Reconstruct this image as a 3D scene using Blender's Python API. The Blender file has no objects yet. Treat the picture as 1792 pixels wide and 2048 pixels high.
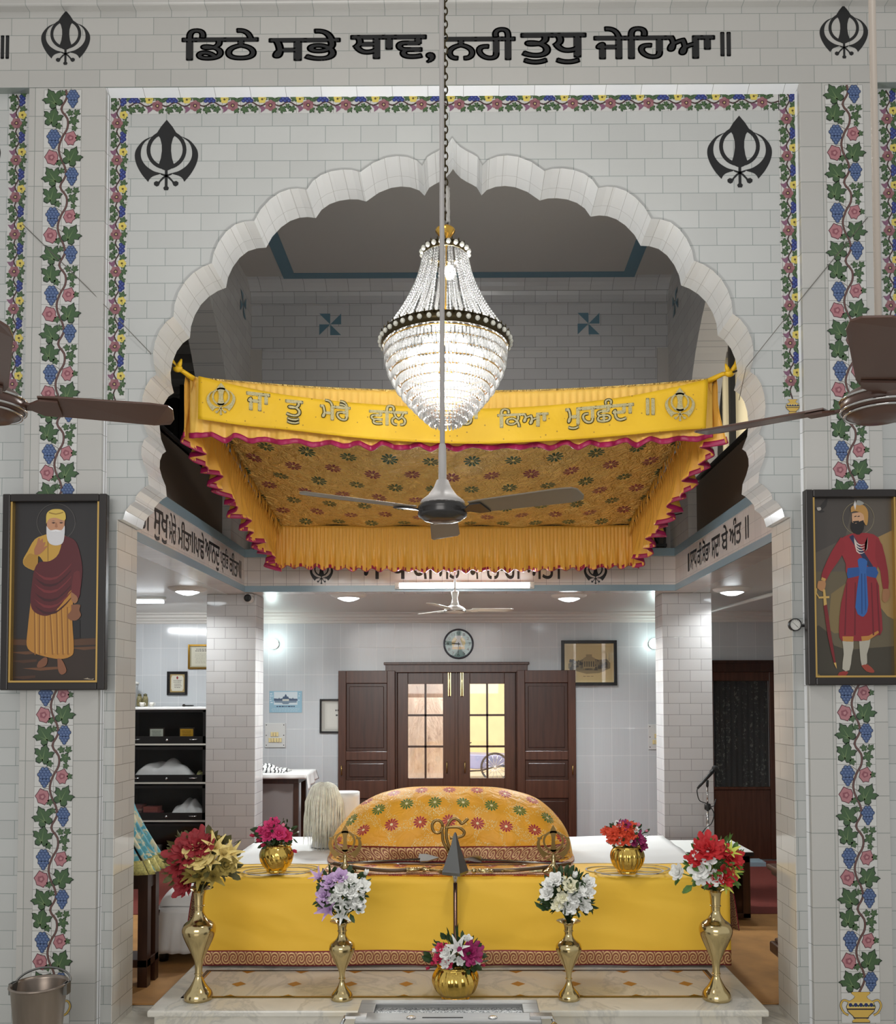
import bpy, bmesh, math, random
from mathutils import Vector, Matrix
from mathutils.geometry import delaunay_2d_cdt
R = math.radians
random.seed(7)
C = bpy.context.scene.collection
scene = bpy.context.scene

# ------------------------------------------------------------------ camera
# x right, y into the building, z up, metres; the lens is at (0, 0, 1.8)
FPX, PPX, PPY = 1740.0, 921.0, 1333.0
YAW, PITCH, ROLL = 0.0052, 0.0355, 0.0026
EYE = Vector((0, 0, 1.8))
_r0 = Vector((math.cos(YAW), math.sin(YAW), 0))
_f = Vector((-math.sin(YAW) * math.cos(PITCH), math.cos(YAW) * math.cos(PITCH), math.sin(PITCH)))
_u0 = _r0.cross(_f)
_r = _r0 * math.cos(ROLL) - _u0 * math.sin(ROLL)
_u = _u0 * math.cos(ROLL) + _r0 * math.sin(ROLL)
cd = bpy.data.cameras.new('camera')
cd.sensor_width = 36
cd.sensor_fit = 'AUTO'
cd.lens = FPX / 2048 * 36
cd.shift_x = (896 - PPX) / 2048
cd.shift_y = (PPY - 1024) / 2048
cd.clip_start = 0.05
cam = bpy.data.objects.new('camera', cd)
m3 = Matrix((_r, _u, -_f)).transposed()
cam.matrix_world = Matrix.Translation(EYE) @ m3.to_4x4()
C.objects.link(cam)
scene.camera = cam

def A(px, py, Y):
    """point of the photograph at depth Y"""
    d = _f + _r * ((px - PPX) / FPX) + _u * ((PPY - py) / FPX)
    return EYE + d * (Y / d.y)

def AZ(px, py, z):
    """point of the photograph on the level z"""
    d = _f + _r * ((px - PPX) / FPX) + _u * ((PPY - py) / FPX)
    return EYE + d * ((z - EYE.z) / d.z)

# ------------------------------------------------------------------ light
scene.view_settings.view_transform = 'Standard'
scene.view_settings.look = 'None'
scene.view_settings.exposure = 0.0
scene.view_settings.gamma = 1.0
scene.view_settings.use_curve_mapping = False
scene.cycles.max_bounces = 8
scene.cycles.transparent_max_bounces = 12
scene.cycles.caustics_reflective = False
scene.cycles.caustics_refractive = False
scene.cycles.sample_clamp_indirect = 4.0
wd = bpy.data.worlds.new('daylight')
wd.use_nodes = True
wd.node_tree.nodes['Background'].inputs[0].default_value = (0.985, 1.0, 0.995, 1)
wd.node_tree.nodes['Background'].inputs[1].default_value = 0.56
scene.world = wd

def area(name, loc, target, sx, sy, power, col=(1, 1, 1)):
    l = bpy.data.lights.new(name, 'AREA')
    l.shape = 'RECTANGLE'; l.size = sx; l.size_y = sy; l.energy = power; l.color = col
    o = bpy.data.objects.new(name, l)
    o.location = loc
    o.rotation_euler = (Vector(target) - Vector(loc)).to_track_quat('-Z', 'Y').to_euler()
    C.objects.link(o)
    return o

def disc(name, loc, power, size, col=(1, 1, 1)):
    l = bpy.data.lights.new(name, 'AREA')
    l.shape = 'DISK'; l.size = size; l.energy = power; l.color = col; l.spread = R(150)
    o = bpy.data.objects.new(name, l); o.location = loc
    C.objects.link(o)
    return o

def bulb(name, loc, power, rad=0.05, col=(1, 1, 1)):
    l = bpy.data.lights.new(name, 'POINT')
    l.energy = power; l.shadow_soft_size = rad; l.color = col
    o = bpy.data.objects.new(name, l)
    o.location = loc
    C.objects.link(o)
    return o

area('daylight_behind_the_back_doors', (0.0, 13.6, 6.0), (0.0, 15.4, 0.0), 7, 5, 1500, (1, 0.95, 0.87))
area('window_light_of_the_right_gallery', (3.3, 6.6, 4.1), (1.9, 6.9, 4.0), 1.6, 1.3, 22, (1, 0.93, 0.8))
# daylight entering through the hall's doors and windows behind the viewer
area('hall_window_light', (-1.5, -5.0, 3.4), (0, 5, 2.2), 5.0, 3.0, 230, (1, 0.97, 0.93))

# ------------------------------------------------------------------ materials
def lin(c):
    return tuple((v / 255 / 12.92) if v / 255 <= 0.04045 else ((v / 255 + 0.055) / 1.055) ** 2.4 for v in c[:3])

def S(*c):
    return lin(c) + (1.0,)

class NT:
    """small helper for node trees"""
    def __init__(self, name):
        self.m = bpy.data.materials.new(name)
        self.m.use_nodes = True
        self.t = self.m.node_tree
        self.b = self.t.nodes['Principled BSDF']
    def n(self, typ, **kw):
        nd = self.t.nodes.new(typ)
        for k, v in kw.items():
            setattr(nd, k, v)
        return nd
    def put(self, sock, v):
        if isinstance(v, bpy.types.NodeSocket):
            self.t.links.new(v, sock)
        elif v is not None:
            sock.default_value = v
    def math(self, op, a, b=None, c=None):
        nd = self.n('ShaderNodeMath', operation=op)
        for i, v in enumerate((a, b, c)):
            if v is not None:
                self.put(nd.inputs[i], v)
        return nd.outputs[0]
    def mix(self, fac, a, b):
        nd = self.n('ShaderNodeMix', data_type='RGBA')
        self.put(nd.inputs[0], fac); self.put(nd.inputs[6], a); self.put(nd.inputs[7], b)
        return nd.outputs[2]
    def coord(self, which='Object'):
        return self.n('ShaderNodeTexCoord').outputs[which]
    def sep(self, v):
        nd = self.n('ShaderNodeSeparateXYZ'); self.put(nd.inputs[0], v)
        return nd.outputs
    def comb(self, x=0.0, y=0.0, z=0.0):
        nd = self.n('ShaderNodeCombineXYZ')
        for i, v in enumerate((x, y, z)):
            self.put(nd.inputs[i], v)
        return nd.outputs[0]
    def noise(self, scale, vec=None, detail=3.0, rough=0.5, dist=0.0):
        nd = self.n('ShaderNodeTexNoise')
        nd.inputs['Scale'].default_value = scale; nd.inputs['Detail'].default_value = detail
        nd.inputs['Roughness'].default_value = rough; nd.inputs['Distortion'].default_value = dist
        self.put(nd.inputs['Vector'], vec if vec is not None else self.coord())
        return nd.outputs['Fac']
    def ramp(self, fac, stops):
        nd = self.n('ShaderNodeValToRGB')
        e = nd.color_ramp.elements
        while len(e) < len(stops):
            e.new(0.5)
        for i, (p, c) in enumerate(stops):
            e[i].position = p; e[i].color = c
        self.put(nd.inputs[0], fac)
        return nd.outputs[0]
    def bump(self, h, strength=0.3, dist=0.01):
        nd = self.n('ShaderNodeBump')
        nd.inputs['Strength'].default_value = strength; nd.inputs['Distance'].default_value = dist
        self.put(nd.inputs['Height'], h)
        self.t.links.new(nd.outputs[0], self.b.inputs['Normal'])
    def col(self, v):
        self.put(self.b.inputs['Base Color'], v)
    def set(self, rough=0.5, metal=0.0, **kw):
        self.b.inputs['Roughness'].default_value = rough
        self.b.inputs['Metallic'].default_value = metal
        for k, v in kw.items():
            self.b.inputs[k].default_value = v

def mat(name, c, rough=0.5, metal=0.0, var=0.0, vscale=8.0, bump=0.0, bscale=40.0, stretch=None, **kw):
    t = NT(name)
    vec = t.coord()
    if stretch:
        mp = t.n('ShaderNodeMapping'); t.put(mp.inputs[0], vec); mp.inputs['Scale'].default_value = stretch; vec = mp.outputs[0]
    base = S(*c)
    if var:
        lo = tuple(v * (1 - var) for v in base[:3]) + (1,)
        hi = tuple(min(1, v * (1 + var)) for v in base[:3]) + (1,)
        t.col(t.ramp(t.noise(vscale, vec, 4), [(0.3, lo), (0.7, hi)]))
    else:
        t.col(base)
    if bump:
        t.bump(t.noise(bscale, vec, 2), bump)
    t.set(rough, metal, **kw)
    return t.m

def emit(name, c, strength):
    t = NT(name)
    t.col((0.8, 0.8, 0.8, 1))
    t.b.inputs['Emission Color'].default_value = S(*c)
    t.b.inputs['Emission Strength'].default_value = strength
    return t.m

def tile(name, axes, bw, bh, c, grout=(140, 138, 134), org=(0, 0), offset=0.5, mortar=0.0017, rough=0.16, var=0.05, stripes=0.0, uv=False):
    """glazed wall tiles; axes are the two object axes that run along the courses and up"""
    t = NT(name)
    if uv:
        o = t.sep(t.coord('UV')); a, b = o[0], o[1]
    else:
        o = t.sep(t.coord()); a, b = o['XYZ'.index(axes[0])], o['XYZ'.index(axes[1])]
    a = t.math('ADD', a, 50 * bw - org[0]); b = t.math('ADD', b, 50 * bh - org[1])
    v = t.comb(a, b)
    br = t.n('ShaderNodeTexBrick', offset=offset, squash=1.0)
    br.inputs['Scale'].default_value = 1.0
    br.inputs['Brick Width'].default_value = bw
    br.inputs['Row Height'].default_value = bh
    br.inputs['Mortar Size'].default_value = mortar
    br.inputs['Mortar Smooth'].default_value = 0.15
    base = S(*c)
    br.inputs['Color1'].default_value = tuple(x * (1 - var) for x in base[:3]) + (1,)
    br.inputs['Color2'].default_value = tuple(min(1, x * (1 + var)) for x in base[:3]) + (1,)
    br.inputs['Mortar'].default_value = S(*grout)
    t.put(br.inputs['Vector'], v)
    colr = br.outputs['Color']
    if stripes:
        st = t.noise(1.0, t.comb(t.math('MULTIPLY', a, 90.0), t.math('MULTIPLY', b, 1.5)), 3, 0.7)
        k = t.math('MULTIPLY_ADD', st, stripes * 2, 1 - stripes)
        mm = t.n('ShaderNodeVectorMath', operation='SCALE'); t.put(mm.inputs[0], colr); t.put(mm.inputs['Scale'], k)
        colr = mm.outputs[0]
    t.col(colr)
    h = t.math('SUBTRACT', t.math('MULTIPLY', t.noise(9.0, v, 1), 0.25), br.outputs['Fac'])
    t.bump(h, 0.35, 0.004)
    t.set(rough)
    return t.m

def painted(name, rough=0.4):
    t = NT(name)
    at = t.n('ShaderNodeAttribute', attribute_name='Col')
    t.col(at.outputs['Color'])
    t.set(rough)
    return t.m

# ------------------------------------------------------------------ mesh building
class MB:
    def __init__(self):
        self.v = []; self.f = []; self.mi = []; self.sm = []; self.uv = None; self.c = []; self.cur = 0; self.smooth = False; self.colr = None
    def add(self, vs, fs, smooth=None):
        b = len(self.v)
        self.v += [tuple(p) for p in vs]
        s = self.smooth if smooth is None else smooth
        for f in fs:
            self.f.append(tuple(b + i for i in f)); self.mi.append(self.cur); self.sm.append(s); self.c.append(self.colr)
        return b
    def box(self, x0, x1, y0, y1, z0, z1):
        vs = [(x, y, z) for z in (z0, z1) for y in (y0, y1) for x in (x0, x1)]
        self.add(vs, [(0, 2, 3, 1), (4, 5, 7, 6), (0, 1, 5, 4), (1, 3, 7, 5), (3, 2, 6, 7), (2, 0, 4, 6)], False)
        return self
    def obox(self, M, sx, sy, sz):
        """box of half sizes placed by a matrix"""
        vs = [M @ Vector((x * sx, y * sy, z * sz)) for z in (-1, 1) for y in (-1, 1) for x in (-1, 1)]
        self.add(vs, [(0, 2, 3, 1), (4, 5, 7, 6), (0, 1, 5, 4), (1, 3, 7, 5), (3, 2, 6, 7), (2, 0, 4, 6)], False)
        return self
    def lathe(self, prof, c=(0, 0, 0), n=24, M=None, rfun=None, smooth=True, cap=True):
        vs, fs = [], []
        for (r, z) in prof:
            for k in range(n):
                a = 2 * math.pi * k / n
                rr = r * (rfun(a, z) if rfun else 1)
                p = Vector((rr * math.cos(a), rr * math.sin(a), z))
                if M is not None: p = M @ p
                vs.append((p.x + c[0], p.y + c[1], p.z + c[2]))
        for i in range(len(prof) - 1):
            for k in range(n):
                k2 = (k + 1) % n
                fs.append((i * n + k, i * n + k2, (i + 1) * n + k2, (i + 1) * n + k))
        if cap:
            if prof[0][0] > 1e-6: fs.append(tuple(range(n - 1, -1, -1)))
            if prof[-1][0] > 1e-6: fs.append(tuple((len(prof) - 1) * n + k for k in range(n)))
        self.add(vs, fs, smooth)
        return self
    def tube(self, pts, r, n=8, closed=False, smooth=True):
        pts = [Vector(p) for p in pts]
        N = len(pts)
        vs, fs = [], []
        up = None
        for i, p in enumerate(pts):
            a = pts[(i - 1) % N] if (closed or i > 0) else p
            b = pts[(i + 1) % N] if (closed or i < N - 1) else p
            t = (b - a)
            t = t.normalized() if t.length > 1e-9 else Vector((0, 0, 1))
            if up is None:
                up = Vector((0, 0, 1)) if abs(t.z) < 0.9 else Vector((1, 0, 0))
            s = t.cross(up)
            if s.length < 1e-6:
                s = t.cross(Vector((0.3, 1, 0.2)))
            s.normalize(); up = s.cross(t).normalized()
            rr = r[i] if isinstance(r, (list, tuple)) else r
            for k in range(n):
                an = 2 * math.pi * k / n
                vs.append(p + s * (rr * math.cos(an)) + up * (rr * math.sin(an)))
        for i in range(N if closed else N - 1):
            j = (i + 1) % N
            for k in range(n):
                k2 = (k + 1) % n
                fs.append((i * n + k, i * n + k2, j * n + k2, j * n + k))
        if not closed:
            fs.append(tuple(range(n - 1, -1, -1))); fs.append(tuple((N - 1) * n + k for k in range(n)))
        self.add(vs, fs, smooth)
        return self
    def ball(self, c, r, n=8, m=6, sc=(1, 1, 1), M=None, smooth=True):
        prof = [(max(1e-7, math.sin(math.pi * i / m)) * 1.0, -math.cos(math.pi * i / m)) for i in range(m + 1)]
        vs, fs = [], []
        for (q, z) in prof:
            for k in range(n):
                a = 2 * math.pi * k / n
                p = Vector((q * math.cos(a) * sc[0] * r, q * math.sin(a) * sc[1] * r, z * sc[2] * r))
                if M is not None: p = M @ p
                vs.append((p.x + c[0], p.y + c[1], p.z + c[2]))
        for i in range(m):
            for k in range(n):
                k2 = (k + 1) % n
                fs.append((i * n + k, i * n + k2, (i + 1) * n + k2, (i + 1) * n + k))
        self.add(vs, fs, smooth)
        return self
    def prism(self, pts, fn, d0, d1):
        """polygon (u, v) mapped by fn(u, v, d) and given thickness d0..d1"""
        n = len(pts)
        vs = [fn(u, v, d0) for u, v in pts] + [fn(u, v, d1) for u, v in pts]
        fs = [tuple(range(n)), tuple(range(2 * n - 1, n - 1, -1))]
        for i in range(n):
            j = (i + 1) % n
            fs.append((i, i + n, j + n, j))
        self.add(vs, fs, False)
        return self
    def poly(self, pts, fn, d=0.0, colr=None):
        if colr is not None: self.colr = lin(colr)
        self.add([fn(u, v, d) for u, v in pts], [tuple(range(len(pts)))], False)
        return self
    def ringp(self, outer, inner, fn, d0, d1):
        n = len(outer)
        vs = [fn(u, v, d0) for u, v in outer] + [fn(u, v, d0) for u, v in inner] + [fn(u, v, d1) for u, v in outer] + [fn(u, v, d1) for u, v in inner]
        fs = []
        for i in range(n):
            j = (i + 1) % n
            fs += [(i, j, n + j, n + i), (2 * n + i, 3 * n + i, 3 * n + j, 2 * n + j), (i, 2 * n + i, 2 * n + j, j), (n + i, n + j, 3 * n + j, 3 * n + i)]
        self.add(vs, fs, False)
        return self
    def grid(self, nu, nv, fn, smooth=True, uvs=False):
        vs = [fn(i / nu, j / nv) for j in range(nv + 1) for i in range(nu + 1)]
        fs = [(j * (nu + 1) + i, j * (nu + 1) + i + 1, (j + 1) * (nu + 1) + i + 1, (j + 1) * (nu + 1) + i) for j in range(nv) for i in range(nu)]
        b = self.add(vs, fs, smooth)
        if uvs:
            if self.uv is None: self.uv = {}
            for j in range(nv + 1):
                for i in range(nu + 1):
                    self.uv[b + j * (nu + 1) + i] = (i / nu, j / nv)
        return self
    def build(self, name, m=None, parent=None, bevel=0.0, solid=0.0, fix=True, loc=None):
        me = bpy.data.meshes.new(name)
        me.from_pydata(self.v, [], self.f)
        ms = m if isinstance(m, (list, tuple)) else [m]
        for x in ms:
            me.materials.append(x)
        me.polygons.foreach_set('material_index', self.mi)
        me.polygons.foreach_set('use_smooth', self.sm)
        if self.uv:
            l = me.uv_layers.new(name='UVMap')
            for lp in me.loops:
                l.data[lp.index].uv = self.uv.get(lp.vertex_index, (0, 0))
        if any(x is not None for x in self.c):
            at = me.color_attributes.new('Col', 'FLOAT_COLOR', 'CORNER')
            for p in me.polygons:
                cc = self.c[p.index] or (0.5, 0.5, 0.5)
                for li in p.loop_indices:
                    at.data[li].color = (cc[0], cc[1], cc[2], 1)
        if fix:
            bm = bmesh.new(); bm.from_mesh(me)
            bmesh.ops.recalc_face_normals(bm, faces=bm.faces)
            bm.to_mesh(me); bm.free()
        me.update()
        o = bpy.data.objects.new(name, me)
        C.objects.link(o)
        if parent is not None: o.parent = parent
        if loc is not None: o.location = loc
        if bevel:
            bv = o.modifiers.new('bevel', 'BEVEL'); bv.width = bevel; bv.segments = 2; bv.limit_method = 'ANGLE'
        if solid:
            sd = o.modifiers.new('solid', 'SOLIDIFY'); sd.thickness = solid; sd.offset = 0
        return o

def thing(name, label, cat, loc=(0, 0, 0), rotz=0.0, group=None):
    o = bpy.data.objects.new(name, None)
    C.objects.link(o)
    o.location = loc; o.rotation_euler = (0, 0, rotz); o.empty_display_size = 0.05
    o['label'] = label; o['category'] = cat
    if group: o['group'] = group
    return o

def tag(o, label, cat, group=None, kind=None):
    o['label'] = label; o['category'] = cat
    if group: o['group'] = group
    if kind: o['kind'] = kind
    return o

def struct(o, label=None, cat=None):
    o['kind'] = 'structure'
    if label: o['label'] = label
    if cat: o['category'] = cat
    return o

def kids(o):
    return [c for c in bpy.data.objects if c.parent == o]

def dup(root, loc, rotz=None, label=None, scale=None):
    """copy of a thing with its parts and sub-parts"""
    r = root.copy(); C.objects.link(r); r.location = loc
    if rotz is not None: r.rotation_euler = (0, 0, rotz)
    if scale is not None: r.scale = scale
    if label: r['label'] = label
    for ch in kids(root):
        c = ch.copy(); C.objects.link(c); c.parent = r
        for g in kids(ch):
            d = g.copy(); C.objects.link(d); d.parent = c
    return r

def text_mesh(s, bold=0.0, extrude=0.0):
    """outline letters as a flat mesh; bold fattens every outline edge"""
    # the short-i sign stands before its consonant
    q = list(s); i = 0
    while i < len(q):
        if q[i] == '\u0a3f':
            j = i - 1
            while j > 1 and q[j - 1] == '\u0a4d': j -= 2
            q.insert(j, q.pop(i))
        i += 1
    c = bpy.data.curves.new('lettering', 'FONT')
    c.body = ''.join(q); c.size = 1.0; c.resolution_u = 4; c.fill_mode = 'NONE'
    o = bpy.data.objects.new('lettering', c)
    C.objects.link(o)
    dg = bpy.context.evaluated_depsgraph_get()
    me = bpy.data.meshes.new_from_object(o.evaluated_get(dg))
    pts = [Vector(v.co[:2]) for v in me.vertices]
    nxt = [(e.vertices[0], e.vertices[1]) for e in me.edges]
    bpy.data.objects.remove(o); bpy.data.curves.remove(c); bpy.data.meshes.remove(me)
    loops = []; start = 0
    used = set()
    for a, b2 in nxt: used.add(max(a, b2)) if abs(a - b2) == 1 else None
    for i in range(1, len(pts) + 1):
        if i == len(pts) or i not in used:
            loops.append(list(range(start, i))); start = i
    loops = [l for l in loops if len(l) > 2]
    es = [(l[k], l[(k + 1) % len(l)]) for l in loops for k in range(len(l))]
    cv, ce, cf, _, _, _ = delaunay_2d_cdt(pts, es, [], 0, 1e-6)
    def wind(p):
        w = 0
        for a, b2 in es:
            y0, y1 = pts[a].y, pts[b2].y
            if (y0 <= p.y) != (y1 <= p.y):
                x = pts[a].x + (p.y - y0) / (y1 - y0) * (pts[b2].x - pts[a].x)
                if x > p.x: w += 1 if y1 > y0 else -1
        return w
    vs = [tuple(v) for v in cv]
    fs = [tuple(f) for f in cf if wind((cv[f[0]] + cv[f[1]] + cv[f[2]]) / 3) != 0]
    nf = len(fs)
    if bold:
        cnt = {}
        for f in fs:
            for k in range(len(f)):
                e = tuple(sorted((f[k], f[(k + 1) % len(f)]))); cnt[e] = cnt.get(e, 0) + 1
        for (a, b2), k in cnt.items():
            if k != 1: continue
            p, r2 = Vector(vs[a]), Vector(vs[b2]); t = r2 - p
            if t.length < 1e-6: continue
            t.normalize(); nn = Vector((-t.y, t.x)) * bold; t = t * bold * 0.6
            n0 = len(vs)
            vs += [tuple(p - t + nn), tuple(p - t - nn), tuple(r2 + t - nn), tuple(r2 + t + nn)]
            fs.append((n0, n0 + 1, n0 + 2, n0 + 3))
    return vs, fs, nf

def put_text(mb, s, fn, u0, u1, v0, v1, bold=0.0, d=0.0, thick=0.0):
    """letters fitted to the box u0..u1, v0..v1 of the surface fn(u, v, d); thick gives them real depth"""
    vs, fs, nf = text_mesh(s, bold)
    if not vs: return
    xs = [p[0] for p in vs]; ys = [p[1] for p in vs]
    x0, x1, y0, y1 = min(xs), max(xs), min(ys), max(ys)
    q = [(u0 + (p[0] - x0) / (x1 - x0) * (u1 - u0), v0 + (p[1] - y0) / (y1 - y0) * (v1 - v0)) for p in vs]
    mb.add([fn(u, v, d + thick + 0.0004) for u, v in q], fs[:nf], False)
    mb.add([fn(u, v, d + thick) for u, v in q], fs[nf:], False)
    if thick:
        mb.add([fn(u, v, d) for u, v in q], [tuple(reversed(f)) for f in fs], False)
        cnt = {}
        for f in fs:
            for k in range(len(f)):
                a, b2 = f[k], f[(k + 1) % len(f)]; e = (min(a, b2), max(a, b2)); cnt.setdefault(e, []).append((a, b2))
        for e, l in cnt.items():
            if len(l) == 1:
                a, b2 = l[0]
                mb.add([fn(*q[a], d), fn(*q[b2], d), fn(*q[b2], d + thick), fn(*q[a], d + thick)], [(0, 1, 2, 3)], False)

def arc(cx, cy, rx, ry, a0, a1, n):
    return [(cx + rx * math.cos(R(a0 + (a1 - a0) * i / n)), cy + ry * math.sin(R(a0 + (a1 - a0) * i / n))) for i in range(n + 1)]

def spline(pts, n=6):
    """Catmull-Rom through 2D/3D points"""
    P = [Vector(p) for p in pts]; out = []
    for i in range(len(P) - 1):
        a = P[i - 1] if i else P[i] * 2 - P[i + 1]; b = P[i]; c = P[i + 1]; d = P[i + 2] if i + 2 < len(P) else P[i + 1] * 2 - P[i]
        for k in range(n):
            t = k / n
            out.append(0.5 * ((2 * b) + (c - a) * t + (2 * a - 5 * b + 4 * c - d) * t * t + (3 * b - a - 3 * c + d) * t ** 3))
    out.append(P[-1])
    return out

def khanda(mb, fn, w, d0=0.0, d1=0.0, slim=1.0):
    """emblem of a double-edged sword in a ring between two curved swords, w wide, centred on (0, 0)"""
    H = 1.14
    def g(x, y): return (x * w, (H / 2 - y) * w)
    def put(pts):
        q = [g(*p) for p in pts]
        if d1 != d0: mb.prism(q, fn, d0, d1)
        else: mb.poly(q, fn, d0)
    half = [(0, 0), (.09, .11), (.155, .215), (.10, .30), (.075, .40), (.072, .50), (.088, .62), (.13, .755), (.06, .80), (0, .825)]
    put([(x * slim, y) for x, y in half] + [(-x * slim, y) for x, y in reversed(half[1:-1])])
    n = 36
    co = [g(.315 * math.cos(2 * math.pi * k / n), .485 + .315 * math.sin(2 * math.pi * k / n)) for k in range(n)]
    ci = [g(.255 * math.cos(2 * math.pi * k / n), .485 + .255 * math.sin(2 * math.pi * k / n)) for k in range(n)]
    if d1 != d0: mb.ringp(co, ci, fn, d0, d1)
    else:
        vs = [fn(u, v, d0 - 0.0002) for u, v in co + ci]
        mb.add(vs, [(i, (i + 1) % n, n + (i + 1) % n, n + i) for i in range(n)], False)
    for s in (-1, 1):
        outer = spline([(.21, .26), (.36, .33), (.47, .46), (.50, .58), (.47, .72), (.39, .87), (.285, 1.0)], 5)
        inner = spline([(.285, 1.0), (.255, .945), (.20, .905), (.09, .865), (.20, .825), (.32, .74), (.395, .62), (.40, .48), (.345, .36), (.21, .26)], 4)
        put([(s * p.x, p.y) for p in outer] + [(s * p.x, p.y) for p in inner[1:-1]])
        put([(s * x, y) for x, y in [(-.10, .855), (-.085, .885), (.02, .93), (.09, 1.0), (.115, 1.06), (.15, 1.075), (.19, 1.05), (.195, 1.01), (.16, .985), (.12, .995), (.06, .925), (.0, .885)]])
    put([(-.022, .82), (.022, .82), (.022, 1.07), (.045, 1.095), (.03, 1.135), (-.03, 1.135), (-.045, 1.095), (-.022, 1.07)])
# ------------------------------------------------------------------ levels and planes
YF, YP, YB, YW, YR, YK = 4.75, 4.80, 5.08, 7.66, 7.85, 9.64
ZC = 2.74                      # ceiling under the galleries
XL, XR = -1.95, 1.86           # sides of the tall space behind the arch
XC = A(905.5, 700, YP).x

WHITE = (200, 199, 197)
M = {}
M['tile_front'] = tile('white_front_tiles', 'XZ', 0.2, 0.1, (186, 187, 185), (136, 145, 142), org=(0.02, 0.03))
M['tile_fascia'] = tile('white_fascia_tiles', 'XZ', 0.2, 0.1, (182, 180, 176), (136, 143, 138), org=(0.06, A(905, 170, YF).z))
M['tile_pilaster'] = tile('white_pilaster_tiles', 'XZ', 0.2, 0.2, (183, 181, 177), (130, 136, 131), org=(0.0, 0.06), offset=0.0)
M['tile_side'] = tile('white_reveal_tiles', 'YZ', 0.2, 0.1, (206, 203, 197), (150, 146, 138), org=(YP, 0.03), rough=0.07)
M['tile_arch'] = tile('white_arch_tiles', 'XZ', 0.085, 0.2, (225, 227, 228), (176, 176, 174), offset=0.0, uv=True, mortar=0.0012, var=0.035)
M['tile_pillar'] = tile('white_pillar_tiles', 'XZ', 0.2, 0.1, (205, 203, 203), (138, 136, 136), org=(0.13, ZC), rough=0.09)
M['tile_pillar_side'] = tile('white_pillar_side_tiles', 'YZ', 0.2, 0.1, (205, 203, 203), (138, 136, 136), org=(YR, ZC), rough=0.09)
M['tile_back'] = tile('tall_grey_wall_tiles', 'XZ', 0.2, 0.3, (196, 199, 202), (222, 222, 222), org=(0.02, 2.655), offset=0.0, mortar=0.002, rough=0.13, var=0.035, stripes=0.06)
M['tile_back_side'] = tile('tall_grey_side_tiles', 'YZ', 0.2, 0.3, (196, 199, 202), (222, 222, 222), org=(0.02, 2.655), offset=0.0, mortar=0.002, rough=0.13, var=0.035, stripes=0.06)
M['tile_beam'] = tile('white_beam_tiles', 'XZ', 0.115, 0.115, (214, 205, 200), (150, 142, 138), org=(0.03, 2.81), offset=0.0)
M['tile_beam_side'] = tile('white_side_beam_tiles', 'YZ', 0.115, 0.115, (214, 205, 200), (190, 182, 178), org=(0.03, 2.81), offset=0.0)
M['tile_upper'] = tile('grey_upper_tiles', 'XZ', 0.2, 0.1, (190, 190, 192), (120, 120, 120), org=(0.05, 5.3), rough=0.2)
M['tile_upper_side'] = tile('grey_upper_side_tiles', 'YZ', 0.2, 0.1, (186, 184, 182), (150, 150, 150), org=(0.05, 5.3), rough=0.2)
M['blue'] = mat('pale_blue_glazed_strip', (138, 160, 172), 0.15)
M['blue_dark'] = mat('teal_blue_paint', (92, 124, 140), 0.4)
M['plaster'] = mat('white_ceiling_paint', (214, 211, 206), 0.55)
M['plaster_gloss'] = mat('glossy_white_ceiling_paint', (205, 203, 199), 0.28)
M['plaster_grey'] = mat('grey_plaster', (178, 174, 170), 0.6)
M['ink'] = mat('black_tile_paint', (20, 21, 24), 0.4)
M['black'] = mat('black_metal', (22, 21, 21), 0.45)
M['dark'] = mat('dark_curtain_and_dim_interior', (40, 38, 37), 0.9)
M['painted'] = painted('painted_tile_colours', 0.25)
M['canvas'] = painted('painted_canvas', 0.35)

def XZ(Y, s=-1):
    """map (x, z, d) onto the plane y = Y, d towards the viewer"""
    return lambda u, v, d: (u, Y - d, v)

# ------------------------------------------------------------------ the arch wall
half_px = [(905.5, 278), (912, 287), (922, 297), (935, 305), (947, 311), (957, 317), (967, 334)]
def lobe(p, q, r):
    return [p, q, r]
lobes = [[(967, 334), (978, 323), (997, 316), (1018, 314), (1040, 317), (1066, 327), (1093, 345.5)],
         [(1093, 345.5), (1110, 341), (1130, 340.5), (1152, 343.5), (1173, 351), (1190, 363), (1202, 380)],
         [(1202, 380), (1220, 377.5), (1238, 379), (1258, 386), (1277, 399), (1296, 419), (1309, 442)],
         [(1309, 442), (1328, 443), (1348, 449), (1366, 463), (1381, 483), (1391, 505), (1395, 526)],
         [(1395, 526), (1413, 533), (1432, 545), (1449, 562), (1462, 584), (1470, 608), (1472, 632)],
         [(1472, 632), (1487, 643), (1500, 660), (1509, 682), (1513, 706), (1511, 728), (1505.5, 748)],
         [(1505.5, 748), (1517, 756), (1527, 772), (1533, 793), (1535.5, 818), (1532, 846), (1521, 872)],
         [(1521, 872), (1529, 878), (1534, 892), (1534.5, 908), (1529, 927), (1521, 946), (1518.6, 968)]]
for l in lobes:
    half_px += l[1:]
half_px += [(1526, 972), (1536, 981), (1544.5, 991), (1546, 1001), (1556, 1008), (1565, 1020), (1570, 1037), (1582.5, 1038)]
half = [((x - 905.5) / 362.5, A(905.5, y, YP).z) for x, y in half_px]
arch_r = [(XC + u, z) for u, z in half]
arch_l = [(XC - u, z) for u, z in half]
xpl, xpr = arch_l[-1][0], arch_r[-1][0]      # inner edges of the arch piers
xl0, xr0 = A(209, 700, YP).x, A(1604, 700, YP).x
ztop = A(905, 170, YF).z
outline = [(xl0, 0), (xl0, ztop), (xr0, ztop), (xr0, 0), (xpr, 0)] + list(reversed(arch_r)) + arch_l[1:] + [(xpl, 0)]
mb = MB(); mb.prism(outline, lambda u, v, d: (u, YP + d, v), 0, YB - YP)
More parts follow.
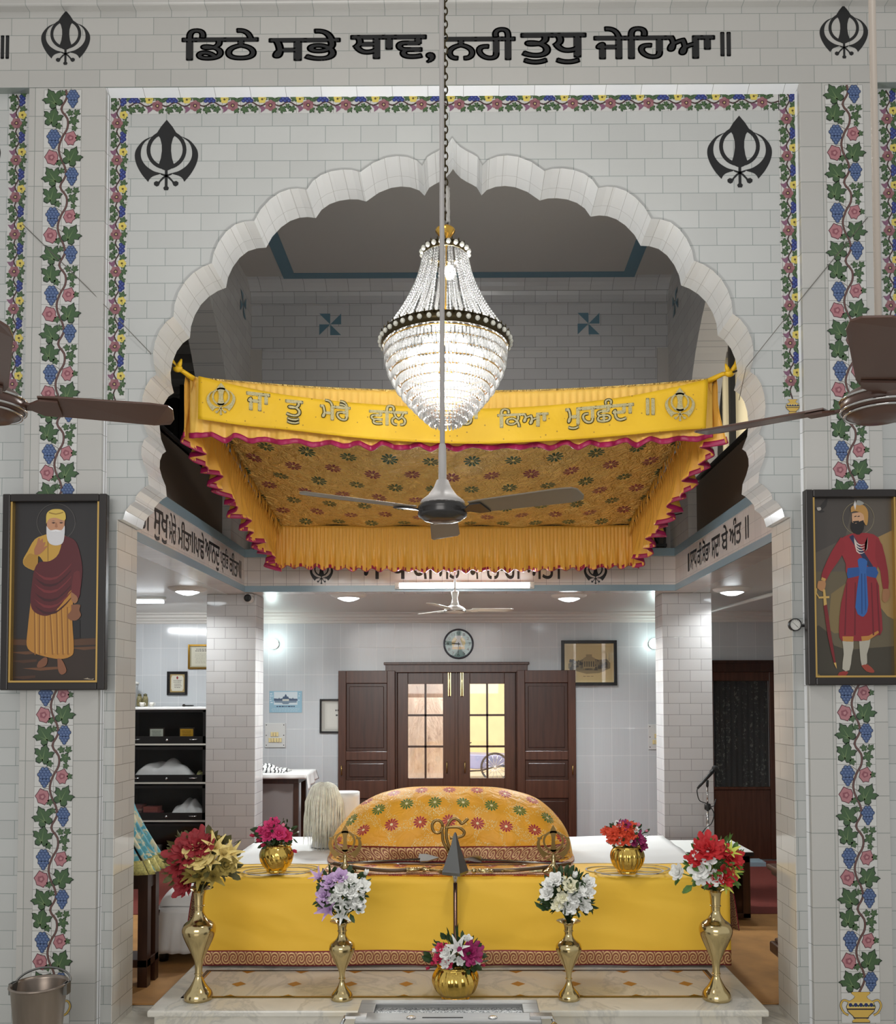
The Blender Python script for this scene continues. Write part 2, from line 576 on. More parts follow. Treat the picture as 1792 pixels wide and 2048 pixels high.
# leave only front and back; the reveal is tiled on its own
n = len(outline)
keep = [i for i, f in enumerate(mb.f) if len(f) > 4 or all(outline[k % n][1] >= 0 for k in f) and not (5 <= min(k % n for k in f) and max(k % n for k in f) <= n - 1 and len(f) == 4)]
mb2 = MB(); mb2.add(mb.v, [mb.f[i] for i in keep], False)
wall = struct(mb2.build('wall_front', M['tile_front'], fix=True), 'white tiled wall with the scalloped arch', 'wall')

rv = MB(); rv.uv = {}; s = 0.0
path = list(reversed(arch_l)) + arch_r[1:]
first = rv.add([], [])
for i, (x, z) in enumerate(path):
    if i: s += math.hypot(x - path[i - 1][0], z - path[i - 1][1])
    b = rv.add([(x, YP - 0.012, z), (x, YB, z)], [])
    rv.uv[b] = (s, 0.02); rv.uv[b + 1] = (s, 0.30)
for i in range(len(path) - 1):
    a = 2 * i
    rv.f.append((a, a + 2, a + 3, a + 1)); rv.mi.append(0); rv.sm.append(False); rv.c.append(None)
o = rv.build('trim_1', M['tile_arch']); struct(o, 'white scalloped reveal of the arch', 'trim'); o.parent = None
for i, (x, sgn) in enumerate(((xpl, 1), (xpr, -1))):
    b = MB(); b.box(min(x, x + sgn * 0.004), max(x, x + sgn * 0.004), YP - 0.012, YB, 0, arch_r[-1][1] - 0.002)
    struct(b.build('trim_%d' % (2 + i), M['tile_side']), ('left' if i == 0 else 'right') + ' glossy tiled side of the arch opening', 'trim')

ZL = A(905, 18, YF).z
# fascia over the arch, pilasters and the outer bays
b = MB(); b.box(-4.2, 4.2, YF, YB, ztop, ZL)
fascia = struct(b.build('wall_upper', M['tile_fascia']), 'white tiled band of wall carrying the black inscription', 'wall')
b = MB(); b.box(-4.2, 4.2, YF - 0.05, YB, ZL, ZL + 0.16)
struct(b.build('trim_4', M['tile_fascia'], bevel=0.01), 'projecting white tiled ledge along the top of the wall', 'trim')
xa, xb = A(50, 700, YF).x, A(205, 700, YF).x
xc2, xd = A(1607, 700, YF).x, A(1762, 700, YF).x
for nm, x0, x1, lb in (('wall_left_pilaster', xa, xb, 'left'), ('wall_right_pilaster', xc2, xd, 'right')):
    b = MB(); b.box(x0, x1, YF, YB, 0, ztop)
    struct(b.build(nm, M['tile_pilaster'], bevel=0.004), lb + ' white tiled pilaster with a painted vine', 'wall')
for nm, x0, x1, lb in (('wall_left_bay', -4.2, xa, 'left'), ('wall_right_bay', xd, 4.2, 'right')):
    b = MB(); b.box(x0, x1, YP, YB, 0, ztop)
    struct(b.build(nm, M['tile_front']), lb + ' neighbouring white tiled wall bay', 'wall')

# ------------------------------------------------------------------ floor
mf = NT('grey_marble_floor')
v = mf.noise(2.2, None, 8, 0.6, 1.2)
mf.col(mf.ramp(v, [(0.3, S(180, 177, 166)), (0.48, S(204, 201, 191)), (0.53, S(180, 177, 168)), (0.6, S(200, 197, 186))])); mf.set(0.2)
M['marble'] = mf.m
b = MB(); b.box(-4.2, 4.2, 1.2, 9.84, -0.1, 0)
struct(b.build('floor', M['marble']), 'grey marble floor of the hall', 'floor')
M['mat_brown'] = mat('tan_woven_mat', (176, 128, 72), 0.75, var=0.18, vscale=5, bump=0.2, bscale=12)
M['carpet_red'] = mat('dark_red_carpet', (112, 44, 34), 0.9, var=0.12, vscale=60)
b = MB(); b.box(-3.9, 3.9, 5.16, 7.25, 0.002, 0.010)
tag(b.build('floor_mat', M['mat_brown']), 'tan floor mat spread around the raised throne', 'mat')
b = MB(); b.box(-3.9, 3.9, 7.26, 9.58, 0.002, 0.012)
tag(b.build('carpet', M['carpet_red']), 'dark red carpet in front of the back wall and bookcase', 'carpet')

# ------------------------------------------------------------------ back room
D0, D1, DZ = A(779, 1500, YK).x, A(1048, 1500, YK).x, A(910, 1330, YK).z
b = MB()
b.box(-4.2, D0, YK, YK + 0.2, 0, 3.0); b.box(D1, 4.2, YK, YK + 0.2, 0, 3.0); b.box(D0, D1, YK, YK + 0.2, DZ, 3.0)
struct(b.build('wall_back', M['tile_back']), 'grey tiled back wall around the double door', 'wall')
for nm, x0, x1 in (('wall_left', -4.4, -4.2), ('wall_right', 4.2, 4.4)):
    b = MB(); b.box(x0, x1, 5.08, 9.84, 0, 6.0)
    struct(b.build(nm, M['tile_back_side']), ('left' if x0 < 0 else 'right') + ' side wall behind the pier', 'wall')
b = MB()
b.box(-4.2, XL - 0.2, YB, YK, ZC, ZC + 0.12); b.box(XR + 0.2, 4.2, YB, YK, ZC, ZC + 0.12); b.box(XL - 0.2, XR + 0.2, YW + 0.2, YK, ZC, ZC + 0.12)
struct(b.build('ceiling', M['plaster_gloss']), 'glossy white ceiling under the galleries', 'ceiling')
# cornice along the back wall
b = MB()
prof = [(0, 2.70), (0.02, 2.70), (0.03, 2.685), (0.05, 2.68), (0.06, 2.665), (0.075, 2.655), (0.08, 2.64), (0.0, 2.62)]
prof = [(0.12, ZC), (0.12, 2.725), (0.085, 2.715), (0.08, 2.69), (0.05, 2.68), (0.045, 2.66), (0.02, 2.652), (0.015, 2.63), (0, 2.625), (0, ZC)]
b.prism(prof, lambda u, v, d: (d, YK - u, v), -4.2, 4.2)
struct(b.build('trim_5', M['plaster']), 'white moulded cornice above the back wall tiles', 'trim')

# the two white tiled pillars in the back room
for i, (p0, p1) in enumerate(((413, 512), (1324.6, 1423.5))):
    x0, x1 = A(p0, 1250, YR).x, A(p1, 1250, YR).x
    b = MB(); b.box(x0, x1, YR, YR + 0.3, 0, ZC)
    for k, f in enumerate(b.f):
        xs = {round(b.v[j][0], 4) for j in f}
        b.mi[k] = 1 if len(xs) == 1 else 0
    struct(b.build('wall_pillar_%d' % (i + 1), [M['tile_pillar'], M['tile_pillar_side']], bevel=0.006), ('left' if i == 0 else 'right') + ' white tiled pillar in the back room', 'pillar')

# beams around the tall space: white tiles between two pale blue strips
def stripes(b, f0, f1):
    return b
b = MB(); b.box(XL - 0.2, XL, YB, YW + 0.2, ZC, 3.11)
bl = struct(b.build('wall_beam_left', M['tile_beam_side']), 'left white beam with black lettering under the gallery', 'beam')
b = MB(); b.box(XR, XR + 0.2, YB, YW + 0.2, ZC, 3.11)
br_ = struct(b.build('wall_beam_right', M['tile_beam_side']), 'right white beam with black lettering under the gallery', 'beam')
b = MB(); b.box(XL, XR, YW, YW + 0.2, ZC, 3.11)
bk = struct(b.build('wall_beam_back', M['tile_beam']), 'rear white beam with black lettering behind the canopy', 'beam')
for z0, z1 in ((ZC - 0.004, 2.79), (3.045, 3.115)):
    b = MB(); b.box(XL - 0.001, XL + 0.006, YB, YW, z0, z1); b.build('blue_strip', M['blue'], bl)
    b = MB(); b.box(XR - 0.006, XR + 0.001, YB, YW, z0, z1); b.build('blue_strip', M['blue'], br_)
    b = MB(); b.box(XL, XR, YW - 0.006, YW + 0.001, z0, z1); b.build('blue_strip', M['blue'], bk)

# ------------------------------------------------------------------ upper storey
ZU = 5.57
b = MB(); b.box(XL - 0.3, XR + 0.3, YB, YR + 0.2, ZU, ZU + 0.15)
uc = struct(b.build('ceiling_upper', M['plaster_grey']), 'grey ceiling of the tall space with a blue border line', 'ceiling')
bx0, bx1, by1 = -1.62, 1.53, 7.70
b = MB(); t = 0.11
b.box(bx0, bx1, by1 - t, by1, ZU - 0.004, ZU); b.box(bx0, bx0 + t, YB + 0.3, by1 - t, ZU - 0.004, ZU); b.box(bx1 - t, bx1, YB + 0.3, by1 - t, ZU - 0.004, ZU)
b.build('blue_border', M['blue_dark'], uc)
# rear wall with its opening to the gallery
b = MB(); b.box(XL, XR, YR, YR + 0.2, 4.55, ZU); b.box(XL, XL + 0.12, YR, YR + 0.2, 3.11, 4.55); b.box(XR - 0.12, XR, YR, YR + 0.2, 3.11, 4.55)
ru = struct(b.build('wall_upper_rear', M['tile_upper']), 'grey tiled rear wall of the upper storey with pinwheel tiles', 'wall')
b = MB()
cove = [(0.03 + 0.17 * (1 - math.cos(R(a))), 5.43 + 0.14 * math.sin(R(a))) for a in range(0, 91, 15)] + [(0, ZU), (0, 5.43)]
b.prism(cove, lambda u, v, d: (d, YR - u, v), XL, XR)
b.box(XL, XR, YR - 0.03, YR, 5.395, 5.43)
b.build('cove_moulding', M['tile_upper'], ru)
b = MB(); b.box(XL + 0.12, XR - 0.12, YR - 0.02, YR, 4.965, 4.985); b.build('ledge', M['tile_upper'], ru)
b = MB(); b.box(XL, XL + 0.1, YR - 0.025, YR, 3.11, 4.98); b.build('edge_strip', M['plaster_grey'], ru)
b = MB(); b.box(XR - 0.1, XR, YR - 0.025, YR, 3.11, 4.98); b.build('edge_strip', M['plaster_grey'], ru)
for px, py in ((660.5, 649), (1177, 647.5)):
    c = A(px, py, YR); h = 0.1
    b = MB(); fn = XZ(YR)
    for pts in ([(-h, h), (0, h), (0, 0)], [(h, h), (h, 0), (0, 0)], [(h, -h), (0, -h), (0, 0)], [(-h, -h), (-h, 0), (0, 0)]):
        b.poly([(c.x + u, c.z + w) for u, w in pts], fn, 0.003)
    b.build('pinwheel_motif', M['blue_dark'], ru)
# side walls, each pierced by a round arch to its gallery
for sgn, X in ((-1, XL), (1, XR)):
    ya, za, ra = 5.9, 3.75, 1.3
    a0 = math.degrees(math.acos((YB - ya) / ra))
    ar = arc(ya, za, ra, ra, 0, a0, 20)
    pts = [(YR, 3.11), (YR, ZU), (YB, ZU)] + list(reversed(ar)) + [(ya + ra, 3.11)]
    b = MB(); b.prism(pts, lambda u, v, d, X=X, sgn=sgn: (X + sgn * d, u, v), 0.0, 0.25)
    w = struct(b.build('wall_upper_left' if sgn < 0 else 'wall_upper_right', M['tile_upper_side']), ('left' if sgn < 0 else 'right') + ' grey upper side wall with an arch to the gallery', 'wall')
    c = (7.55, 5.27); h = 0.1
    b = MB()
    for q in ([(-h, h), (0, h), (0, 0)], [(h, h), (h, 0), (0, 0)], [(h, -h), (0, -h), (0, 0)], [(-h, -h), (-h, 0), (0, 0)]):
        b.poly([(c[0] + u, c[1] + k) for u, k in q], lambda u, v, d, X=X, sgn=sgn: (X - sgn * 0.003, u, v))
    b.build('pinwheel_motif', M['blue_dark'], w)
    # gallery behind
    xo = X + sgn * 1.9
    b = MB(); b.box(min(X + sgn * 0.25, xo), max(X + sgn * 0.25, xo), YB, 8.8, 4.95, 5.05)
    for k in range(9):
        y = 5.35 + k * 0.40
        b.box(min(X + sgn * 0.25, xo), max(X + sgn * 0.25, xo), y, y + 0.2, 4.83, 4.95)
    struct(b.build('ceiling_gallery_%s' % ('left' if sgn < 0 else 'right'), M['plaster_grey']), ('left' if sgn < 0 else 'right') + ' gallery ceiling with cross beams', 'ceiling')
    b = MB(); b.box(min(X + sgn * 0.25, xo), max(X + sgn * 0.25, xo), 8.6, 8.75, 2.86, 5.0)
    struct(b.build('wall_gallery_%s' % ('left' if sgn < 0 else 'right'), M['plaster_grey']), 'rear wall of the ' + ('left' if sgn < 0 else 'right') + ' gallery', 'wall')
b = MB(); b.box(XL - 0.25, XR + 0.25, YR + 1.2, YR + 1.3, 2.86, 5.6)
struct(b.build('wall_gallery_rear', M['dark']), 'wall behind the rear gallery, coloured dark as a dim interior', 'wall')  # dimness of the interior behind the opening is put into the wall colour

# gallery curtains and window posts
def curtain(name, label, m, x0, x1, y, z0, z1, amp, wl, seed):
    rd = random.Random(seed); ph = rd.random() * 6
    b = MB()
    def fn(u, v):
        x = x0 + (x1 - x0) * u
        return (x, y + amp * math.sin(x / wl * 6.28 + ph + 1.3 * math.sin(x * 9)) * (1 - 0.3 * v), z0 + (z1 - z0) * v)
    b.grid(60, 8, fn)
    return tag(b.build(name, m, solid=0.006), label, 'curtain')
M['cream'] = mat('cream_curtain_cloth', (236, 226, 196), 0.9)
curtain('curtain', 'dark curtain in the left gallery behind the arch edge', M['dark'], -3.6, -2.36, 8.45, 2.87, 4.75, 0.03, 0.14, 3)
curtain('curtain', 'cream curtain in the right gallery behind the arch edge', M['cream'], 2.28, 3.5, 7.6, 2.87, 4.8, 0.03, 0.16, 5)
b = MB(); p = A(363, 800, 8.3); b.box(p.x - 0.018, p.x + 0.018, 8.3, 8.34, 2.86, 4.95)
struct(b.build('window_1', M['black']), 'thin dark window post in the left gallery', 'window post')
b = MB(); p = A(1466, 800, 7.2); b.box(p.x - 0.022, p.x + 0.022, 7.2, 7.25, 2.86, 4.95)
struct(b.build('window_2', M['black']), 'dark window post in front of the cream curtain', 'window post')

# gallery railings
M['brown_sheet'] = mat('dull_brown_sheet', (84, 74, 64), 0.6)
def railing(name, label, p0, p1, h, z):
    d = (Vector(p1) - Vector(p0)); L = d.length; d.normalize()
    r = thing(name, label, 'railing', (p0[0], p0[1], z), math.atan2(d.y, d.x))
    b = MB(); b.box(0, L, -0.03, 0.03, h - 0.035, h); b.build('handrail', M['black'], r, bevel=0.008)
    b = MB(); b.box(0, L, -0.012, 0.012, 0.03, 0.055); b.box(0, L, -0.01, 0.01, h * 0.55, h * 0.55 + 0.02); b.box(0, L, -0.01, 0.01, h * 0.85, h * 0.85 + 0.02)
    k = 0.0
    while k < L:
        b.box(k, k + 0.012, -0.006, 0.006, 0.0, h - 0.03)
        k += 0.055
    k = 0.0
    while k < L - 0.1:
        for s in (0, 1):
            b.tube([(k + 0.11 * s, 0, 0.055), (k + 0.11 * (1 - s), 0, h * 0.55)], 0.008, 5)
        k += 0.11
    b.build('baluster_grille', M['black'], r)
    b = MB(); b.box(0, L, 0.02, 0.028, 0.0, h - 0.06); b.build('backing_sheet', M['brown_sheet'], r)
    return r
railing('railing', 'black metal railing of the left gallery', (XL - 0.1, YW + 0.1), (XL - 0.1, YB + 0.04), 0.52, 3.115)
railing('railing', 'black metal railing of the right gallery', (XR + 0.1, YB + 0.04), (XR + 0.1, YW + 0.1), 0.52, 3.115)
railing('railing', 'black metal railing of the rear gallery behind the canopy', (XL + 0.05, YW + 0.1), (XR - 0.05, YW + 0.1), 0.5, 3.115)
# ------------------------------------------------------------------ lettering and emblems on the tiled surfaces
def px_box(x0, y0, x1, y1, Y):
    a, c = A(x0, y0, Y), A(x1, y1, Y)
    return min(a.x, c.x), max(a.x, c.x), min(a.z, c.z), max(a.z, c.z)

b = MB(); fn = XZ(YF)
for s, x0, y0, x1, y1 in (("ਡਿਠੇ", 363, 57, 518, 121), ("ਸਭੇ", 537, 58, 682, 122), ("ਥਾਵ,", 700, 70, 872, 127), ("ਨਹੀ", 888, 55, 1032, 121),
                          ("ਤੁਧੁ", 1040, 66, 1174, 129), ("ਜੇਹਿਆ", 1186, 53, 1431, 118), ("॥", 1440, 64, 1462, 113), ("॥", 2, 71, 18, 118)):
    put_text(b, s, fn, *px_box(x0, y0, x1, y1, YF), bold=0.036, d=0.0012)
b.build('lettering', M['ink'], fascia)
for x0, y0, x1, y1, Y, par in ((81, 26, 182, 126, YF, fascia), (1638, 14, 1737, 114, YF, fascia), (268, 237, 398, 384, YP, wall), (1413, 229, 1545, 378, YP, wall)):
    c = A((x0 + x1) / 2, (y0 + y1) / 2, Y)
    b = MB(); khanda(b, lambda u, v, d, c=c, Y=Y: (c.x + u, Y - 0.0012 - d, c.z + v), (x1 - x0) * Y / FPX)
    b.build('emblem', M['ink'], par)
for nm, px in (('wall_left_bay', -62), ('wall_right_bay', 1866)):
    c = A(px, 306, YP)
    b = MB(); khanda(b, lambda u, v, d, c=c: (c.x + u, YP - 0.0012 - d, c.z + v), 0.36)
    b.build('emblem', M['ink'], bpy.data.objects[nm])

# rear beam
b = MB(); fn = XZ(YW)
for s, x0, y0, x1, y1 in (("ਸਾਧ", 724, 1104, 815, 1158), ("ਕੀ", 826, 1100, 868, 1158), ("ਸੋਭਾ", 876, 1100, 930, 1158), ("ਕਾ", 938, 1104, 965, 1158), ("ਨਾਹੀ", 972, 1100, 1043, 1158), ("ਅੰਤ।", 1052, 1104, 1120, 1158)):
    put_text(b, s, fn, *px_box(x0, y0, x1, y1, YW), bold=0.015, d=0.0015)
b.build('lettering', M['ink'], bk)
for px in (643, 1191):
    c = A(px, 1142, YW); b = MB()
    khanda(b, lambda u, v, d, c=c: (c.x + u, YW - 0.0015 - d, c.z + v), 0.205)
    b.build('emblem', M['ink'], bk)
# side beams: letters run into the room; the u axis is depth
b = MB(); fl = lambda u, v, d: (XL + 0.001 + d, u, v)
def yl(px): return XL * FPX / (px - 928.0)
for s, x0, x1, z0, z1 in (("ਗੈ", 272, 293, 2.83, 3.03), ("ਸੁਖੁ", 300, 330, 2.80, 3.00), ("ਮੇਰੇ", 332, 346, 2.83, 3.03), ("ਮੀਤਾ", 350, 377, 2.83, 3.02), ("॥", 378, 384, 2.84, 2.99),
                          ("ਪਾਛੇ", 385, 403, 2.83, 3.03), ("ਆਨਦੁ", 405, 434, 2.80, 3.0), ("ਪ੍ਰਭਿ", 436, 452, 2.81, 3.02), ("ਕੀਤਾ", 454, 473, 2.83, 3.02), ("॥", 474, 478, 2.84, 2.99)):
    put_text(b, s, fl, yl(x0), yl(x1), z0, z1, bold=0.012, d=0.0008)
b.build('lettering', M['ink'], bl)
b = MB(); fr = lambda u, v, d: (XR - 0.001 - d, u, v)
def yr(px): return XR * FPX / (px - 928.0)
for s, x0, x1, z0, z1 in (("।", 1376, 1379, 2.84, 2.99), ("ਸਾਧ", 1381, 1394, 2.84, 2.99), ("ਕੀ", 1395, 1404, 2.84, 3.02), ("ਸੋਭਾ", 1405, 1421, 2.84, 3.03), ("ਸਦਾ", 1424, 1441, 2.83, 2.99),
                          ("ਬੇ", 1444, 1457, 2.84, 3.03), ("ਅੰਤ", 1460, 1484, 2.84, 3.03), ("॥", 1492, 1499, 2.84, 2.99)):
    put_text(b, s, lambda u, v, d: fr(u, v, d), yr(x0), yr(x1), z0, z1, bold=0.012, d=0.0008)
b.build('lettering', M['ink'], br_)

# ------------------------------------------------------------------ painted tiles: grape vines and flower borders
_lh = [(.0, -.36), (.12, -.50), (.34, -.45), (.38, -.26), (.28, -.12), (.50, -.04), (.49, .10), (.57, .24), (.38, .27), (.22, .20), (.23, .36), (.11, .45), (.0, .64)]
LEAF = _lh + [(-x, y) for x, y in reversed(_lh[1:-1])]
def rot(pts, a, sx=1.0, sy=None, cx=0, cy=0):
    sy = sx if sy is None else sy
    ca, sa = math.cos(R(a)), math.sin(R(a))
    return [(cx + (x * sx) * ca - (y * sy) * sa, cy + (x * sx) * sa + (y * sy) * ca) for x, y in pts]
def circ(cx, cy, r, n=9, k=1.0):
    return [(cx + r * math.cos(2 * math.pi * i / n), cy + r * k * math.sin(2 * math.pi * i / n)) for i in range(n)]
def p_leaf(b, fn, cx, cy, s, a, d=0.0):
    b.poly(rot(LEAF, a, s * 1.05, None, cx, cy), fn, d, (34, 48, 36))
    b.poly(rot(LEAF, a, s * 0.93, None, cx, cy), fn, d + 2e-4, (66, 92, 60))
    for k, (x, y) in enumerate(((0, .42), (.30, .12), (-.30, .12), (.28, -.12), (-.28, -.12))):
        b.poly(rot([(x, y), (-.035 if k == 0 else 0, -.35), (.035 if k == 0 else .045, -.30)], a, s, None, cx, cy), fn, d + 4e-4, (104, 126, 84))
def p_grape(b, fn, cx, cy, s, d=0.0):
    rows = [(2, .40), (3, .28), (4, .14), (3, .0), (3, -.14), (2, -.27), (1, -.40)]
    cs = []
    for n, y in rows:
        for i in range(n):
            cs.append((cx + (i - (n - 1) / 2) * s * .17, cy + y * s))
    for x, y in cs: b.poly(circ(x, y, s * .115, 9), fn, d, (40, 50, 78))
    for x, y in cs: b.poly(circ(x, y, s * .088, 9), fn, d + 2e-4, (74, 94, 136))
    for x, y in cs: b.poly(circ(x - s * .018, y + s * .025, s * .042, 6), fn, d + 4e-4, (100, 120, 158))
def p_rose(b, fn, cx, cy, s, a, d=0.0):
    s *= 1.12
    o = [(-.05, .52), (.18, .36), (.36, .30), (.42, .05), (.36, -.14), (.40, -.34), (.20, -.38), (.08, -.50), (-.12, -.38), (-.30, -.30), (-.34, -.05), (-.42, .12), (-.26, .28)]
    b.poly(rot(o, a, s * 1.05, None, cx, cy), fn, d, (92, 48, 58))
    b.poly(rot(o, a, s * .94, None, cx, cy), fn, d + 2e-4, (170, 116, 122))
    b.poly(rot([(-.16, .16), (.12, .18), (.2, -.02), (.02, -.2), (-.2, -.08)], a, s * 1.1, None, cx, cy), fn, d + 4e-4, (138, 82, 92))
    b.poly(rot([(-.08, .06), (.08, .1), (.10, -.04), (-.04, -.1)], a, s, None, cx, cy), fn, d + 6e-4, (180, 130, 134))
def p_line(b, fn, pts, w, colr, d=0.0):
    q = [Vector((p[0], p[1])) for p in pts]
    L, Rr = [], []
    for i, p in enumerate(q):
        t = (q[min(i + 1, len(q) - 1)] - q[max(i - 1, 0)])
        t = t.normalized() if t.length else Vector((0, 1))
        nn = Vector((-t.y, t.x)) * w / 2
        L.append(p + nn); Rr.append(p - nn)
    b.colr = lin(colr)
    vs = [fn(p.x, p.y, d) for p in L + Rr]; n = len(q)
    b.add(vs, [(i, i + 1, n + i + 1, n + i) for i in range(n - 1)], False)

M['strip_base'] = tile('white_square_tiles', 'XZ', 0.105, 0.112, (198, 197, 194), (130, 130, 126), offset=0.0, mortar=0.0013)
def vine(parent, x0, x1, Y, z0, z1):
    """wide grape vine between two heights; rows of tiles 45 to the run"""
    w = x1 - x0; N = 45; h = (z1 - z0) / N
    t = MB(); t.box(x0, x1, Y - 0.0015, Y + 0.001, z0 - 0.16, z1)
    mt = tile('vine_tiles', 'XZ', w / 2, h, (199, 198, 195), (128, 128, 124), org=(x0, z0), offset=0.0, mortar=0.0013)
    o = t.build('vine_tile_strip', mt, parent)
    b = MB(); fn = lambda u, v, d: (x0 + u * w, Y - 0.002 - d, z0 + v * h)
    fw = lambda u, v, d: (x0 + u, Y - 0.002 - d, z0 + v)
    stem = []
    per = [(.46, 0.0), (.60, .55), (.58, 1.0), (.46, 1.5), (.41, 2.0), (.50, 2.55), (.63, 3.0), (.63, 3.5)]
    for k in range(N // 4 + 1):
        for u, v in per:
            if 4 * k + v <= N: stem.append((u * w, (4 * k + v) * h))
    p_line(b, fw, spline(stem, 3), 0.012, (64, 42, 40), 1e-4)
    p_line(b, fw, spline(stem, 3), 0.006, (106, 76, 72), 3e-4)
    s = 0.104
    rd = random.Random(3)
    for r in range(N):
        k = r % 4; c = (r + .5) * h; d = 5e-4
        j = rd.uniform(-6, 6)
        if k == 0:
            p_leaf(b, fw, .25 * w, c + .002, s * .98, 28 + j, d); p_grape(b, fw, .77 * w, c + .002, s * 1.0, d); p_leaf(b, fw, .50 * w, c + .035, s * .3, 160, d)
        elif k == 1:
            p_rose(b, fw, .22 * w, c, s * .78, 12 + j, d); p_leaf(b, fw, .76 * w, c + .004, s * .98, -24 + j, d); p_leaf(b, fw, .42 * w, c - .03, s * .34, 190, d)
        elif k == 2:
            p_grape(b, fw, .27 * w, c - .006, s * 1.08, d); p_rose(b, fw, .72 * w, c, s * .72, -30 + j, d); p_leaf(b, fw, .92 * w, c, s * .3, -60, d)
        else:
            p_leaf(b, fw, .24 * w, c + .006, s * .95, -12 + j, d); p_leaf(b, fw, .70 * w, c + .034, s * .34, 10, d); p_leaf(b, fw, .88 * w, c + .034, s * .36, -40, d)
            p_leaf(b, fw, .80 * w, c - .012, s * .5, 190, d); p_leaf(b, fw, .40 * w, c - .042, s * .34, 200, d); p_leaf(b, fw, .82 * w, c - .055, s * .3, 200, d)
        sd = 1 if k in (0, 3) else -1
        p_line(b, fw, spline([(.55 * w, c + .02), (.5 * w + sd * .03, c + .045), (.5 * w + sd * .06, c + .038)], 4), 0.0025, (84, 62, 56), 2e-4)
    b.build('vine_painting', M['painted'], parent)
    return fw, w

def urn(parent, cx, z0, w, Y, handles=True):
    """painted yellow urn standing at the foot of a strip"""
    b = MB(); fn = lambda u, v, d: (cx + u * w, Y - 0.003 - d, z0 + v * w)
    prof = [(.14, 0), (.24, .0), (.24, .05), (.16, .09), (.22, .17), (.36, .30), (.40, .42), (.34, .56), (.20, .64), (.16, .70), (.26, .78), (.25, .82)]
    pts = [(x, y) for x, y in prof] + [(-x, y) for x, y in reversed(prof)]
    b.poly(pts, fn, 0, (60, 48, 30))
    b.poly([(x * .95, .02 + y * .97) for x, y in pts], fn, 2e-4, (206, 170, 84))
    b.poly([(-.385, .40), (.385, .40), (.33, .55), (-.33, .55)], fn, 4e-4, (214, 190, 120))
    for k in range(5):
        b.poly(circ(-.28 + .14 * k, .475, .055, 7), fn, 5e-4, (38, 48, 96))
        b.poly(circ(-.21 + .14 * k, .45, .03, 6), fn, 5e-4, (54, 78, 52))
    b.poly([(-.36, .345), (.36, .345), (.375, .38), (-.375, .38)], fn, 4e-4, (36, 34, 50))
    b.poly([(-.20, .115), (.20, .115), (.215, .145), (-.215, .145)], fn, 4e-4, (36, 34, 50))
    if handles:
        for s in (-1, 1):
            q = spline([(s * .30, .55), (s * .46, .60), (s * .54, .46), (s * .46, .28), (s * .34, .2)], 5)
            p_line(b, fn, q, .06, (60, 48, 30), 1e-4); p_line(b, fn, q, .042, (200, 166, 84), 3e-4)
    b.build('urn_painting', M['painted'], parent)

zb, zt = A(1700, 1985, YF).z, A(1700, 170, YF).z
for par, p0, p1 in (('wall_left_pilaster', 87, 165), ('wall_right_pilaster', 1648, 1727)):
    o = bpy.data.objects[par]
    cx = (A(p0, 200, YF).x + A(p1, 200, YF).x) / 2
    vine(o, cx - 0.105, cx + 0.105, YF, zb, zt)
    urn(o, cx, zb - 0.16, 0.2, YF)

def flower_border(parent, fn, L, w, urn_at=None):
    """narrow border: fn(across, along, d), along runs down from the corner"""
    b = MB(); per = 0.2135; n = int(math.ceil(L / per))
    q = []
    for k in range(n * 4 + 1):
        v = k * per / 4
        if v <= L: q.append((w * (.5 + (.12 if k % 2 else -.12)), v))
    q.append((w * .5, L))
    p_line(b, fn, spline(q, 3), 0.008, (70, 48, 48), 1e-4)
    for k in range(n):
        v0 = k * per
        def ok(v): return v0 + v < L - 0.02
        for u, v, s, a in ((.2, .02, .05, 30), (.82, .0, .035, -40), (.22, .075, .045, 150), (.8, .085, .045, 200), (.84, .135, .034, -30), (.86, .165, .04, 40), (.16, .185, .04, 120), (.36, .05, .035, 80), (.7, .19, .035, 20)):
            if ok(v): p_leaf(b, fn, u * w, v0 + v, s * .86, a, 3e-4)
        if ok(.04):
            for i in range(5):
                b.poly(circ(w * .75 + (.006 if i % 2 else -.006), v0 + .012 + i * .011, .0125, 8), fn, 6e-4 + i * 1e-5, (40, 50, 112))
                b.poly(circ(w * .75 + (.004 if i % 2 else -.008), v0 + .011 + i * .011, .006, 6), fn, 7e-4 + i * 1e-5, (70, 84, 150))
        if ok(.115):
            b.poly(rot([(-.5, .5), (0, .3), (.5, .55), (.35, -.1), (.1, -.5), (-.35, -.2)], 160, .036, None, w * .24, v0 + .122), fn, 6e-4, (128, 88, 112))
            for i in range(5):
                b.poly(circ(w * .76 + .013 * math.cos(i * 1.257), v0 + .118 + .013 * math.sin(i * 1.257), .012, 7), fn, 6e-4 + i * 1e-5, (212, 192, 96))
            b.poly(circ(w * .76, v0 + .118, .007, 6), fn, 9e-4, (96, 80, 40))
        if ok(.165):
            for i in range(6):
                b.poly(circ(w * .42 + .018 * math.cos(i * 1.047), v0 + .165 + .018 * math.sin(i * 1.047), .0145, 8), fn, 6e-4 + i * 1e-5, (136, 88, 96) if i % 2 else (150, 104, 108))
            b.poly(circ(w * .42, v0 + .165, .012, 8), fn, 9e-4, (74, 40, 52))
            b.poly(circ(w * .42, v0 + .165, .006, 6), fn, 1.1e-3, (190, 170, 120))
    b.build('flower_painting', M['painted'], parent)
    b = MB(); b.poly([(-0.002, 0), (w + 0.002, 0), (w + 0.002, L), (-0.002, L)], fn, -8e-4)
    b.build('border_tile_strip', M['strip_base'], parent)

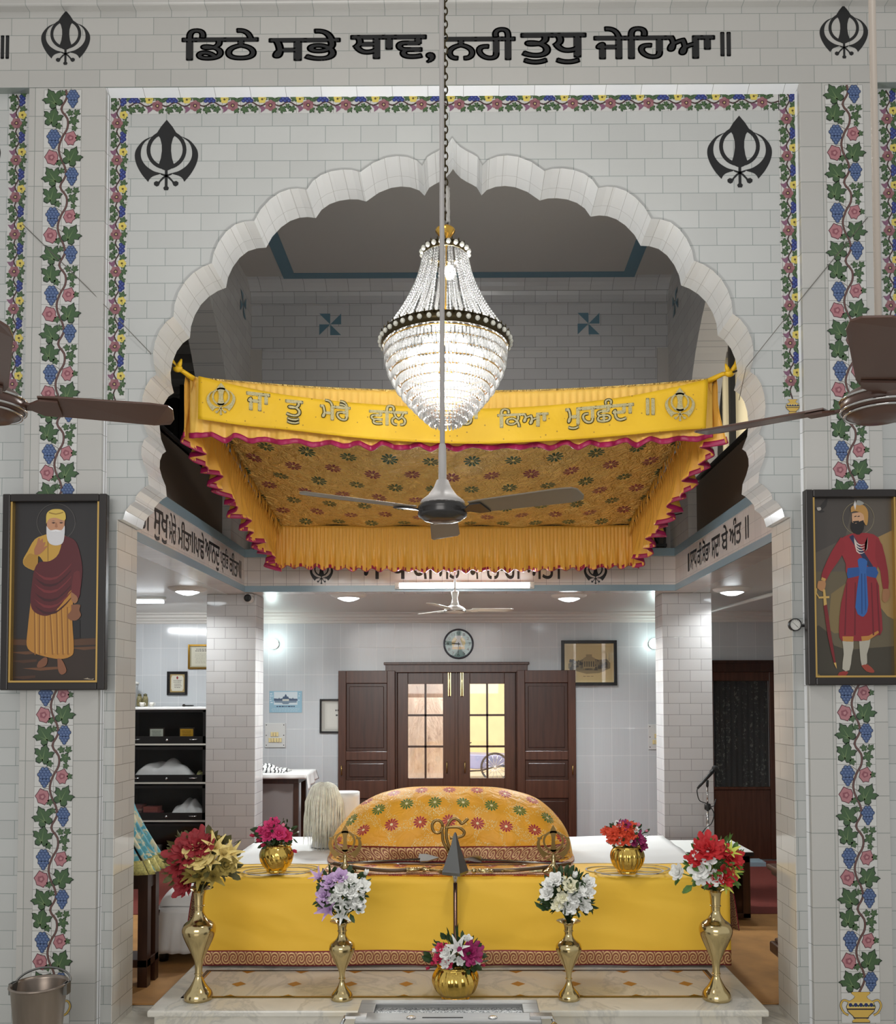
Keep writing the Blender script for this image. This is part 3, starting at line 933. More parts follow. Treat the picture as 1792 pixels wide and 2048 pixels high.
def vborder(parent, px0, px1, py0, py1):
    x0, x1 = A(px0, 500, YP).x, A(px1, 500, YP).x; z0, z1 = A(px0, py0, YP).z, A(px0, py1, YP).z
    flower_border(parent, lambda u, v, d: (x0 + u, YP - 0.0016 - d, z0 - v), z0 - z1, x1 - x0)
    urn(parent, (x0 + x1) / 2, z1 - 0.085, 0.1, YP, False)
vborder(wall, 217, 253, 190, 803)
vborder(wall, 1562, 1598, 181, 798)
vborder(bpy.data.objects['wall_left_bay'], 15, 49, 190, 815)
vborder(bpy.data.objects['wall_right_bay'], 1764, 1800, 181, 815)
hx0, hx1 = A(257, 200, YP).x, A(1558, 200, YP).x; hz1, hz0 = A(905, 188, YP).z, A(905, 224, YP).z
flower_border(wall, lambda u, v, d: (hx0 + v, YP - 0.0016 - d, hz0 + u), hx1 - hx0, hz1 - hz0)
# bright bevelled tile edges of the recessed panel
b = MB()
for x, s in ((xl0, -1), (xr0, 1)):
    b.add([(x + s * 0.004, YF, 0), (x - s * 0.02, YP - 0.001, 0), (x - s * 0.02, YP - 0.001, ztop - 0.03), (x + s * 0.004, YF, ztop)], [(0, 1, 2, 3)], False)
b.add([(xl0, YF, ztop + 0.004), (xl0 + 0.02, YP - 0.001, ztop - 0.03), (xr0 - 0.02, YP - 0.001, ztop - 0.03), (xr0, YF, ztop + 0.004)], [(0, 1, 2, 3)], False)
M['tile_bevel'] = tile('white_bevel_tiles', 'XZ', 0.2, 0.2, (226, 227, 229), (150, 150, 148), org=(0.0, 0.06), offset=0.0, mortar=0.0015, rough=0.1)
struct(b.build('trim_6', M['tile_bevel'], fix=False), 'white bevelled tile edge around the recessed arch panel', 'trim')
# ------------------------------------------------------------------ canopy cloth over the throne
def pattern_cloth(name, base, petal_a, petal_b, cu, cv, rad, npet=5, gold=(236, 206, 120), glit=0.5, rough=0.45, metal=0.0, wrinkle=0.6, wscale=22, depth=0.02, bw=0.035, uvscale=(1, 1), vmin=-9.0, u0=0.0, v0=0.0):
    """cloth printed with staggered rows of daisies and gold sequin scrolls; uv in metres"""
    t = NT(name)
    o = t.sep(t.coord('UV'))
    u = t.math('MULTIPLY', o[0], uvscale[0]); v = t.math('MULTIPLY', o[1], uvscale[1])
    vlow = t.math('GREATER_THAN', v, vmin)
    u = t.math('SUBTRACT', u, u0); v = t.math('SUBTRACT', v, v0)
    vr = t.math('DIVIDE', v, cv); row = t.math('FLOOR', vr)
    par = t.math('MODULO', t.math('ADD', row, 100.0), 2.0)
    ur = t.math('ADD', t.math('DIVIDE', u, cu), t.math('MULTIPLY', par, 0.5))
    fx = t.math('MULTIPLY', t.math('SUBTRACT', t.math('FRACT', t.math('ADD', ur, 100.0)), 0.5), cu)
    fy = t.math('MULTIPLY', t.math('SUBTRACT', t.math('FRACT', t.math('ADD', vr, 100.0)), 0.5), cv)
    r = t.math('SQRT', t.math('ADD', t.math('MULTIPLY', fx, fx), t.math('MULTIPLY', fy, fy)))
    th = t.math('ARCTAN2', fy, fx)
    lob = t.math('ABSOLUTE', t.math('COSINE', t.math('MULTIPLY', th, float(npet))))
    lim = t.math('MULTIPLY', t.math('MULTIPLY_ADD', t.math('POWER', lob, 0.5), 0.75, 0.25), rad)
    pet = t.math('MULTIPLY', t.math('LESS_THAN', r, lim), t.math('GREATER_THAN', lob, 0.32))
    pet = t.math('MULTIPLY', pet, vlow)
    core = t.math('MULTIPLY', t.math('LESS_THAN', r, rad * 0.2), vlow)
    vec = t.comb(u, v)
    nz = t.noise(7, vec, 4)
    b0 = t.ramp(nz, [(0.3, S(*(int(c * .93) for c in base))), (0.7, S(*base))])
    # scrolls of sequins
    vo = t.n('ShaderNodeTexVoronoi', feature='F1'); vo.inputs['Scale'].default_value = 120; t.put(vo.inputs['Vector'], vec)
    band = t.math('LESS_THAN', t.math('ABSOLUTE', t.math('SUBTRACT', t.noise(5.5, vec, 1), 0.5)), bw)
    dots = t.math('MULTIPLY', t.math('LESS_THAN', vo.outputs['Distance'], 0.33), band)
    dots = t.math('MULTIPLY', dots, glit)
    c1 = t.mix(dots, b0, S(*gold))
    pc = t.mix(par, S(*petal_a), S(*petal_b))
    c2 = t.mix(pet, c1, pc)
    c3 = t.mix(core, c2, S(*gold))
    t.col(c3)
    wv = t.noise(wscale, vec, 3, 0.6, 1.5)
    t.bump(t.math('ADD', t.math('MULTIPLY', wv, 1.0), t.math('MULTIPLY', dots, 0.15)), wrinkle, depth)
    t.set(rough, metal)
    return t.m

M['canopy_under'] = pattern_cloth('gold_brocade_canopy_cloth', (248, 210, 122), (150, 70, 88), (58, 100, 72), 0.29, 0.21, 0.062, 5, (252, 228, 140), 0.9, 0.30, 0.35, 1.0, 15, depth=0.09, bw=0.07)
M['sat_pale'] = mat('pale_gold_satin', (242, 196, 92), 0.42, bump=0.2, bscale=30)
M['satin'] = mat('orange_gold_satin', (238, 180, 76), 0.42, bump=0.2, bscale=30)
M['magenta'] = mat('magenta_satin_ribbon', (164, 28, 82), 0.4)
bn = NT('yellow_banner_cloth')
vo = bn.n('ShaderNodeTexVoronoi'); vo.inputs['Scale'].default_value = 22
mp = bn.n('ShaderNodeMapping'); bn.put(mp.inputs[0], bn.coord()); mp.inputs['Scale'].default_value = (1, 0.001, 1); bn.put(vo.inputs['Vector'], mp.outputs[0])
bn.col(bn.mix(bn.math('LESS_THAN', vo.outputs['Distance'], 0.10), bn.ramp(bn.noise(3), [(0.3, S(232, 182, 24)), (0.7, S(244, 196, 34))]), S(176, 128, 40)))
bn.bump(bn.noise(4, None, 3, 0.5, 1.0), 0.25, 0.03); bn.set(0.55)
M['banner'] = bn.m
M['silver'] = mat('silver_sequin_braid', (186, 174, 128), 0.35, 0.1, var=0.22, vscale=160, bump=0.25, bscale=160)

YCF, YCR = 5.24, 7.30
cFL, cFR = A(372, 752, YCF), A(1432, 756, YCF)
cRL, cRR = A(553, 1050, YCR), A(1265, 1050, YCR)
canopy = thing('canopy', 'yellow and gold cloth canopy with magenta ruffles hung over the throne', 'canopy', ((cFL.x + cFR.x) / 2, (YCF + YCR) / 2, cFL.z))
off = Vector(canopy.location)
def edge(p, q, t, sag):
    r = p.lerp(q, t); r = r.copy(); r.z -= sag * 4 * t * (1 - t)
    return r
def under(u, v):
    """u across, v front to back"""
    a = edge(cFL, cFR, u, 0.085); c = edge(cRL, cRR, u, 0.01)
    p = a.lerp(c, v); p.z -= 0.10 * math.sin(math.pi * v) * math.sin(math.pi * u) + 0.012 * math.sin(31 * u + 9 * v) * math.sin(17 * v)
    return p - off
b = MB(); b.grid(70, 50, under, True, True)
for k in b.uv: b.uv[k] = (b.uv[k][0] * 3.2, b.uv[k][1] * 2.1)
b.build('under_cloth', M['canopy_under'], canopy, solid=0.006)

def valance(name, p, q, sagt, drop, sagb, outv, m, nm=220, pleat=0.012, wl=0.035, flare=0.05, seed=1, trim=True, head=0.35):
    """gathered strip hung from the edge p-q; outv points away from the canopy"""
    rd = random.Random(seed); L = (q - p).length
    ph = [rd.uniform(0, 6.28) for _ in range(6)]
    def wave(s, v):
        fine = math.sin(6.28 * s / wl + 0.8 * math.sin(s * 13 + ph[0]))
        big = math.sin(6.28 * s / (wl * 3.1) + 1.6 * math.sin(s * 5 + ph[1])) + 0.5 * math.sin(6.28 * s / (wl * 6.3) + ph[2])
        k = max(0, (v - head) / (1 - head))
        return pleat * fine * (1 - 0.6 * k) * min(1, v * 6 + .25) + flare * big * k ** 1.4
    def fn(u, v, extra=0.0):
        a = edge(p, q, u, sagt)
        d = drop + sagb * 4 * u * (1 - u)
        s = u * L
        dz = d * v * (1 + 0.035 * math.sin(6.28 * s / (wl * 4) + ph[3]) * v)
        w = wave(s, v) + extra
        return Vector((a.x + outv.x * w, a.y + outv.y * w, a.z - dz)) - off
    b = MB(); b.grid(nm, 14, fn)
    o = b.build(name, m, canopy, solid=0.003)
    if trim:
        b = MB(); b.grid(nm, 3, lambda u, v: fn(u, 0.925 + 0.085 * v, 0.004))
        b.build('ruffle_trim', M['magenta'], o, solid=0.008)
    return o
valance('front_valance', cFL + Vector((0.02, 0.01, 0)), cFR + Vector((-0.02, 0.01, 0)), 0.085, 0.37, -0.015, Vector((0, -1, 0)), M['sat_pale'], 320, 0.006, 0.045, 0.02, 2)
valance('side_valance', cFL, cRL, 0.03, 0.38, -0.01, Vector((-1, 0, 0)), M['satin'], 240, 0.012, 0.055, 0.05, 3)
valance('side_valance', cFR, cRR, 0.03, 0.38, -0.01, Vector((1, 0, 0)), M['satin'], 240, 0.012, 0.055, 0.05, 4)
valance('back_valance', cRL, cRR, 0.01, 0.35, 0.03, Vector((0, 1, 0)), M['satin'], 340, 0.008, 0.03, 0.025, 5)
# tasselled gold fringe along the inside seam of the two sides
M['fringe'] = mat('gold_thread_fringe', (226, 172, 70), 0.35, 0.2)
for p, q, s in ((cFL, cRL, 1), (cFR, cRR, -1)):
    b = MB(); rd = random.Random(9)
    for k in range(95):
        u = k / 94
        a = edge(p, q, u, 0.03) - off
        x = a.x + s * (0.03 + 0.02 * rd.random())
        b.tube([(x, a.y, a.z - 0.005), (x + s * 0.004, a.y + rd.uniform(-.01, .01), a.z - 0.05), (x - s * 0.006, a.y + rd.uniform(-.02, .02), a.z - 0.105)], [0.005, 0.004, 0.002], 4)
    b.build('gold_fringe', M['fringe'], canopy)
# lettered banner across the front
YBN = YCF - 0.06
bt = [A(x, y, YBN) for x, y in ((397, 752), (470, 770), (560, 788), (680, 803), (800, 812), (905, 817), (1010, 816), (1130, 808), (1240, 795), (1340, 776), (1416, 758))]
bb = [A(x, y, YBN) for x, y in ((396, 838), (480, 850), (560, 858), (680, 872), (800, 882), (905, 887), (1010, 886), (1130, 880), (1240, 871), (1340, 862), (1412, 856))]
tb, bbm = spline(bt, 8), spline(bb, 8)
n = len(tb) - 1
def ban(u, v):
    i = min(int(u * n), n - 1); f = u * n - i
    t = tb[i].lerp(tb[i + 1], f); c = bbm[i].lerp(bbm[i + 1], f)
    p = t.lerp(c, v)
    return Vector((p.x, YBN + 0.004 * math.sin(u * 30) * math.sin(v * 5), p.z)) - off
b = MB(); b.grid(80, 10, ban)
ban_o = b.build('banner', M['banner'], canopy, solid=0.003)
b = MB()
fnb = lambda u, v, d: (u - off.x, YBN - 0.007 - d - off.y, v - off.z)
for s, x0, y0, x1, y1, sl in (("ਜਾ", 493, 786, 541, 823, .12), ("ਤੂ", 571, 801, 607, 850, .10), ("ਮੇਰੈ", 640, 800, 702, 842, .09), ("ਵਲਿ", 738, 810, 816, 852, .05),
                          ("ਹੈ", 845, 808, 890, 852, 0), ("ਤਾ", 918, 818, 960, 852, 0), ("ਕਿਆ", 994, 816, 1097, 855, -.03), ("ਮੁਹਛੰਦਾ", 1130, 799, 1268, 856, -.08), ("॥", 1291, 797, 1309, 831, 0)):
    u0, u1, v0, v1 = px_box(x0, y0, x1, y1, YBN)
    put_text(b, s, lambda u, v, d, c=(u0 + u1) / 2, sl=sl: fnb(u, v - sl * (u - c), d), u0, u1, v0, v1, bold=0.028, d=0.001)
b.build('lettering', M['silver'], ban_o)
for x, y, w in ((443, 799, 58), (1359, 810, 60)):
    c = A(x, y, YBN); b = MB()
    khanda(b, lambda u, v, d, c=c: fnb(c.x + u, c.z + v, d), w * YBN / FPX, 0.0, 0.005)
    b.build('emblem', M['silver'], ban_o)
# knots and cords at the front corners
hookL, hookR = A(338, 722, 5.12), A(1487, 737, 5.10)
for p, h, s in ((cFL, hookL, -1), (cFR, hookR, 1)):
    b = MB()
    p0 = p - off; h0 = h - off
    b.tube([p0 + Vector((-s * 0.05, 0, -0.02)), p0.lerp(h0, .25) + Vector((0, 0, 0.01)), p0.lerp(h0, .5)], [0.018, 0.014, 0.01], 8)
    b.ball(p0.lerp(h0, .5), 0.024, 8, 6, (1.3, 1, .9))
    q = p0.lerp(h0, .5)
    b.tube([q, q + Vector((s * 0.04, -0.01, 0.045)), q + Vector((s * 0.05, -0.015, 0.12))], [0.012, 0.02, 0.006], 6)
    b.tube([q, q + Vector((-s * 0.02, -0.02, 0.02)), q + Vector((-s * 0.03, -0.02, 0.05))], [0.012, 0.015, 0.005], 6)
    b.build('tie_knot', M['banner'], canopy)
    b = MB(); b.tube([q, h0], 0.006, 6); b.build('cord', M['black'], canopy)
for p, s in ((cRL, -1), (cRR, 1)):
    b = MB(); h = Vector((XL if s < 0 else XR, YCR + 0.1, p.z + 0.12)) - off
    b.tube([p - off, h], 0.005, 6); b.build('cord', M['black'], canopy)
# two fine wires running up over the piers
for i, pts in enumerate((((45, 448), (175, 575), (300, 705), (330, 768)), ((1735, 435), (1600, 600), (1492, 735), (1478, 800)))):
    w = [A(pts[0][0], pts[0][1], YF - 0.004), A(pts[1][0], pts[1][1], YF - 0.004), A(pts[2][0], pts[2][1], YP - 0.016), A(pts[3][0], pts[3][1], YB - 0.02)]
    b = MB(); b.tube(w, 0.0022, 5)
    b.build('wire', mat('grey_wire_%d' % i, (110, 106, 100), 0.5), wall)
# ------------------------------------------------------------------ things hanging in the front hall
b = MB(); b.box(-4.2, 4.2, 1.2, YF - 0.05, 6.6, 6.75)
struct(b.build('ceiling_hall', M['plaster']), 'white ceiling of the front hall', 'ceiling')
M['gold_metal'] = mat('polished_gilt_brass', (214, 168, 78), 0.16, 1.0)
M['dark_gilt'] = mat('dark_gilt_metal', (66, 56, 34), 0.35, 0.8)
cr = NT('cut_glass_crystal')
tr = cr.n('ShaderNodeBsdfTransparent'); gl = cr.n('ShaderNodeBsdfGlossy'); tl = cr.n('ShaderNodeBsdfTranslucent'); df = cr.n('ShaderNodeBsdfDiffuse')
gl.inputs['Roughness'].default_value = 0.12
tl.inputs[0].default_value = (0.16, 0.16, 0.155, 1); df.inputs[0].default_value = (0.12, 0.12, 0.118, 1)
def mixs(f, a, b2):
    nd = cr.n('ShaderNodeMixShader'); cr.put(nd.inputs[0], f); cr.t.links.new(a, nd.inputs[1]); cr.t.links.new(b2, nd.inputs[2]); return nd.outputs[0]
m1 = mixs(0.5, tl.outputs[0], df.outputs[0]); m2 = mixs(0.3, m1, gl.outputs[0]); m3_ = mixs(0.38, m2, tr.outputs[0])
cr.t.links.new(m3_, cr.t.nodes['Material Output'].inputs['Surface'])
M['crystal'] = cr.m
M['stud'] = mat('clear_glass_stud', (226, 224, 212), 0.08, var=0.3, vscale=200)
M['bulb'] = emit('lit_lamp_bulb', (255, 252, 244), 22)

YCH = 3.9
def zc(py): return A(891, py, YCH).z
kx = YCH / FPX
ch = thing('chandelier', 'large lit crystal chandelier hanging in front of the canopy', 'chandelier', (A(891, 690, YCH).x, YCH, zc(690)))
oz = ch.location.z
b = MB()
b.lathe([(.001, zc(452) - oz), (.03, zc(455) - oz), (.045, zc(460) - oz), (.046, zc(463) - oz), (.03, zc(472) - oz), (.016, zc(478) - oz), (.010, zc(484) - oz), (.017, zc(489) - oz), (.010, zc(495) - oz), (.006, zc(503) - oz), (.006, zc(690) - oz)], n=20)
b.build('stem', M['gold_metal'], ch)
def ring(py0, py1, r, name, n):
    z0, z1 = zc(py1) - oz, zc(py0) - oz
    bb = MB(); m = 64
    bb.lathe([(r, z0), (r + .004, z0), (r + .008, z1), (r + .004, z1)], n=m, cap=False)
    for k in range(n):
        a = 6.2832 * k / n
        bb.tube([(math.cos(a) * (r + .008), math.sin(a) * (r + .008), z1 - .004), (math.cos(a) * (r + .010), math.sin(a) * (r + .010), z1 + .010)], [0.005, 0.002], 5)
    o = bb.build(name, M['dark_gilt'], ch)
    cb = MB()
    for k in range(n):
        a = 6.2832 * (k + .5) / n
        cb.ball((math.cos(a) * (r + .012), math.sin(a) * (r + .012), (z0 + z1) / 2), min(.0115, (z1 - z0) * .45), 8, 6)
    cb.build('crystal_studs_rim', M['stud'], o)
    return o
ring(500, 512, 43 * kx, 'crown_ring', 20); ring(676, 696, 127 * kx, 'main_ring', 44)
rp = [(514, 44), (540, 50), (565, 58), (600, 74), (630, 91), (652, 106), (672, 119), (684, 125)]
sp = spline([(r * kx, zc(y) - oz, 0) for y, r in rp], 12)
L = [0]
for i in range(1, len(sp)): L.append(L[-1] + (sp[i] - sp[i - 1]).length)
def at_len(s):
    for i in range(1, len(sp)):
        if L[i] >= s: return sp[i - 1].lerp(sp[i], (s - L[i - 1]) / (L[i] - L[i - 1]))
    return sp[-1]
strand = MB(); nb = 30
for k in range(nb):
    p = at_len(L[-1] * (k + .5) / nb)
    strand.ball((p.x, 0, p.y), 0.0078 + 0.0016 * k / nb, 6, 4)
so = strand.build('bead_strand', M['crystal'], ch)
for k in range(1, 40):
    c = so.copy(); C.objects.link(c); c.rotation_euler = (0, 0, 6.2832 * k / 40 + (0.02 if k % 2 else -0.02))
prof = [(700, 124), (716, 122), (732, 117), (748, 109), (763, 100), (777, 89), (790, 78), (802, 66), (813, 55), (823, 44), (832, 33), (840, 22)]
for i, (y, r) in enumerate(prof):
    rr = r * kx; n = max(12, int(rr * 6.2832 / 0.0165)); bb = MB(); z = zc(y) - oz; h = 0.047 if i < 11 else 0.035
    for k in range(n):
        a = 6.2832 * (k + .5 * (i % 2)) / n
        x, yy = math.cos(a) * rr, math.sin(a) * rr
        T = Matrix.Rotation(a, 3, 'Z')
        pts = [(0, 0, 0), (.004, .0062, -.008), (-.004, .0062, -.008), (-.004, -.0062, -.008), (.004, -.0062, -.008), (.003, .005, -h + .008), (-.003, .005, -h + .008), (-.003, -.005, -h + .008), (.003, -.005, -h + .008), (0, 0, -h)]
        bb.add([(T @ Vector(p)) + Vector((x, yy, z)) for p in pts], [(0, 1, 2), (0, 2, 3), (0, 3, 4), (0, 4, 1), (1, 5, 6, 2), (2, 6, 7, 3), (3, 7, 8, 4), (4, 8, 5, 1), (9, 6, 5), (9, 7, 6), (9, 8, 7), (9, 5, 8)], False)
    o = bb.build('crystal_tier_fringe', M['crystal'], ch)
    bb = MB(); bb.lathe([(rr - .002, z), (rr + .002, z), (rr + .002, z + .004), (rr - .002, z + .004)], n=48, cap=False); bb.build('tier_rim', M['gold_metal'], o)
for k in range(9):
    if k == 0: p = (0.02, 0, zc(545) - oz)
    elif k < 7: p = (0.15 * math.cos(k * 1.047), 0.15 * math.sin(k * 1.047), zc(712) - oz)
    else: p = (0.05 * (1 if k == 7 else -1), 0.03, zc(752) - oz)
    bb = MB(); bb.ball(p, 0.026 if k == 0 else 0.022, 12, 8, (1, 1, 1.3)); bb.build('lamp_bulb', M['bulb'], ch)
bulb('chandelier_lamp_top', (ch.location.x + .02, YCH, zc(545)), 60, 0.03, (1, .985, .95))
bulb('chandelier_lamp_ring', (ch.location.x, YCH, zc(720)), 135, 0.12, (1, .985, .95))
# chain up to the hall ceiling
b = MB(); z = zc(452) - oz; top = 6.6 - oz; k = 0
while z < top - 0.02:
    pts = []
    for i in range(10):
        a = 6.2832 * i / 10
        q = Vector((0.012 * math.cos(a), 0, 0.019 * math.sin(a) + 0.017))
        if k % 2: q = Vector((0, q.x, q.z))
        pts.append((q.x, q.y, q.z + z))
    b.tube(pts, 0.0036, 5, True); z += 0.031; k += 1
b.build('chain', M['dark_gilt'], ch)
b = MB(); rd = random.Random(4); zz = zc(385) - oz
for k in range(3):
    b.tube([(0.012 + .004 * math.sin(i * 1.1 + k * 2), .012 * math.cos(i * .9 + k), zc(375 + i * 9) - oz) for i in range(9)], 0.007, 6)
b.build('wrapped_cable', mat('white_flex', (196, 192, 186), 0.6), ch)

# ------------------------------------------------------------------ ceiling fans
def fan(name, label, c, ztop, blades, mats, motor, sleeve, pitch=-10, bw=0.125, rod=0.010):
    """blades: list of (angle, length); motor: lathe profile list; mats: body, lower, blade"""
    f = thing(name, label, 'ceiling fan', c)
    b = MB(); b.lathe([(rod, 0.0), (rod, ztop - c[2])], n=12); b.build('down_rod', mats[3], f)
    b = MB(); b.lathe(sleeve, n=20); b.build('rod_cover', mats[0], f)
    b = MB(); b.lathe(motor, n=36); b.build('motor_housing', mats[1], f)
    for ang, ln in blades:
        Mx = Matrix.Rotation(R(ang), 4, 'Z') @ Matrix.Rotation(R(pitch), 4, 'X')
        b = MB(); r0 = 0.145
        pts = [(r0, -bw * .40), (r0 + .05, -bw * .47), (ln - .06, -bw * .54), (ln - .012, -bw * .46), (ln, -bw * .25), (ln, bw * .25), (ln - .012, bw * .46), (ln - .06, bw * .54), (r0 + .05, bw * .47), (r0, bw * .40)]
        b.prism(pts, lambda u, v, d: tuple(Mx @ Vector((u, v, d + 0.006 * (1 - (v / bw * 2) ** 2)))), -0.003, 0.003)
        bo = b.build('blade', mats[2], f, bevel=0.0015)
        b = MB()
        b.prism([(0.06, -.022), (0.12, -.018), (0.15, -.045), (0.20, -.045), (0.20, .045), (0.15, .045), (0.12, .018), (0.06, .022)], lambda u, v, d: tuple(Mx @ Vector((u, v, d))), -0.010, -0.0035)
        b.build('blade_bracket', mats[4], bo)
    return f
M['fan_grey'] = mat('grey_white_enamel', (178, 174, 172), 0.35)
M['fan_dark'] = mat('dark_steel_enamel', (58, 56, 55), 0.25, 0.4)
M['fan_brown'] = mat('brown_fan_enamel', (88, 62, 52), 0.3)
M['chrome'] = mat('polished_steel', (200, 198, 196), 0.14, 1.0)
M['beige_rod'] = mat('beige_pipe_paint', (186, 174, 162), 0.4)
M['white_fan'] = mat('white_fan_enamel', (222, 220, 214), 0.35)
M['fan_dusty'] = mat('grey_brown_blade', (120, 108, 92), 0.45)
h = A(885, 1022, 3.5)
fan('ceiling_fan', 'grey ceiling fan on a long rod hanging in front of the canopy centre', h, 6.6, [(90, .60), (212, .60), (330, .60)],
    (M['fan_grey'], M['fan_dark'], M['fan_dusty'], M['fan_grey'], M['fan_dark']),
    [(.001, -.045), (.05, -.043), (.075, -.038), (.088, -.028), (.098, -.022), (.101, -.012), (.098, -.002), (.101, .004), (.100, .016), (.092, .026), (.06, .032), (.001, .034)],
    [(.094, .022), (.088, .040), (.060, .062), (.036, .095), (.024, .125), (.0165, .13), (.0165, .23), (.014, .27), (.010, .275)])
prof_side = [(.001, -.060), (.03, -.060), (.05, -.052), (.07, -.050), (.076, -.042), (.092, -.036), (.096, -.028), (.104, -.022), (.106, -.008), (.106, .004), (.10, .012), (.088, .028), (.06, .042), (.03, .05), (.001, .052)]
slv = [(.03, .048), (.034, .075), (.036, .10), (.028, .104), (.012, .108)]
brn = (M['fan_brown'], M['fan_brown'], M['fan_brown'], M['beige_rod'], M['fan_brown'])
def side_fan(label, px, blades):
    c = A(px, 803, 2.5)
    f = fan('ceiling_fan', label, c, 6.6, blades, brn, prof_side, slv)
    for z, r in ((-.036, .0955), (-.022, .1065), (.008, .1065)):
        b = MB(); b.tube([(r * math.cos(a * .1571), r * math.sin(a * .1571), z) for a in range(40)], 0.004, 6, True)
        b.build('chrome_ring', M['chrome'], f)
    return f
side_fan('brown ceiling fan at the right border beside the vine pilaster', 1760, [(146, .54), (244, .62), (15, .55)])
side_fan('brown ceiling fan cut by the left border, one blade toward the arch', -28, [(15, .52), (298, .64), (150, .55)])
# ------------------------------------------------------------------ marble platform
PX0, PX1, PY0, PZ = -1.685, 1.595, 4.645, 0.15
pm = NT('white_marble_with_grey_veins')
v1 = pm.noise(1.6, None, 9, 0.62, 1.6)
pm.col(pm.ramp(v1, [(0.32, S(206, 203, 194)), (0.46, S(214, 210, 200)), (0.5, S(192, 189, 181)), (0.54, S(212, 207, 194)), (0.75, S(214, 202, 176))])); pm.set(0.14)
M['marble_white'] = pm.m
M['inlay_dark'] = mat('dark_brown_stone_inlay', (70, 60, 44), 0.2)
M['inlay_ochre'] = mat('ochre_stone_inlay', (176, 122, 50), 0.2)
plat = thing('marble_platform', 'low veined white marble platform with ochre diamond inlay under the brass vases', 'platform', (0, 0, 0))
b = MB(); b.box(PX0 + 0.03, PX1 - 0.03, PY0 + 0.03, 7.1, 0.0, PZ - 0.035); b.build('plinth', M['marble_white'], plat)
b = MB(); b.box(PX0, PX1, PY0, 7.1, PZ - 0.035, PZ); b.build('top_slab', M['marble_white'], plat, bevel=0.008)
fx0, fx1, fy0, fy1 = AZ(361, 1996, PZ).x, AZ(1464, 1996, PZ).x, AZ(905, 1996, PZ).y, 5.31
b = MB(); zz = PZ + 0.0006; w = 0.014
for x0, x1, y0, y1 in ((fx0, fx1, fy0, fy0 + w * 1.6), (fx0, fx1, fy1, fy1 + w * 1.6), (fx0, fx0 + w * 1.6, fy0, fy1), (fx1 - w * 1.6, fx1, fy0, fy1)):
    b.add([(x0, y0, zz), (x1, y0, zz), (x1, y1, zz), (x0, y1, zz)], [(0, 1, 2, 3)], False)
b.build('border_inlay', M['inlay_dark'], plat, fix=False)
b = MB(); q = 0.043
for k in range(9):
    x = -1.31 + 0.322 * k
    if x > fx1: continue
    ym = (fy0 + fy1) / 2
    b.add([(x - q, ym, zz), (x, ym - q, zz), (x + q, ym, zz), (x, ym + q, zz)], [(0, 1, 2, 3)], False)
    b.add([(x - q, fy0 + w * 1.6, zz), (x + q, fy0 + w * 1.6, zz), (x, fy0 + q + w, zz)], [(0, 1, 2)], False)
    b.add([(x - q, fy1, zz), (x, fy1 - q, zz), (x + q, fy1, zz)], [(0, 1, 2)], False)
for x0, x1, y0, y1 in ((fx0 + .03, fx1 - .03, fy0 + .024, fy0 + .034), (fx0 + .024, fx0 + .034, fy0 + .03, fy1), (fx1 - .034, fx1 - .024, fy0 + .03, fy1)):
    b.add([(x0, y0, zz), (x1, y0, zz), (x1, y1, zz), (x0, y1, zz)], [(0, 1, 2, 3)], False)
b.build('diamond_inlay', M['inlay_ochre'], plat, fix=False)

# ------------------------------------------------------------------ throne table with its sheets
TX0, TX1, TY0, TY1, TZ = -1.60, 1.55, 5.42, 7.0, 0.68
M['wood_dark'] = mat('dark_varnished_wood', (62, 36, 24), 0.3, var=0.25, vscale=6, stretch=(6, 6, 0.7))
M['white_cloth'] = mat('white_cotton_sheet', (232, 231, 229), 0.85, bump=0.25, bscale=9)
tb_ = thing('low_table', 'broad low table under the white and yellow sheets on the marble platform', 'table', (0, 0, PZ + .001))
b = MB(); b.box(TX0, TX1, TY0, TY1, TZ - 0.06 - PZ, TZ - PZ); b.build('table_top', M['wood_dark'], tb_)
for x in (TX0 + .05, TX1 - .05):
    for y in (TY0 + .06, TY1 - .06):
        b = MB(); b.box(x - .04, x + .04, y - .04, y + .04, 0, TZ - 0.06 - PZ); b.build('leg', M['wood_dark'], tb_)
def sheet():
    b = MB()
    def fn(u, v):
        x = TX0 - 0.03 + (TX1 - TX0 + 0.06) * u; y = TY0 + (TY1 + 0.02 - TY0) * v
        return (x, y, TZ + 0.004 + 0.003 * math.sin(y * 21 + 2 * math.sin(x * 3)) + 0.002 * math.sin(x * 13))
    b.grid(60, 40, fn)
    for s, x in ((-1, TX0 - 0.03), (1, TX1 + 0.03)):
        b.grid(40, 6, lambda u, v: (x + s * (0.02 * v + 0.012 * math.sin(u * 40) * v), TY0 + (TY1 + .02 - TY0) * u, TZ + 0.004 - 0.42 * v))
    return tag(b.build('sheet', M['white_cloth'], solid=0.004), 'white cotton sheet spread over the rear of the throne table', 'sheet')
sheet()
yc = NT('yellow_cotton_cover')
yc.col(yc.ramp(yc.noise(1.2, None, 3), [(0.3, S(252, 198, 58)), (0.7, S(255, 206, 66))]))
o = yc.sep(yc.coord())
ff = yc.noise(1.6, yc.comb(yc.math('MULTIPLY_ADD', o[2], 0.9, o[0]), yc.math('MULTIPLY', o[2], 2.2), 0.0), 1.5, 0.4, 0.5)
cre = yc.math('MULTIPLY', yc.math('LESS_THAN', yc.math('ABSOLUTE', yc.math('SUBTRACT', yc.math('ADD', o[2], yc.math('MULTIPLY', yc.noise(2.5), 0.05)), 0.475)), 0.004), 0.05)
yc.bump(yc.math('ADD', ff, cre), 0.38, 0.12); yc.set(0.62)
M['yellow'] = yc.m
br = NT('red_gold_brocade_border')
o = br.sep(br.coord('UV'))
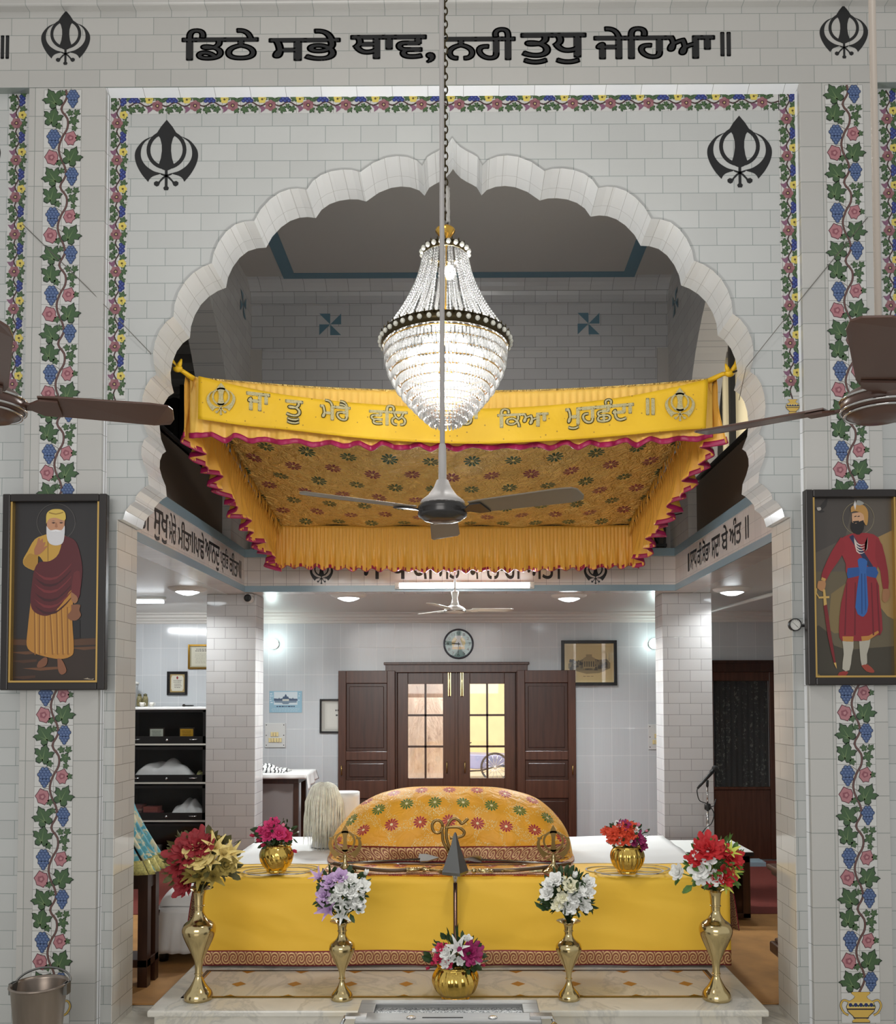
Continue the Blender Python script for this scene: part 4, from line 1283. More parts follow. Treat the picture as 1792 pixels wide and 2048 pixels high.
def brocade(t, u, v, cell):
    fu = t.math('SUBTRACT', t.math('FRACT', t.math('DIVIDE', u, cell)), 0.5)
    fv = t.math('MULTIPLY', t.math('SUBTRACT', v, 0.5), 1.25)
    r = t.math('SQRT', t.math('ADD', t.math('MULTIPLY', fu, fu), t.math('MULTIPLY', fv, fv)))
    a = t.math('ARCTAN2', fv, fu)
    sp_ = t.math('SINE', t.math('ADD', t.math('MULTIPLY', r, 24.0), t.math('MULTIPLY', a, 2.0)))
    g = t.math('GREATER_THAN', sp_, 0.1)
    edge_ = t.math('GREATER_THAN', t.math('ABSOLUTE', t.math('SUBTRACT', v, 0.5)), 0.43)
    c1 = t.mix(g, S(140, 78, 54), S(212, 174, 122))
    c2 = t.mix(edge_, c1, S(126, 22, 44))
    t.col(c2); t.bump(g, 0.5, 0.004); t.set(0.4, 0.25)
brocade(br, o[0], o[1], 0.052)
M['brocade'] = br.m

cov = thing('throne_cover', 'plain yellow cover with red and gold brocade hem over the front of the table', 'cloth', (0, TY0, TZ))
def covfn(s, v):
    """s across 0..1, v along the cloth: 0 rear of the top, 1 bottom hem"""
    x = -1.655 + (1.615 + 1.655) * s
    Lt, Ld = 0.44, 0.515
    q = v * (Lt + Ld); rr = 0.035
    fold = 0.006 * math.sin(x * 5.3 + 1.0) + 0.004 * math.sin(x * 11 + 2)
    if q < Lt - rr: y, z = 0.40 - q, 0.016
    elif q < Lt + rr * 0.57:
        a = (q - (Lt - rr)) / (rr * 1.571); y, z = 0.40 - (Lt - rr) - rr * math.sin(a * 1.571), 0.016 - rr * (1 - math.cos(a * 1.571))
    else:
        k = q - (Lt + rr * 0.57)
        y, z = 0.40 - Lt - 0.01 * k - fold * k * 2.2 - 0.012 * k * math.sin(x * 7 - k * 9), 0.016 - rr - k
    z += 0.002 * math.sin(x * 9)
    return Vector((x, y - 0.005, z))
b = MB(); b.grid(120, 60, covfn); b.build('cover_cloth', M['yellow'], cov, solid=0.003)
for nm, v0, v1, off_ in (('hem_border', 0.905, 1.0, 0.004),):
    b = MB(); b.uv = {}
    b.grid(160, 5, lambda u, v: covfn(u, v0 + (v1 - v0) * v) + Vector((0, -off_, 0)), True, True)
    for k in b.uv: b.uv[k] = (b.uv[k][0] * 3.27, b.uv[k][1])
    b.build(nm, M['brocade'], cov, solid=0.003)
for s, xe in ((-1, -1.655), (1, 1.615)):
    b = MB(); b.uv = {}
    def sfn(u, v, s=s, xe=xe):
        return Vector((xe + s * (0.004 + 0.055 * v ** 0.7 * (1 - .3 * u)), 0.0 + 0.10 * u - 0.035, 0.010 - 0.32 * v - 0.01 * u))
    b.grid(6, 20, sfn, True, True)
    for k in b.uv: b.uv[k] = (b.uv[k][1] * 0.34, b.uv[k][0])
    b.build('side_border', M['brocade'], cov, solid=0.003)
b = MB(); b.grid(120, 1, lambda u, v: covfn(u, 0.002 + 0.012 * v) + Vector((0, 0, 0.002))); b.build('gold_edging', mat('gold_edging_lace', (206, 172, 104), 0.35, 0.5, bump=0.8, bscale=200), cov, solid=0.002)

# small brocade-edged mat under the emblems
mt_ = thing('altar_cloth', 'orange floral cloth with gold brocade edge lying before the draped mound', 'cloth', (0, 0, TZ + 0.02))
q = [AZ(640, 1752, TZ + .02), AZ(1152, 1752, TZ + .02), AZ(1146, 1729, TZ + .02), AZ(660, 1729, TZ + .02)]
def bil(u, v): return q[0].lerp(q[1], u).lerp(q[3].lerp(q[2], u), v)
M['rumala'] = pattern_cloth('orange_embroidered_cloth', (252, 180, 48), (176, 44, 62), (84, 120, 56), 0.195, 0.15, 0.048, 6, (250, 236, 180), 1.0, 0.5, 0.0, 0.6, 9, bw=0.06, vmin=0.2, u0=-0.113 - 0.0975, v0=-0.095)
b = MB(); b.uv = {}
b.grid(30, 6, lambda u, v: Vector((bil(u, v).x, bil(u, v).y, 0.004)), True, True)
for k in b.uv: b.uv[k] = (b.uv[k][0] * 1.6, .3 + b.uv[k][1] * .35)
b.build('mat_cloth', M['rumala'], mt_, solid=0.003)
for a0, a1, c0, c1 in ((0, 1, 0, .22), (0, .10, .2, 1), (.90, 1, .2, 1)):
    b = MB(); b.uv = {}
    b.grid(40, 2, lambda u, v: Vector((bil(a0 + (a1 - a0) * u, c0 + (c1 - c0) * v).x, bil(a0 + (a1 - a0) * u, c0 + (c1 - c0) * v).y, 0.009)), True, True)
    for k in b.uv: b.uv[k] = (b.uv[k][0] * (1.6 if a1 - a0 > .5 else .16), b.uv[k][1])
    b.build('brocade_edge', M['brocade'], mt_, solid=0.002)

# ------------------------------------------------------------------ draped mound
prof = [(661, 1722), (663, 1700), (669, 1672), (688, 1646), (718, 1614), (758, 1592), (800, 1581), (842, 1577), (905, 1577), (985, 1578), (1035, 1587), (1072, 1600), (1100, 1621), (1121, 1645), (1136, 1672), (1142, 1700), (1144, 1722)]
YM0, YM1 = 5.90, 6.25
pp = spline([(A(x, y, YM1).x, A(x, y, YM1).z - TZ) for x, y in prof], 6)
base = [(A(661 + (1144 - 661) * i / (len(pp) - 1), 1725, YM0).x) for i in range(len(pp))]
NP = len(pp) - 1
def mound(u, v):
    """u along the profile, v from the front hem over the ridge to the back"""
    i = min(int(u * NP), NP - 1); f = u * NP - i
    p = pp[i].lerp(pp[i + 1], f); bx = base[i] + (base[i + 1] - base[i]) * f
    if v <= .65:
        t = v / .65; a = t * math.pi / 2
        zz = p.y * (math.sin(a) ** .78); yy = YM0 + (YM1 - YM0) * (1 - math.cos(a)) ** .9; xx = bx + (p.x - bx) * math.sin(a)
    else:
        a = (v - .65) / .35 * math.pi / 2
        zz = p.y * math.cos(a); yy = YM1 + 0.24 * math.sin(a); xx = p.x
    wr = 0.006 * math.sin(xx * 19 + 3 * math.sin(zz * 14)) + 0.005 * math.sin(zz * 40 + 2 * math.sin(xx * 5))
    return Vector((xx, yy - wr - YM0, max(zz, 0.0)))
mo = thing('draped_scripture', 'tall mound draped in orange yellow embroidered cloth with red and green daisies', 'draped book', (0, YM0, TZ + 0.012))
b = MB(); b.uv = {}
b.grid(NP, 60, mound, True, True)
cum = {}
for j in range(61):
    pass
for k in b.uv:
    u, v = b.uv[k]
    n_ = 24; L = 0; a = mound(u if 0.12 < u < .88 else .5, 0)
    P0 = a
    for i in range(1, n_ + 1):
        c = mound(u if 0.12 < u < .88 else (.12 if u < .5 else .88), v * i / n_); L += (c - P0).length if i > 1 or True else 0; P0 = c
    b.uv[k] = (b.v[k][0], L if 0.12 < u < .88 else L)
b.build('drape', M['rumala'], mo, solid=0.004)
def hem(u, h):
    i = min(int(u * NP), NP - 1); py_ = pp[i].y + (pp[i + 1].y - pp[i].y) * (u * NP - i)
    k = min(1.0, max(0.0, h / max(py_, .02)))
    return mound(u, math.asin(k ** (1 / .78)) / (math.pi / 2) * .65)
b = MB(); b.uv = {}
b.grid(150, 5, lambda u, v: hem(.01 + .98 * u, 0.105 * v) + Vector((0, -0.010, 0.0)), True, True)
for k in b.uv: b.uv[k] = (b.uv[k][0] * 1.62, b.uv[k][1])
b.build('brocade_hem', M['brocade'], mo, solid=0.003)
for u0 in (0.0, 0.955):
    b = MB(); b.uv = {}
    b.grid(5, 30, lambda u, v: mound(u0 + .045 * u, 0.02 + .45 * v) + Vector((0, -0.007, 0.002)), True, True)
    for k in b.uv: b.uv[k] = (b.uv[k][1] * .8, b.uv[k][0])
    b.build('brocade_side', M['brocade'], mo, solid=0.003)

# ------------------------------------------------------------------ brass emblems, weapons, spear
M['brass'] = mat('polished_brass', (204, 184, 136), 0.15, 1.0)
M['brass_dull'] = mat('aged_brass_plate', (150, 122, 74), 0.32, 0.9)
M['steel'] = mat('bright_steel', (206, 206, 206), 0.2, 0.95)
M['steel_dark'] = mat('grey_cast_steel', (126, 126, 124), 0.3, 0.9)
def stand(name, label, px, kind):
    c = AZ(px, 1744, TZ + .03)
    t = thing(name, label, 'emblem', (c.x, c.y, TZ + 0.031))
    b = MB(); b.lathe([(.072, 0), (.072, .008), (.055, .016), (.038, .024), (.03, .036), (.016, .05), (.011, .07), (.010, .11)], n=24); b.build('base', M['brass'], t)
    zc_ = (A(px, 1688, c.y).z if kind == 'k' else A(px, 1672, c.y).z) - TZ - 0.031
    b = MB()
    if kind == 'k':
        khanda(b, lambda u, v, d: (u, -d, zc_ + v), 66 * c.y / FPX, -0.006, 0.006, .7)
        b.box(-0.10, -0.07, -0.004, 0.004, zc_ + .03, zc_ + .042); b.box(0.07, 0.10, -0.004, 0.004, zc_ + .03, zc_ + .042)
        b.box(-0.014, 0.014, -0.005, 0.005, 0.10, zc_ - .10)
    else:
        k = c.y / FPX
        def W(p): return (( p[0] - px) * k, 0.0, A(p[0], p[1], c.y).z - TZ - 0.031)
        for st_ in ([(875 + 10.5 * math.cos(6.2832 * i / 16), 1653 + 13 * math.sin(6.2832 * i / 16)) for i in range(17)], spline([(884, 1656), (885, 1670), (887, 1684), (896, 1702)], 5),
                    spline([(936, 1637), (930, 1643), (923, 1647), (918, 1641), (908, 1637), (900, 1643), (894, 1656), (893, 1674), (898, 1692), (904, 1704)], 5),
                    spline([(890, 1655), (904, 1654), (918, 1655), (928, 1663), (926, 1671), (914, 1675), (900, 1676)], 5)):
            b.tube([W(p) for p in st_], 0.0095, 8)
        b.box(-0.010, 0.010, -0.004, 0.004, 0.08, zc_ - 0.09)
    b.build('emblem_plate', M['brass_dull'], t)
    return t
stand('emblem_stand', 'brass sword-and-ring emblem on a bell foot at the left end of the mound', 690, 'k')
stand('emblem_stand', 'brass sword-and-ring emblem on a bell foot at the right end of the mound', 1107, 'k')
stand('letter_stand', 'brass sacred letter emblem standing before the middle of the mound', 898, 'e')

sp_o = AZ(911, 1946, PZ)
t = thing('steel_spear', 'upright grey spear with a pyramid head in front of the yellow cover', 'spear', (sp_o.x, sp_o.y, PZ))
hz = [A(911, y, sp_o.y).z - PZ for y in (1664, 1690, 1742, 1748)]
kk = sp_o.y / FPX
b = MB(); b.lathe([(27 * kk, hz[3]), (28 * kk, hz[2]), (26 * kk, hz[2] + .012), (9 * kk, hz[1]), (3 * kk, hz[0] - .01), (.001, hz[0])], n=4, smooth=False, M=Matrix.Rotation(R(20), 3, 'Z')); b.build('spearhead', M['steel_dark'], t)
b = MB(); b.lathe([(.028, 0), (.028, .01), (.0125, .02), (.0125, hz[3])], n=14); b.build('shaft', mat('brown_steel_pipe', (112, 86, 74), 0.22, 0.9), t)
b = MB(); b.lathe([(.0135, hz[3] - .05), (.02, hz[3] - .01), (.02, hz[3])], n=14); b.build('collar', M['steel'], t)

def rod(name, label, cat, pts, r, m, head=None, hm=None, z=TZ + .045):
    P_ = [AZ(x, y, z) for x, y in pts]
    t = thing(name, label, cat, (P_[0].x, P_[0].y, z))
    Q = [p - P_[0] for p in P_]
    if len(Q) > 2: Q = spline(Q, 6)
    b = MB(); b.tube(Q, r, 8); b.build('shaft' if cat != 'sword' else 'scabbard', m, t)
    if head: head(t, Q)
    return t
def spear_head(t, Q):
    e = Q[-1]; d = (Q[-1] - Q[-2]).normalized(); s = Vector((-d.y, d.x, 0))
    b = MB(); pts = [(-.01, .008), (.0, .034), (.05, .030), (.13, .0), (.05, -.020), (0, -.020)]
    b.prism([(a, c) for a, c in pts], lambda u, v, w: tuple(e + d * u + s * v * .6 + Vector((0, 0, v * .8 + w))), -.004, .004)
    b.build('blade', M['steel'], t)
rod('short_spear', 'steel spear lying left before the mound, blade toward the middle', 'spear', [(660, 1728), (840, 1718)], .006, M['steel_dark'], spear_head)
rod('short_spear', 'steel spear lying right before the mound, blade toward the middle', 'spear', [(1142, 1729), (962, 1719)], .006, M['steel_dark'], spear_head)
M['scabbard'] = mat('brown_leather_scabbard', (96, 72, 48), 0.45)
def hilt(t, Q):
    e = Q[-1]; d = (Q[-1] - Q[-2]).normalized()
    b = MB(); b.tube([e, e + d * .05, e + d * .10], [.012, .014, .010], 8); b.ball(e + d * .115, .018, 8, 6); b.build('grip', M['brass'], t)
    b = MB(); s = Vector((-d.y, d.x, 0)); b.tube([e + d * .005 - s * .05, e + d * .005, e + d * .005 + s * .05], [.006, .009, .006], 8)
    b.tube([e + d * .005 + s * .045, e + d * .06 + s * .05, e + d * .11 + s * .015], .005, 6); b.build('guard', M['brass'], t)
rod('curved_sword', 'curved sword in a brown scabbard lying left of the spear head', 'sword', [(668, 1727), (720, 1736), (775, 1741), (812, 1740)], .012, M['scabbard'], hilt, z=TZ + .052)
rod('curved_sword', 'curved sword in a brown scabbard lying right of the spear head', 'sword', [(1140, 1727), (1085, 1735), (1030, 1740), (985, 1741)], .012, M['scabbard'], hilt, z=TZ + .052)
def tipf(t, Q):
    e = Q[-1]; d = (Q[-1] - Q[-2]).normalized()
    b = MB(); b.tube([e, e + d * .04], [.007, .0005], 6); b.build('arrowhead', M['steel'], t)
rod('arrow', 'thin arrow lying between the left sword and spear', 'arrow', [(885, 1731), (800, 1728)], .0035, M['scabbard'], tipf)
rod('arrow', 'thin arrow lying between the right sword and spear', 'arrow', [(938, 1731), (1045, 1729)], .0035, M['scabbard'], tipf)
for i, (x, y, a) in enumerate(((835, 1738, 10), (862, 1741, -15), (962, 1741, 20), (1010, 1742, -10))):
    c = AZ(x, y, TZ + .05); t = thing('dagger', ('small brass dagger left of the spear shaft, outer one', 'small brass dagger just left of the spear shaft', 'small brass dagger just right of the spear shaft', 'small brass dagger right of the spear shaft, outer one')[i], 'dagger', (c.x, c.y, TZ + .052), R(a))
    b = MB(); b.tube([(-.01, 0, 0), (.045, .004, 0), (.09, .016, 0)], [.009, .007, .002], 8); b.build('sheath', M['brass_dull'], t)
    b = MB(); b.tube([(-.012, -.018, 0), (-.012, .018, 0)], .005, 6); b.tube([(-.012, 0, 0), (-.06, -.004, 0)], [.006, .008], 8); b.build('hilt', M['brass'], t)
# steel quoits around the two gold pots
for gx, nm in ((553, 'pink rose'), (1255, 'orange carnation')):
    for i, (dx, y, w) in enumerate(((-42, 1737, 42), (42, 1736, 45), (-24, 1744, 36), (30, 1744, 36))):
        c = AZ(gx + dx, y, TZ + .03)
        b = MB(); r = 42 * c.y / FPX
        b.ringp([(r * math.cos(k * .1745), r * .85 * math.sin(k * .1745)) for k in range(36)], [((r - .010) * math.cos(k * .1745), (r - .010) * .84 * math.sin(k * .1745)) for k in range(36)], lambda u, v, d: (u, v, d), 0, .005)
        o = b.build('steel_quoit', M['steel'], loc=(c.x, c.y, TZ + .020 + .0052 * i))
        tag(o, 'flat steel ring on the yellow cover, ' + ('rear left of', 'rear right of', 'front left of', 'front right of')[i] + ' the ' + nm + ' pot', 'ring', 'steel rings around the gold pots')

# ------------------------------------------------------------------ brass vases and gold pots
def vase(name, label, px, y_of, prof, m):
    """prof: (radius px, photo y) from the foot up; stands on the platform"""
    c = AZ(px, 1998, PZ); k = c.y / FPX
    t = thing(name, label, 'vase', (c.x, c.y, PZ))
    P_ = [(r * k, A(px, y, c.y).z - PZ) for r, y in prof]
    z0 = P_[0][1]
    P_ = [(r, z - z0) for r, z in P_]
    return t, P_, c
def smooth_prof(P_, n=5):
    s = spline([(r, z) for r, z in P_], n)
    return [(max(p.x, .001), p.y) for p in s]
def build_vase(label, px, prof, i_foot, i_neck):
    t, P_, c = vase('brass_vase', label, px, 0, prof, None)
    S_ = smooth_prof(P_)
    f, g = i_foot * 5, i_neck * 5
    for nm, seg in (('foot', S_[:f + 1]), ('body', S_[f:g + 1]), ('neck', S_[g:])):
        b = MB(); b.lathe(seg, n=40, cap=(nm == 'foot')); b.build(nm, M['brass'], t)
    for z in (S_[f], S_[g]):
        b = MB(); b.tube([((z[0] + .001) * math.cos(a * .1745), (z[0] + .001) * math.sin(a * .1745), z[1]) for a in range(36)], .0035, 6, True); b.build('collar_ring', M['brass'], t)
    return t, P_[-1][1] + PZ, c
big = [(27, 1999), (28, 1993), (25, 1984), (16, 1972), (8.5, 1957), (7, 1948), (8.5, 1925), (16, 1905), (28, 1878), (32.5, 1862), (29, 1849), (17, 1839), (9.5, 1826), (9.5, 1812), (11.5, 1788), (17, 1781), (27, 1777)]
small = [(21, 1999), (21.5, 1994), (19, 1987), (11, 1977), (6, 1966), (5.2, 1958), (6.5, 1944), (13, 1928), (22.5, 1908), (25.5, 1897), (23, 1888), (13.5, 1880), (8.5, 1871), (8.2, 1862), (9.5, 1851), (14, 1846), (24, 1843)]
VZ = {}
for nm, px, prof, lb in (('bl', 397, big, 'tall brass vase at the left end holding dark red and cream flowers'), ('sl', 684, small, 'small brass vase left of the centre pot holding lilac and white flowers'),
                         ('sr', 1138, small, 'small brass vase right of the centre pot holding white roses'), ('br', 1433, big, 'tall brass vase at the right end holding red, white and lime flowers')):
    VZ[nm] = build_vase(lb, px, prof, 5, 13)
M['gold_pot'] = mat('gold_plated_pot', (224, 188, 98), 0.14, 1.0)
def pot(label, px, py, z, prof, flutes, depth, twist=0.0):
    c = AZ(px, py, z); k = c.y / FPX
    t = thing('gold_pot', label, 'pot', (c.x, c.y, z))
    P_ = smooth_prof([(r * k, h * k) for r, h in prof], 5)
    H = P_[-1][1]
    b = MB(); b.lathe(P_, n=flutes * 6, rfun=lambda a, zz: 1 + depth * abs(math.sin(a * flutes / 2 + twist * zz)) * min(1, 4 * zz / H) * (1 if zz < H * .8 else max(0, (H - zz) / (H * .2))))
    b.build('pot_body', M['gold_pot'], t)
    b = MB(); r = P_[-1][0]; b.tube([(r * math.cos(a * .1745), r * math.sin(a * .1745), H) for a in range(36)], .004, 6, True); b.build('rim', M['gold_pot'], t)
    b = MB(); b.lathe([(r * .97, H - .012), (.001, H - .006)], n=24, cap=False); b.build('filling', mat('dark_floral_foam', (38, 44, 28), 0.9), t)
    return c, H
pt = [(17, 0), (20, 3), (20, 6), (26, 13), (31, 25), (32, 36), (29, 46), (27, 51), (29, 53)]
POT = {'l': pot('hammered gold pot of pink roses on the left of the yellow cover', 553, 1744, TZ + .04, pt, 14, .05, 30),
       'r': pot('fluted gold pot of orange carnations on the right of the yellow cover', 1255, 1746, TZ + .04, pt, 18, .06),
       'c': pot('round fluted gold pot with white and magenta flowers on the marble, before the spear', 911, 1997, PZ, [(24, 0), (28, 3), (27, 6), (36, 16), (43, 32), (43, 44), (38, 56), (34, 62), (35, 65)], 16, .07, 8)}
# ------------------------------------------------------------------ artificial flowers
def petal(b, M4, w, l, cup, curl, nu=4, nv=4, point=0.0):
    """one petal growing along +z, leaning to +x by cup, tip curled back; point narrows the tip"""
    def fn(u, v):
        s = (u - .5) * 2
        ww = w * (0.45 + 0.55 * math.sin(math.pi * min(.64, .12 + v * .58))) * (1 - point * v ** 2)
        vv = v * (1 - (.30 if not point else 0.0) * s * s * v)
        x = cup * l * v ** 1.2 + curl * l * v ** 4 - 0.25 * w * s * s * (1 - point)
        return tuple(M4 @ Vector((x, s * ww * .5, l * vv)))
    b.grid(nu, nv, fn)
FM = {}
def rose(): 
    b = MB()
    b.ball((0, 0, .32), .26, 8, 6, (1, 1, 1.2))
    for ring_, n, w, l, cup, curl, r in ((0, 3, .55, .72, .18, .02, .06), (1, 5, .66, .78, .34, .14, .10), (2, 6, .74, .80, .62, .28, .12), (3, 6, .76, .76, .95, .38, .12)):
        for k in range(n):
            a = 6.2832 * k / n + ring_ * .6
            petal(b, Matrix.Rotation(a, 4, 'Z') @ Matrix.Translation((r, 0, .02)), w, l, cup, curl)
    return b
def carnation():
    b = MB(); rd = random.Random(5)
    for ring_, n, cup, l in ((0, 6, .15, .8), (1, 9, .45, .85), (2, 11, .85, .85), (3, 11, 1.4, .75)):
        for k in range(n):
            a = 6.2832 * k / n + ring_ * .4 + rd.uniform(-.1, .1)
            petal(b, Matrix.Rotation(a, 4, 'Z') @ Matrix.Rotation(rd.uniform(-.3, .3), 4, 'X'), .5, l * rd.uniform(.85, 1.1), cup, rd.uniform(0, .4), 3, 3)
    return b
def lily():
    b = MB()
    for k in range(6):
        petal(b, Matrix.Rotation(6.2832 * k / 6, 4, 'Z') @ Matrix.Translation((.03, 0, 0)), .62 if k % 2 else .48, 1.0, .62, .4, 3, 4, .85)
    for k in range(4):
        a = k * 1.57; b.tube([(0, 0, 0), (.08 * math.cos(a), .08 * math.sin(a), .55)], .02, 4)
    return b
def bud():
    b = MB(); b.ball((0, 0, .4), .36, 8, 6, (1, 1, 1.3))
    for k in range(4): petal(b, Matrix.Rotation(1.57 * k, 4, 'Z') @ Matrix.Translation((.1, 0, 0)), .5, .95, .18, .1)
    return b
FLW = {'rose': rose, 'carn': carnation, 'lily': lily, 'bud': bud}
FC = {'deepred': (140, 30, 38), 'cream': (226, 204, 132), 'olive': (150, 130, 62), 'lilac': (196, 164, 206), 'white': (234, 234, 230), 'ivory': (232, 228, 200), 'red': (188, 32, 38), 'lime': (206, 214, 92),
      'pink': (206, 54, 112), 'rosepink': (226, 138, 162), 'orange': (218, 74, 44), 'magenta': (150, 28, 92), 'fuchsia': (196, 40, 84)}
def fmesh(kind, colr):
    key = kind + colr
    if key not in FM:
        m = mat('petals_' + colr, FC[colr], 0.65, var=0.12, vscale=3) if ('m' + colr) not in FM else FM['m' + colr]
        FM['m' + colr] = m
        o = FLW[kind]().build('flower', m)
        me = o.data; bpy.data.objects.remove(o); FM[key] = me
    return FM[key]
M['leafs'] = mat('green_artificial_leaves', (48, 72, 36), 0.6, var=0.35, vscale=30)
M['leafs_olive'] = mat('faded_olive_leaves', (92, 88, 48), 0.65, var=0.3, vscale=30)
M['leafs_fresh'] = mat('fresh_green_leaves', (84, 120, 52), 0.6, var=0.25, vscale=30)
def bouquet(label, c, zbase, flowers, centre, rx, ry, leafmat, nleaf, seed, extra=(), depth=0.8, lsz=1.0):
    """c: where it stands; flowers: (kind, colour, px, py, radius px)"""
    rd = random.Random(seed); k = c.y / FPX
    t = thing('bouquet', label, 'flowers', (c.x, c.y, zbase))
    O = Vector(t.location)
    cz = A(centre[0], centre[1], c.y); hub = Vector((cz.x, c.y, zbase + 0.3 * max(0.02, cz.z - zbase)))
    stems = MB(); pts = []
    for kind, colr, px, py, r in flowers:
        dx, dy = (px - centre[0]) / rx, (py - centre[1]) / ry
        q = 1 - min(.98, dx * dx * .75 + dy * dy * .75)
        Y = c.y - depth * rx * k * math.sqrt(q) * .8
        p = A(px, py, Y); n = (p - hub).normalized()
        n = (n + Vector((0, -.75, 0.05))).normalized()
        o = bpy.data.objects.new('flower', fmesh(kind, colr)); C.objects.link(o); o.parent = t
        s = r * k * {'rose': 1.12, 'carn': 1.15, 'lily': 1.1, 'bud': 1.25}[kind]
        qt = n.to_track_quat('Z', 'Y')
        o.rotation_mode = 'QUATERNION'; o.rotation_quaternion = qt @ Matrix.Rotation(rd.uniform(0, 6.28), 3, 'Z').to_quaternion()
        o.location = p - O - n * s * .45; o.scale = (s, s, s)
        pts.append(p - n * s * .45)
        stems.tube([hub - O - Vector((0, 0, .25 * max(0.02, cz.z - zbase))), (hub - O).lerp(p - n * s * .5 - O, .5), p - n * s * .45 - O], 0.003, 4)
    fo = MB()
    def leaf(p, n, l, w):
        s = n.cross(Vector((rd.uniform(-1, 1), rd.uniform(-1, 1), rd.uniform(-.3, 1)))).normalized(); u = s.cross(n).normalized()
        vs = [p, p + n * l * .35 + s * w, p + n * l * .75 + s * w * .75, p + n * l + u * l * .12, p + n * l * .75 - s * w * .75, p + n * l * .35 - s * w, p + n * l * .5 + u * l * .10]
        fo.add(vs, [(0, 1, 6), (1, 2, 6), (2, 3, 6), (3, 4, 6), (4, 5, 6), (5, 0, 6)], True)
    for i in range(int(nleaf * 1.7)):
        a, e = rd.uniform(0, 6.28), rd.uniform(-.7, 1.2); rr = rd.uniform(.35, .98)
        d = Vector((math.cos(a) * math.cos(e), math.sin(a) * math.cos(e) * .8, math.sin(e)))
        p = Vector((cz.x, c.y, cz.z)) + Vector((d.x * rx * k, d.y * rx * k, d.z * ry * k)) * rr - O
        if p.z < 0.005: continue
        leaf(p, (d + Vector((rd.uniform(-.5, .5), rd.uniform(-.5, .5), rd.uniform(-.4, .4)))).normalized(), rd.uniform(.8, 1.35) * .048 * lsz, rd.uniform(.7, 1.2) * .014 * lsz)
        if i % 3 == 0: stems.tube([hub - O, p], 0.002, 4)
    for (px, py, l, w, ax, az) in extra:
        p = A(px, py, c.y - .03) - O; n = Vector((math.cos(R(ax)) * math.cos(R(az)), -math.sin(R(ax)) * .5, math.sin(R(az)))).normalized()
        for j in range(2): leaf(p, n, l * k, w * k)
    fo.build('foliage', leafmat, t, fix=False)
    stems.build('stems', leafmat, t)
    return t
c = VZ['bl'][2]
bouquet('bouquet of dark red carnations and cream lilies in the tall left vase', c, VZ['bl'][1] - .02, [('carn', 'deepred', 372, 1702, 30), ('carn', 'deepred', 398, 1686, 24), ('carn', 'deepred', 356, 1726, 20), ('carn', 'deepred', 366, 1766, 22),
    ('rose', 'cream', 397, 1712, 26), ('lily', 'cream', 430, 1693, 24), ('lily', 'cream', 448, 1706, 22), ('lily', 'cream', 464, 1704, 20), ('lily', 'olive', 398, 1752, 26), ('lily', 'olive', 428, 1752, 24), ('lily', 'olive', 378, 1748, 18), ('rose', 'olive', 452, 1730, 18),
    ('lily', 'cream', 420, 1722, 20), ('bud', 'olive', 424, 1665, 9), ('bud', 'olive', 437, 1676, 9), ('bud', 'olive', 426, 1676, 8), ('lily', 'cream', 470, 1722, 14)], (405, 1724), 72, 56, M['leafs_olive'], 120, 1, lsz=1.25)
c = VZ['sl'][2]
bouquet('bouquet of lilac lilies and white roses in the small vase left of centre', c, VZ['sl'][1] - .02, [('lily', 'lilac', 637, 1753, 17), ('rose', 'lilac', 658, 1764, 14), ('rose', 'lilac', 648, 1789, 14), ('lily', 'lilac', 656, 1818, 22), ('rose', 'lilac', 680, 1753, 14), ('bud', 'lilac', 638, 1800, 10),
    ('rose', 'white', 701, 1760, 13), ('bud', 'white', 732, 1745, 11), ('rose', 'white', 682, 1778, 13), ('rose', 'white', 701, 1783, 14), ('rose', 'white', 725, 1772, 14), ('rose', 'white', 716, 1800, 13), ('lily', 'white', 681, 1806, 14), ('lily', 'white', 684, 1828, 19), ('rose', 'white', 718, 1815, 11), ('rose', 'white', 712, 1770, 11), ('bud', 'lilac', 640, 1818, 9), ('rose', 'white', 700, 1805, 12), ('rose', 'white', 666, 1795, 11)],
    (684, 1790), 50, 48, M['leafs'], 130, 2)
c = VZ['sr'][2]
bouquet('bouquet of white roses with dark leaves in the small vase right of centre', c, VZ['sr'][1] - .02, [('rose', 'white', 1111, 1760, 14), ('rose', 'white', 1098, 1769, 12), ('bud', 'white', 1150, 1750, 12), ('rose', 'white', 1177, 1765, 13), ('rose', 'ivory', 1141, 1772, 14), ('rose', 'white', 1158, 1781, 13), ('rose', 'white', 1174, 1783, 14), ('rose', 'white', 1094, 1787, 13), ('rose', 'white', 1148, 1794, 13), ('rose', 'white', 1137, 1812, 16), ('rose', 'ivory', 1115, 1809, 12), ('rose', 'white', 1169, 1811, 13), ('bud', 'ivory', 1129, 1757, 9), ('bud', 'ivory', 1118, 1780, 9), ('rose', 'ivory', 1125, 1795, 10), ('bud', 'ivory', 1157, 1830, 8)],
    (1137, 1792), 50, 48, M['leafs'], 150, 3, ((1098, 1822, 34, 7, 200, 25), (1112, 1815, 30, 6, 190, 50)))
c = VZ['br'][2]
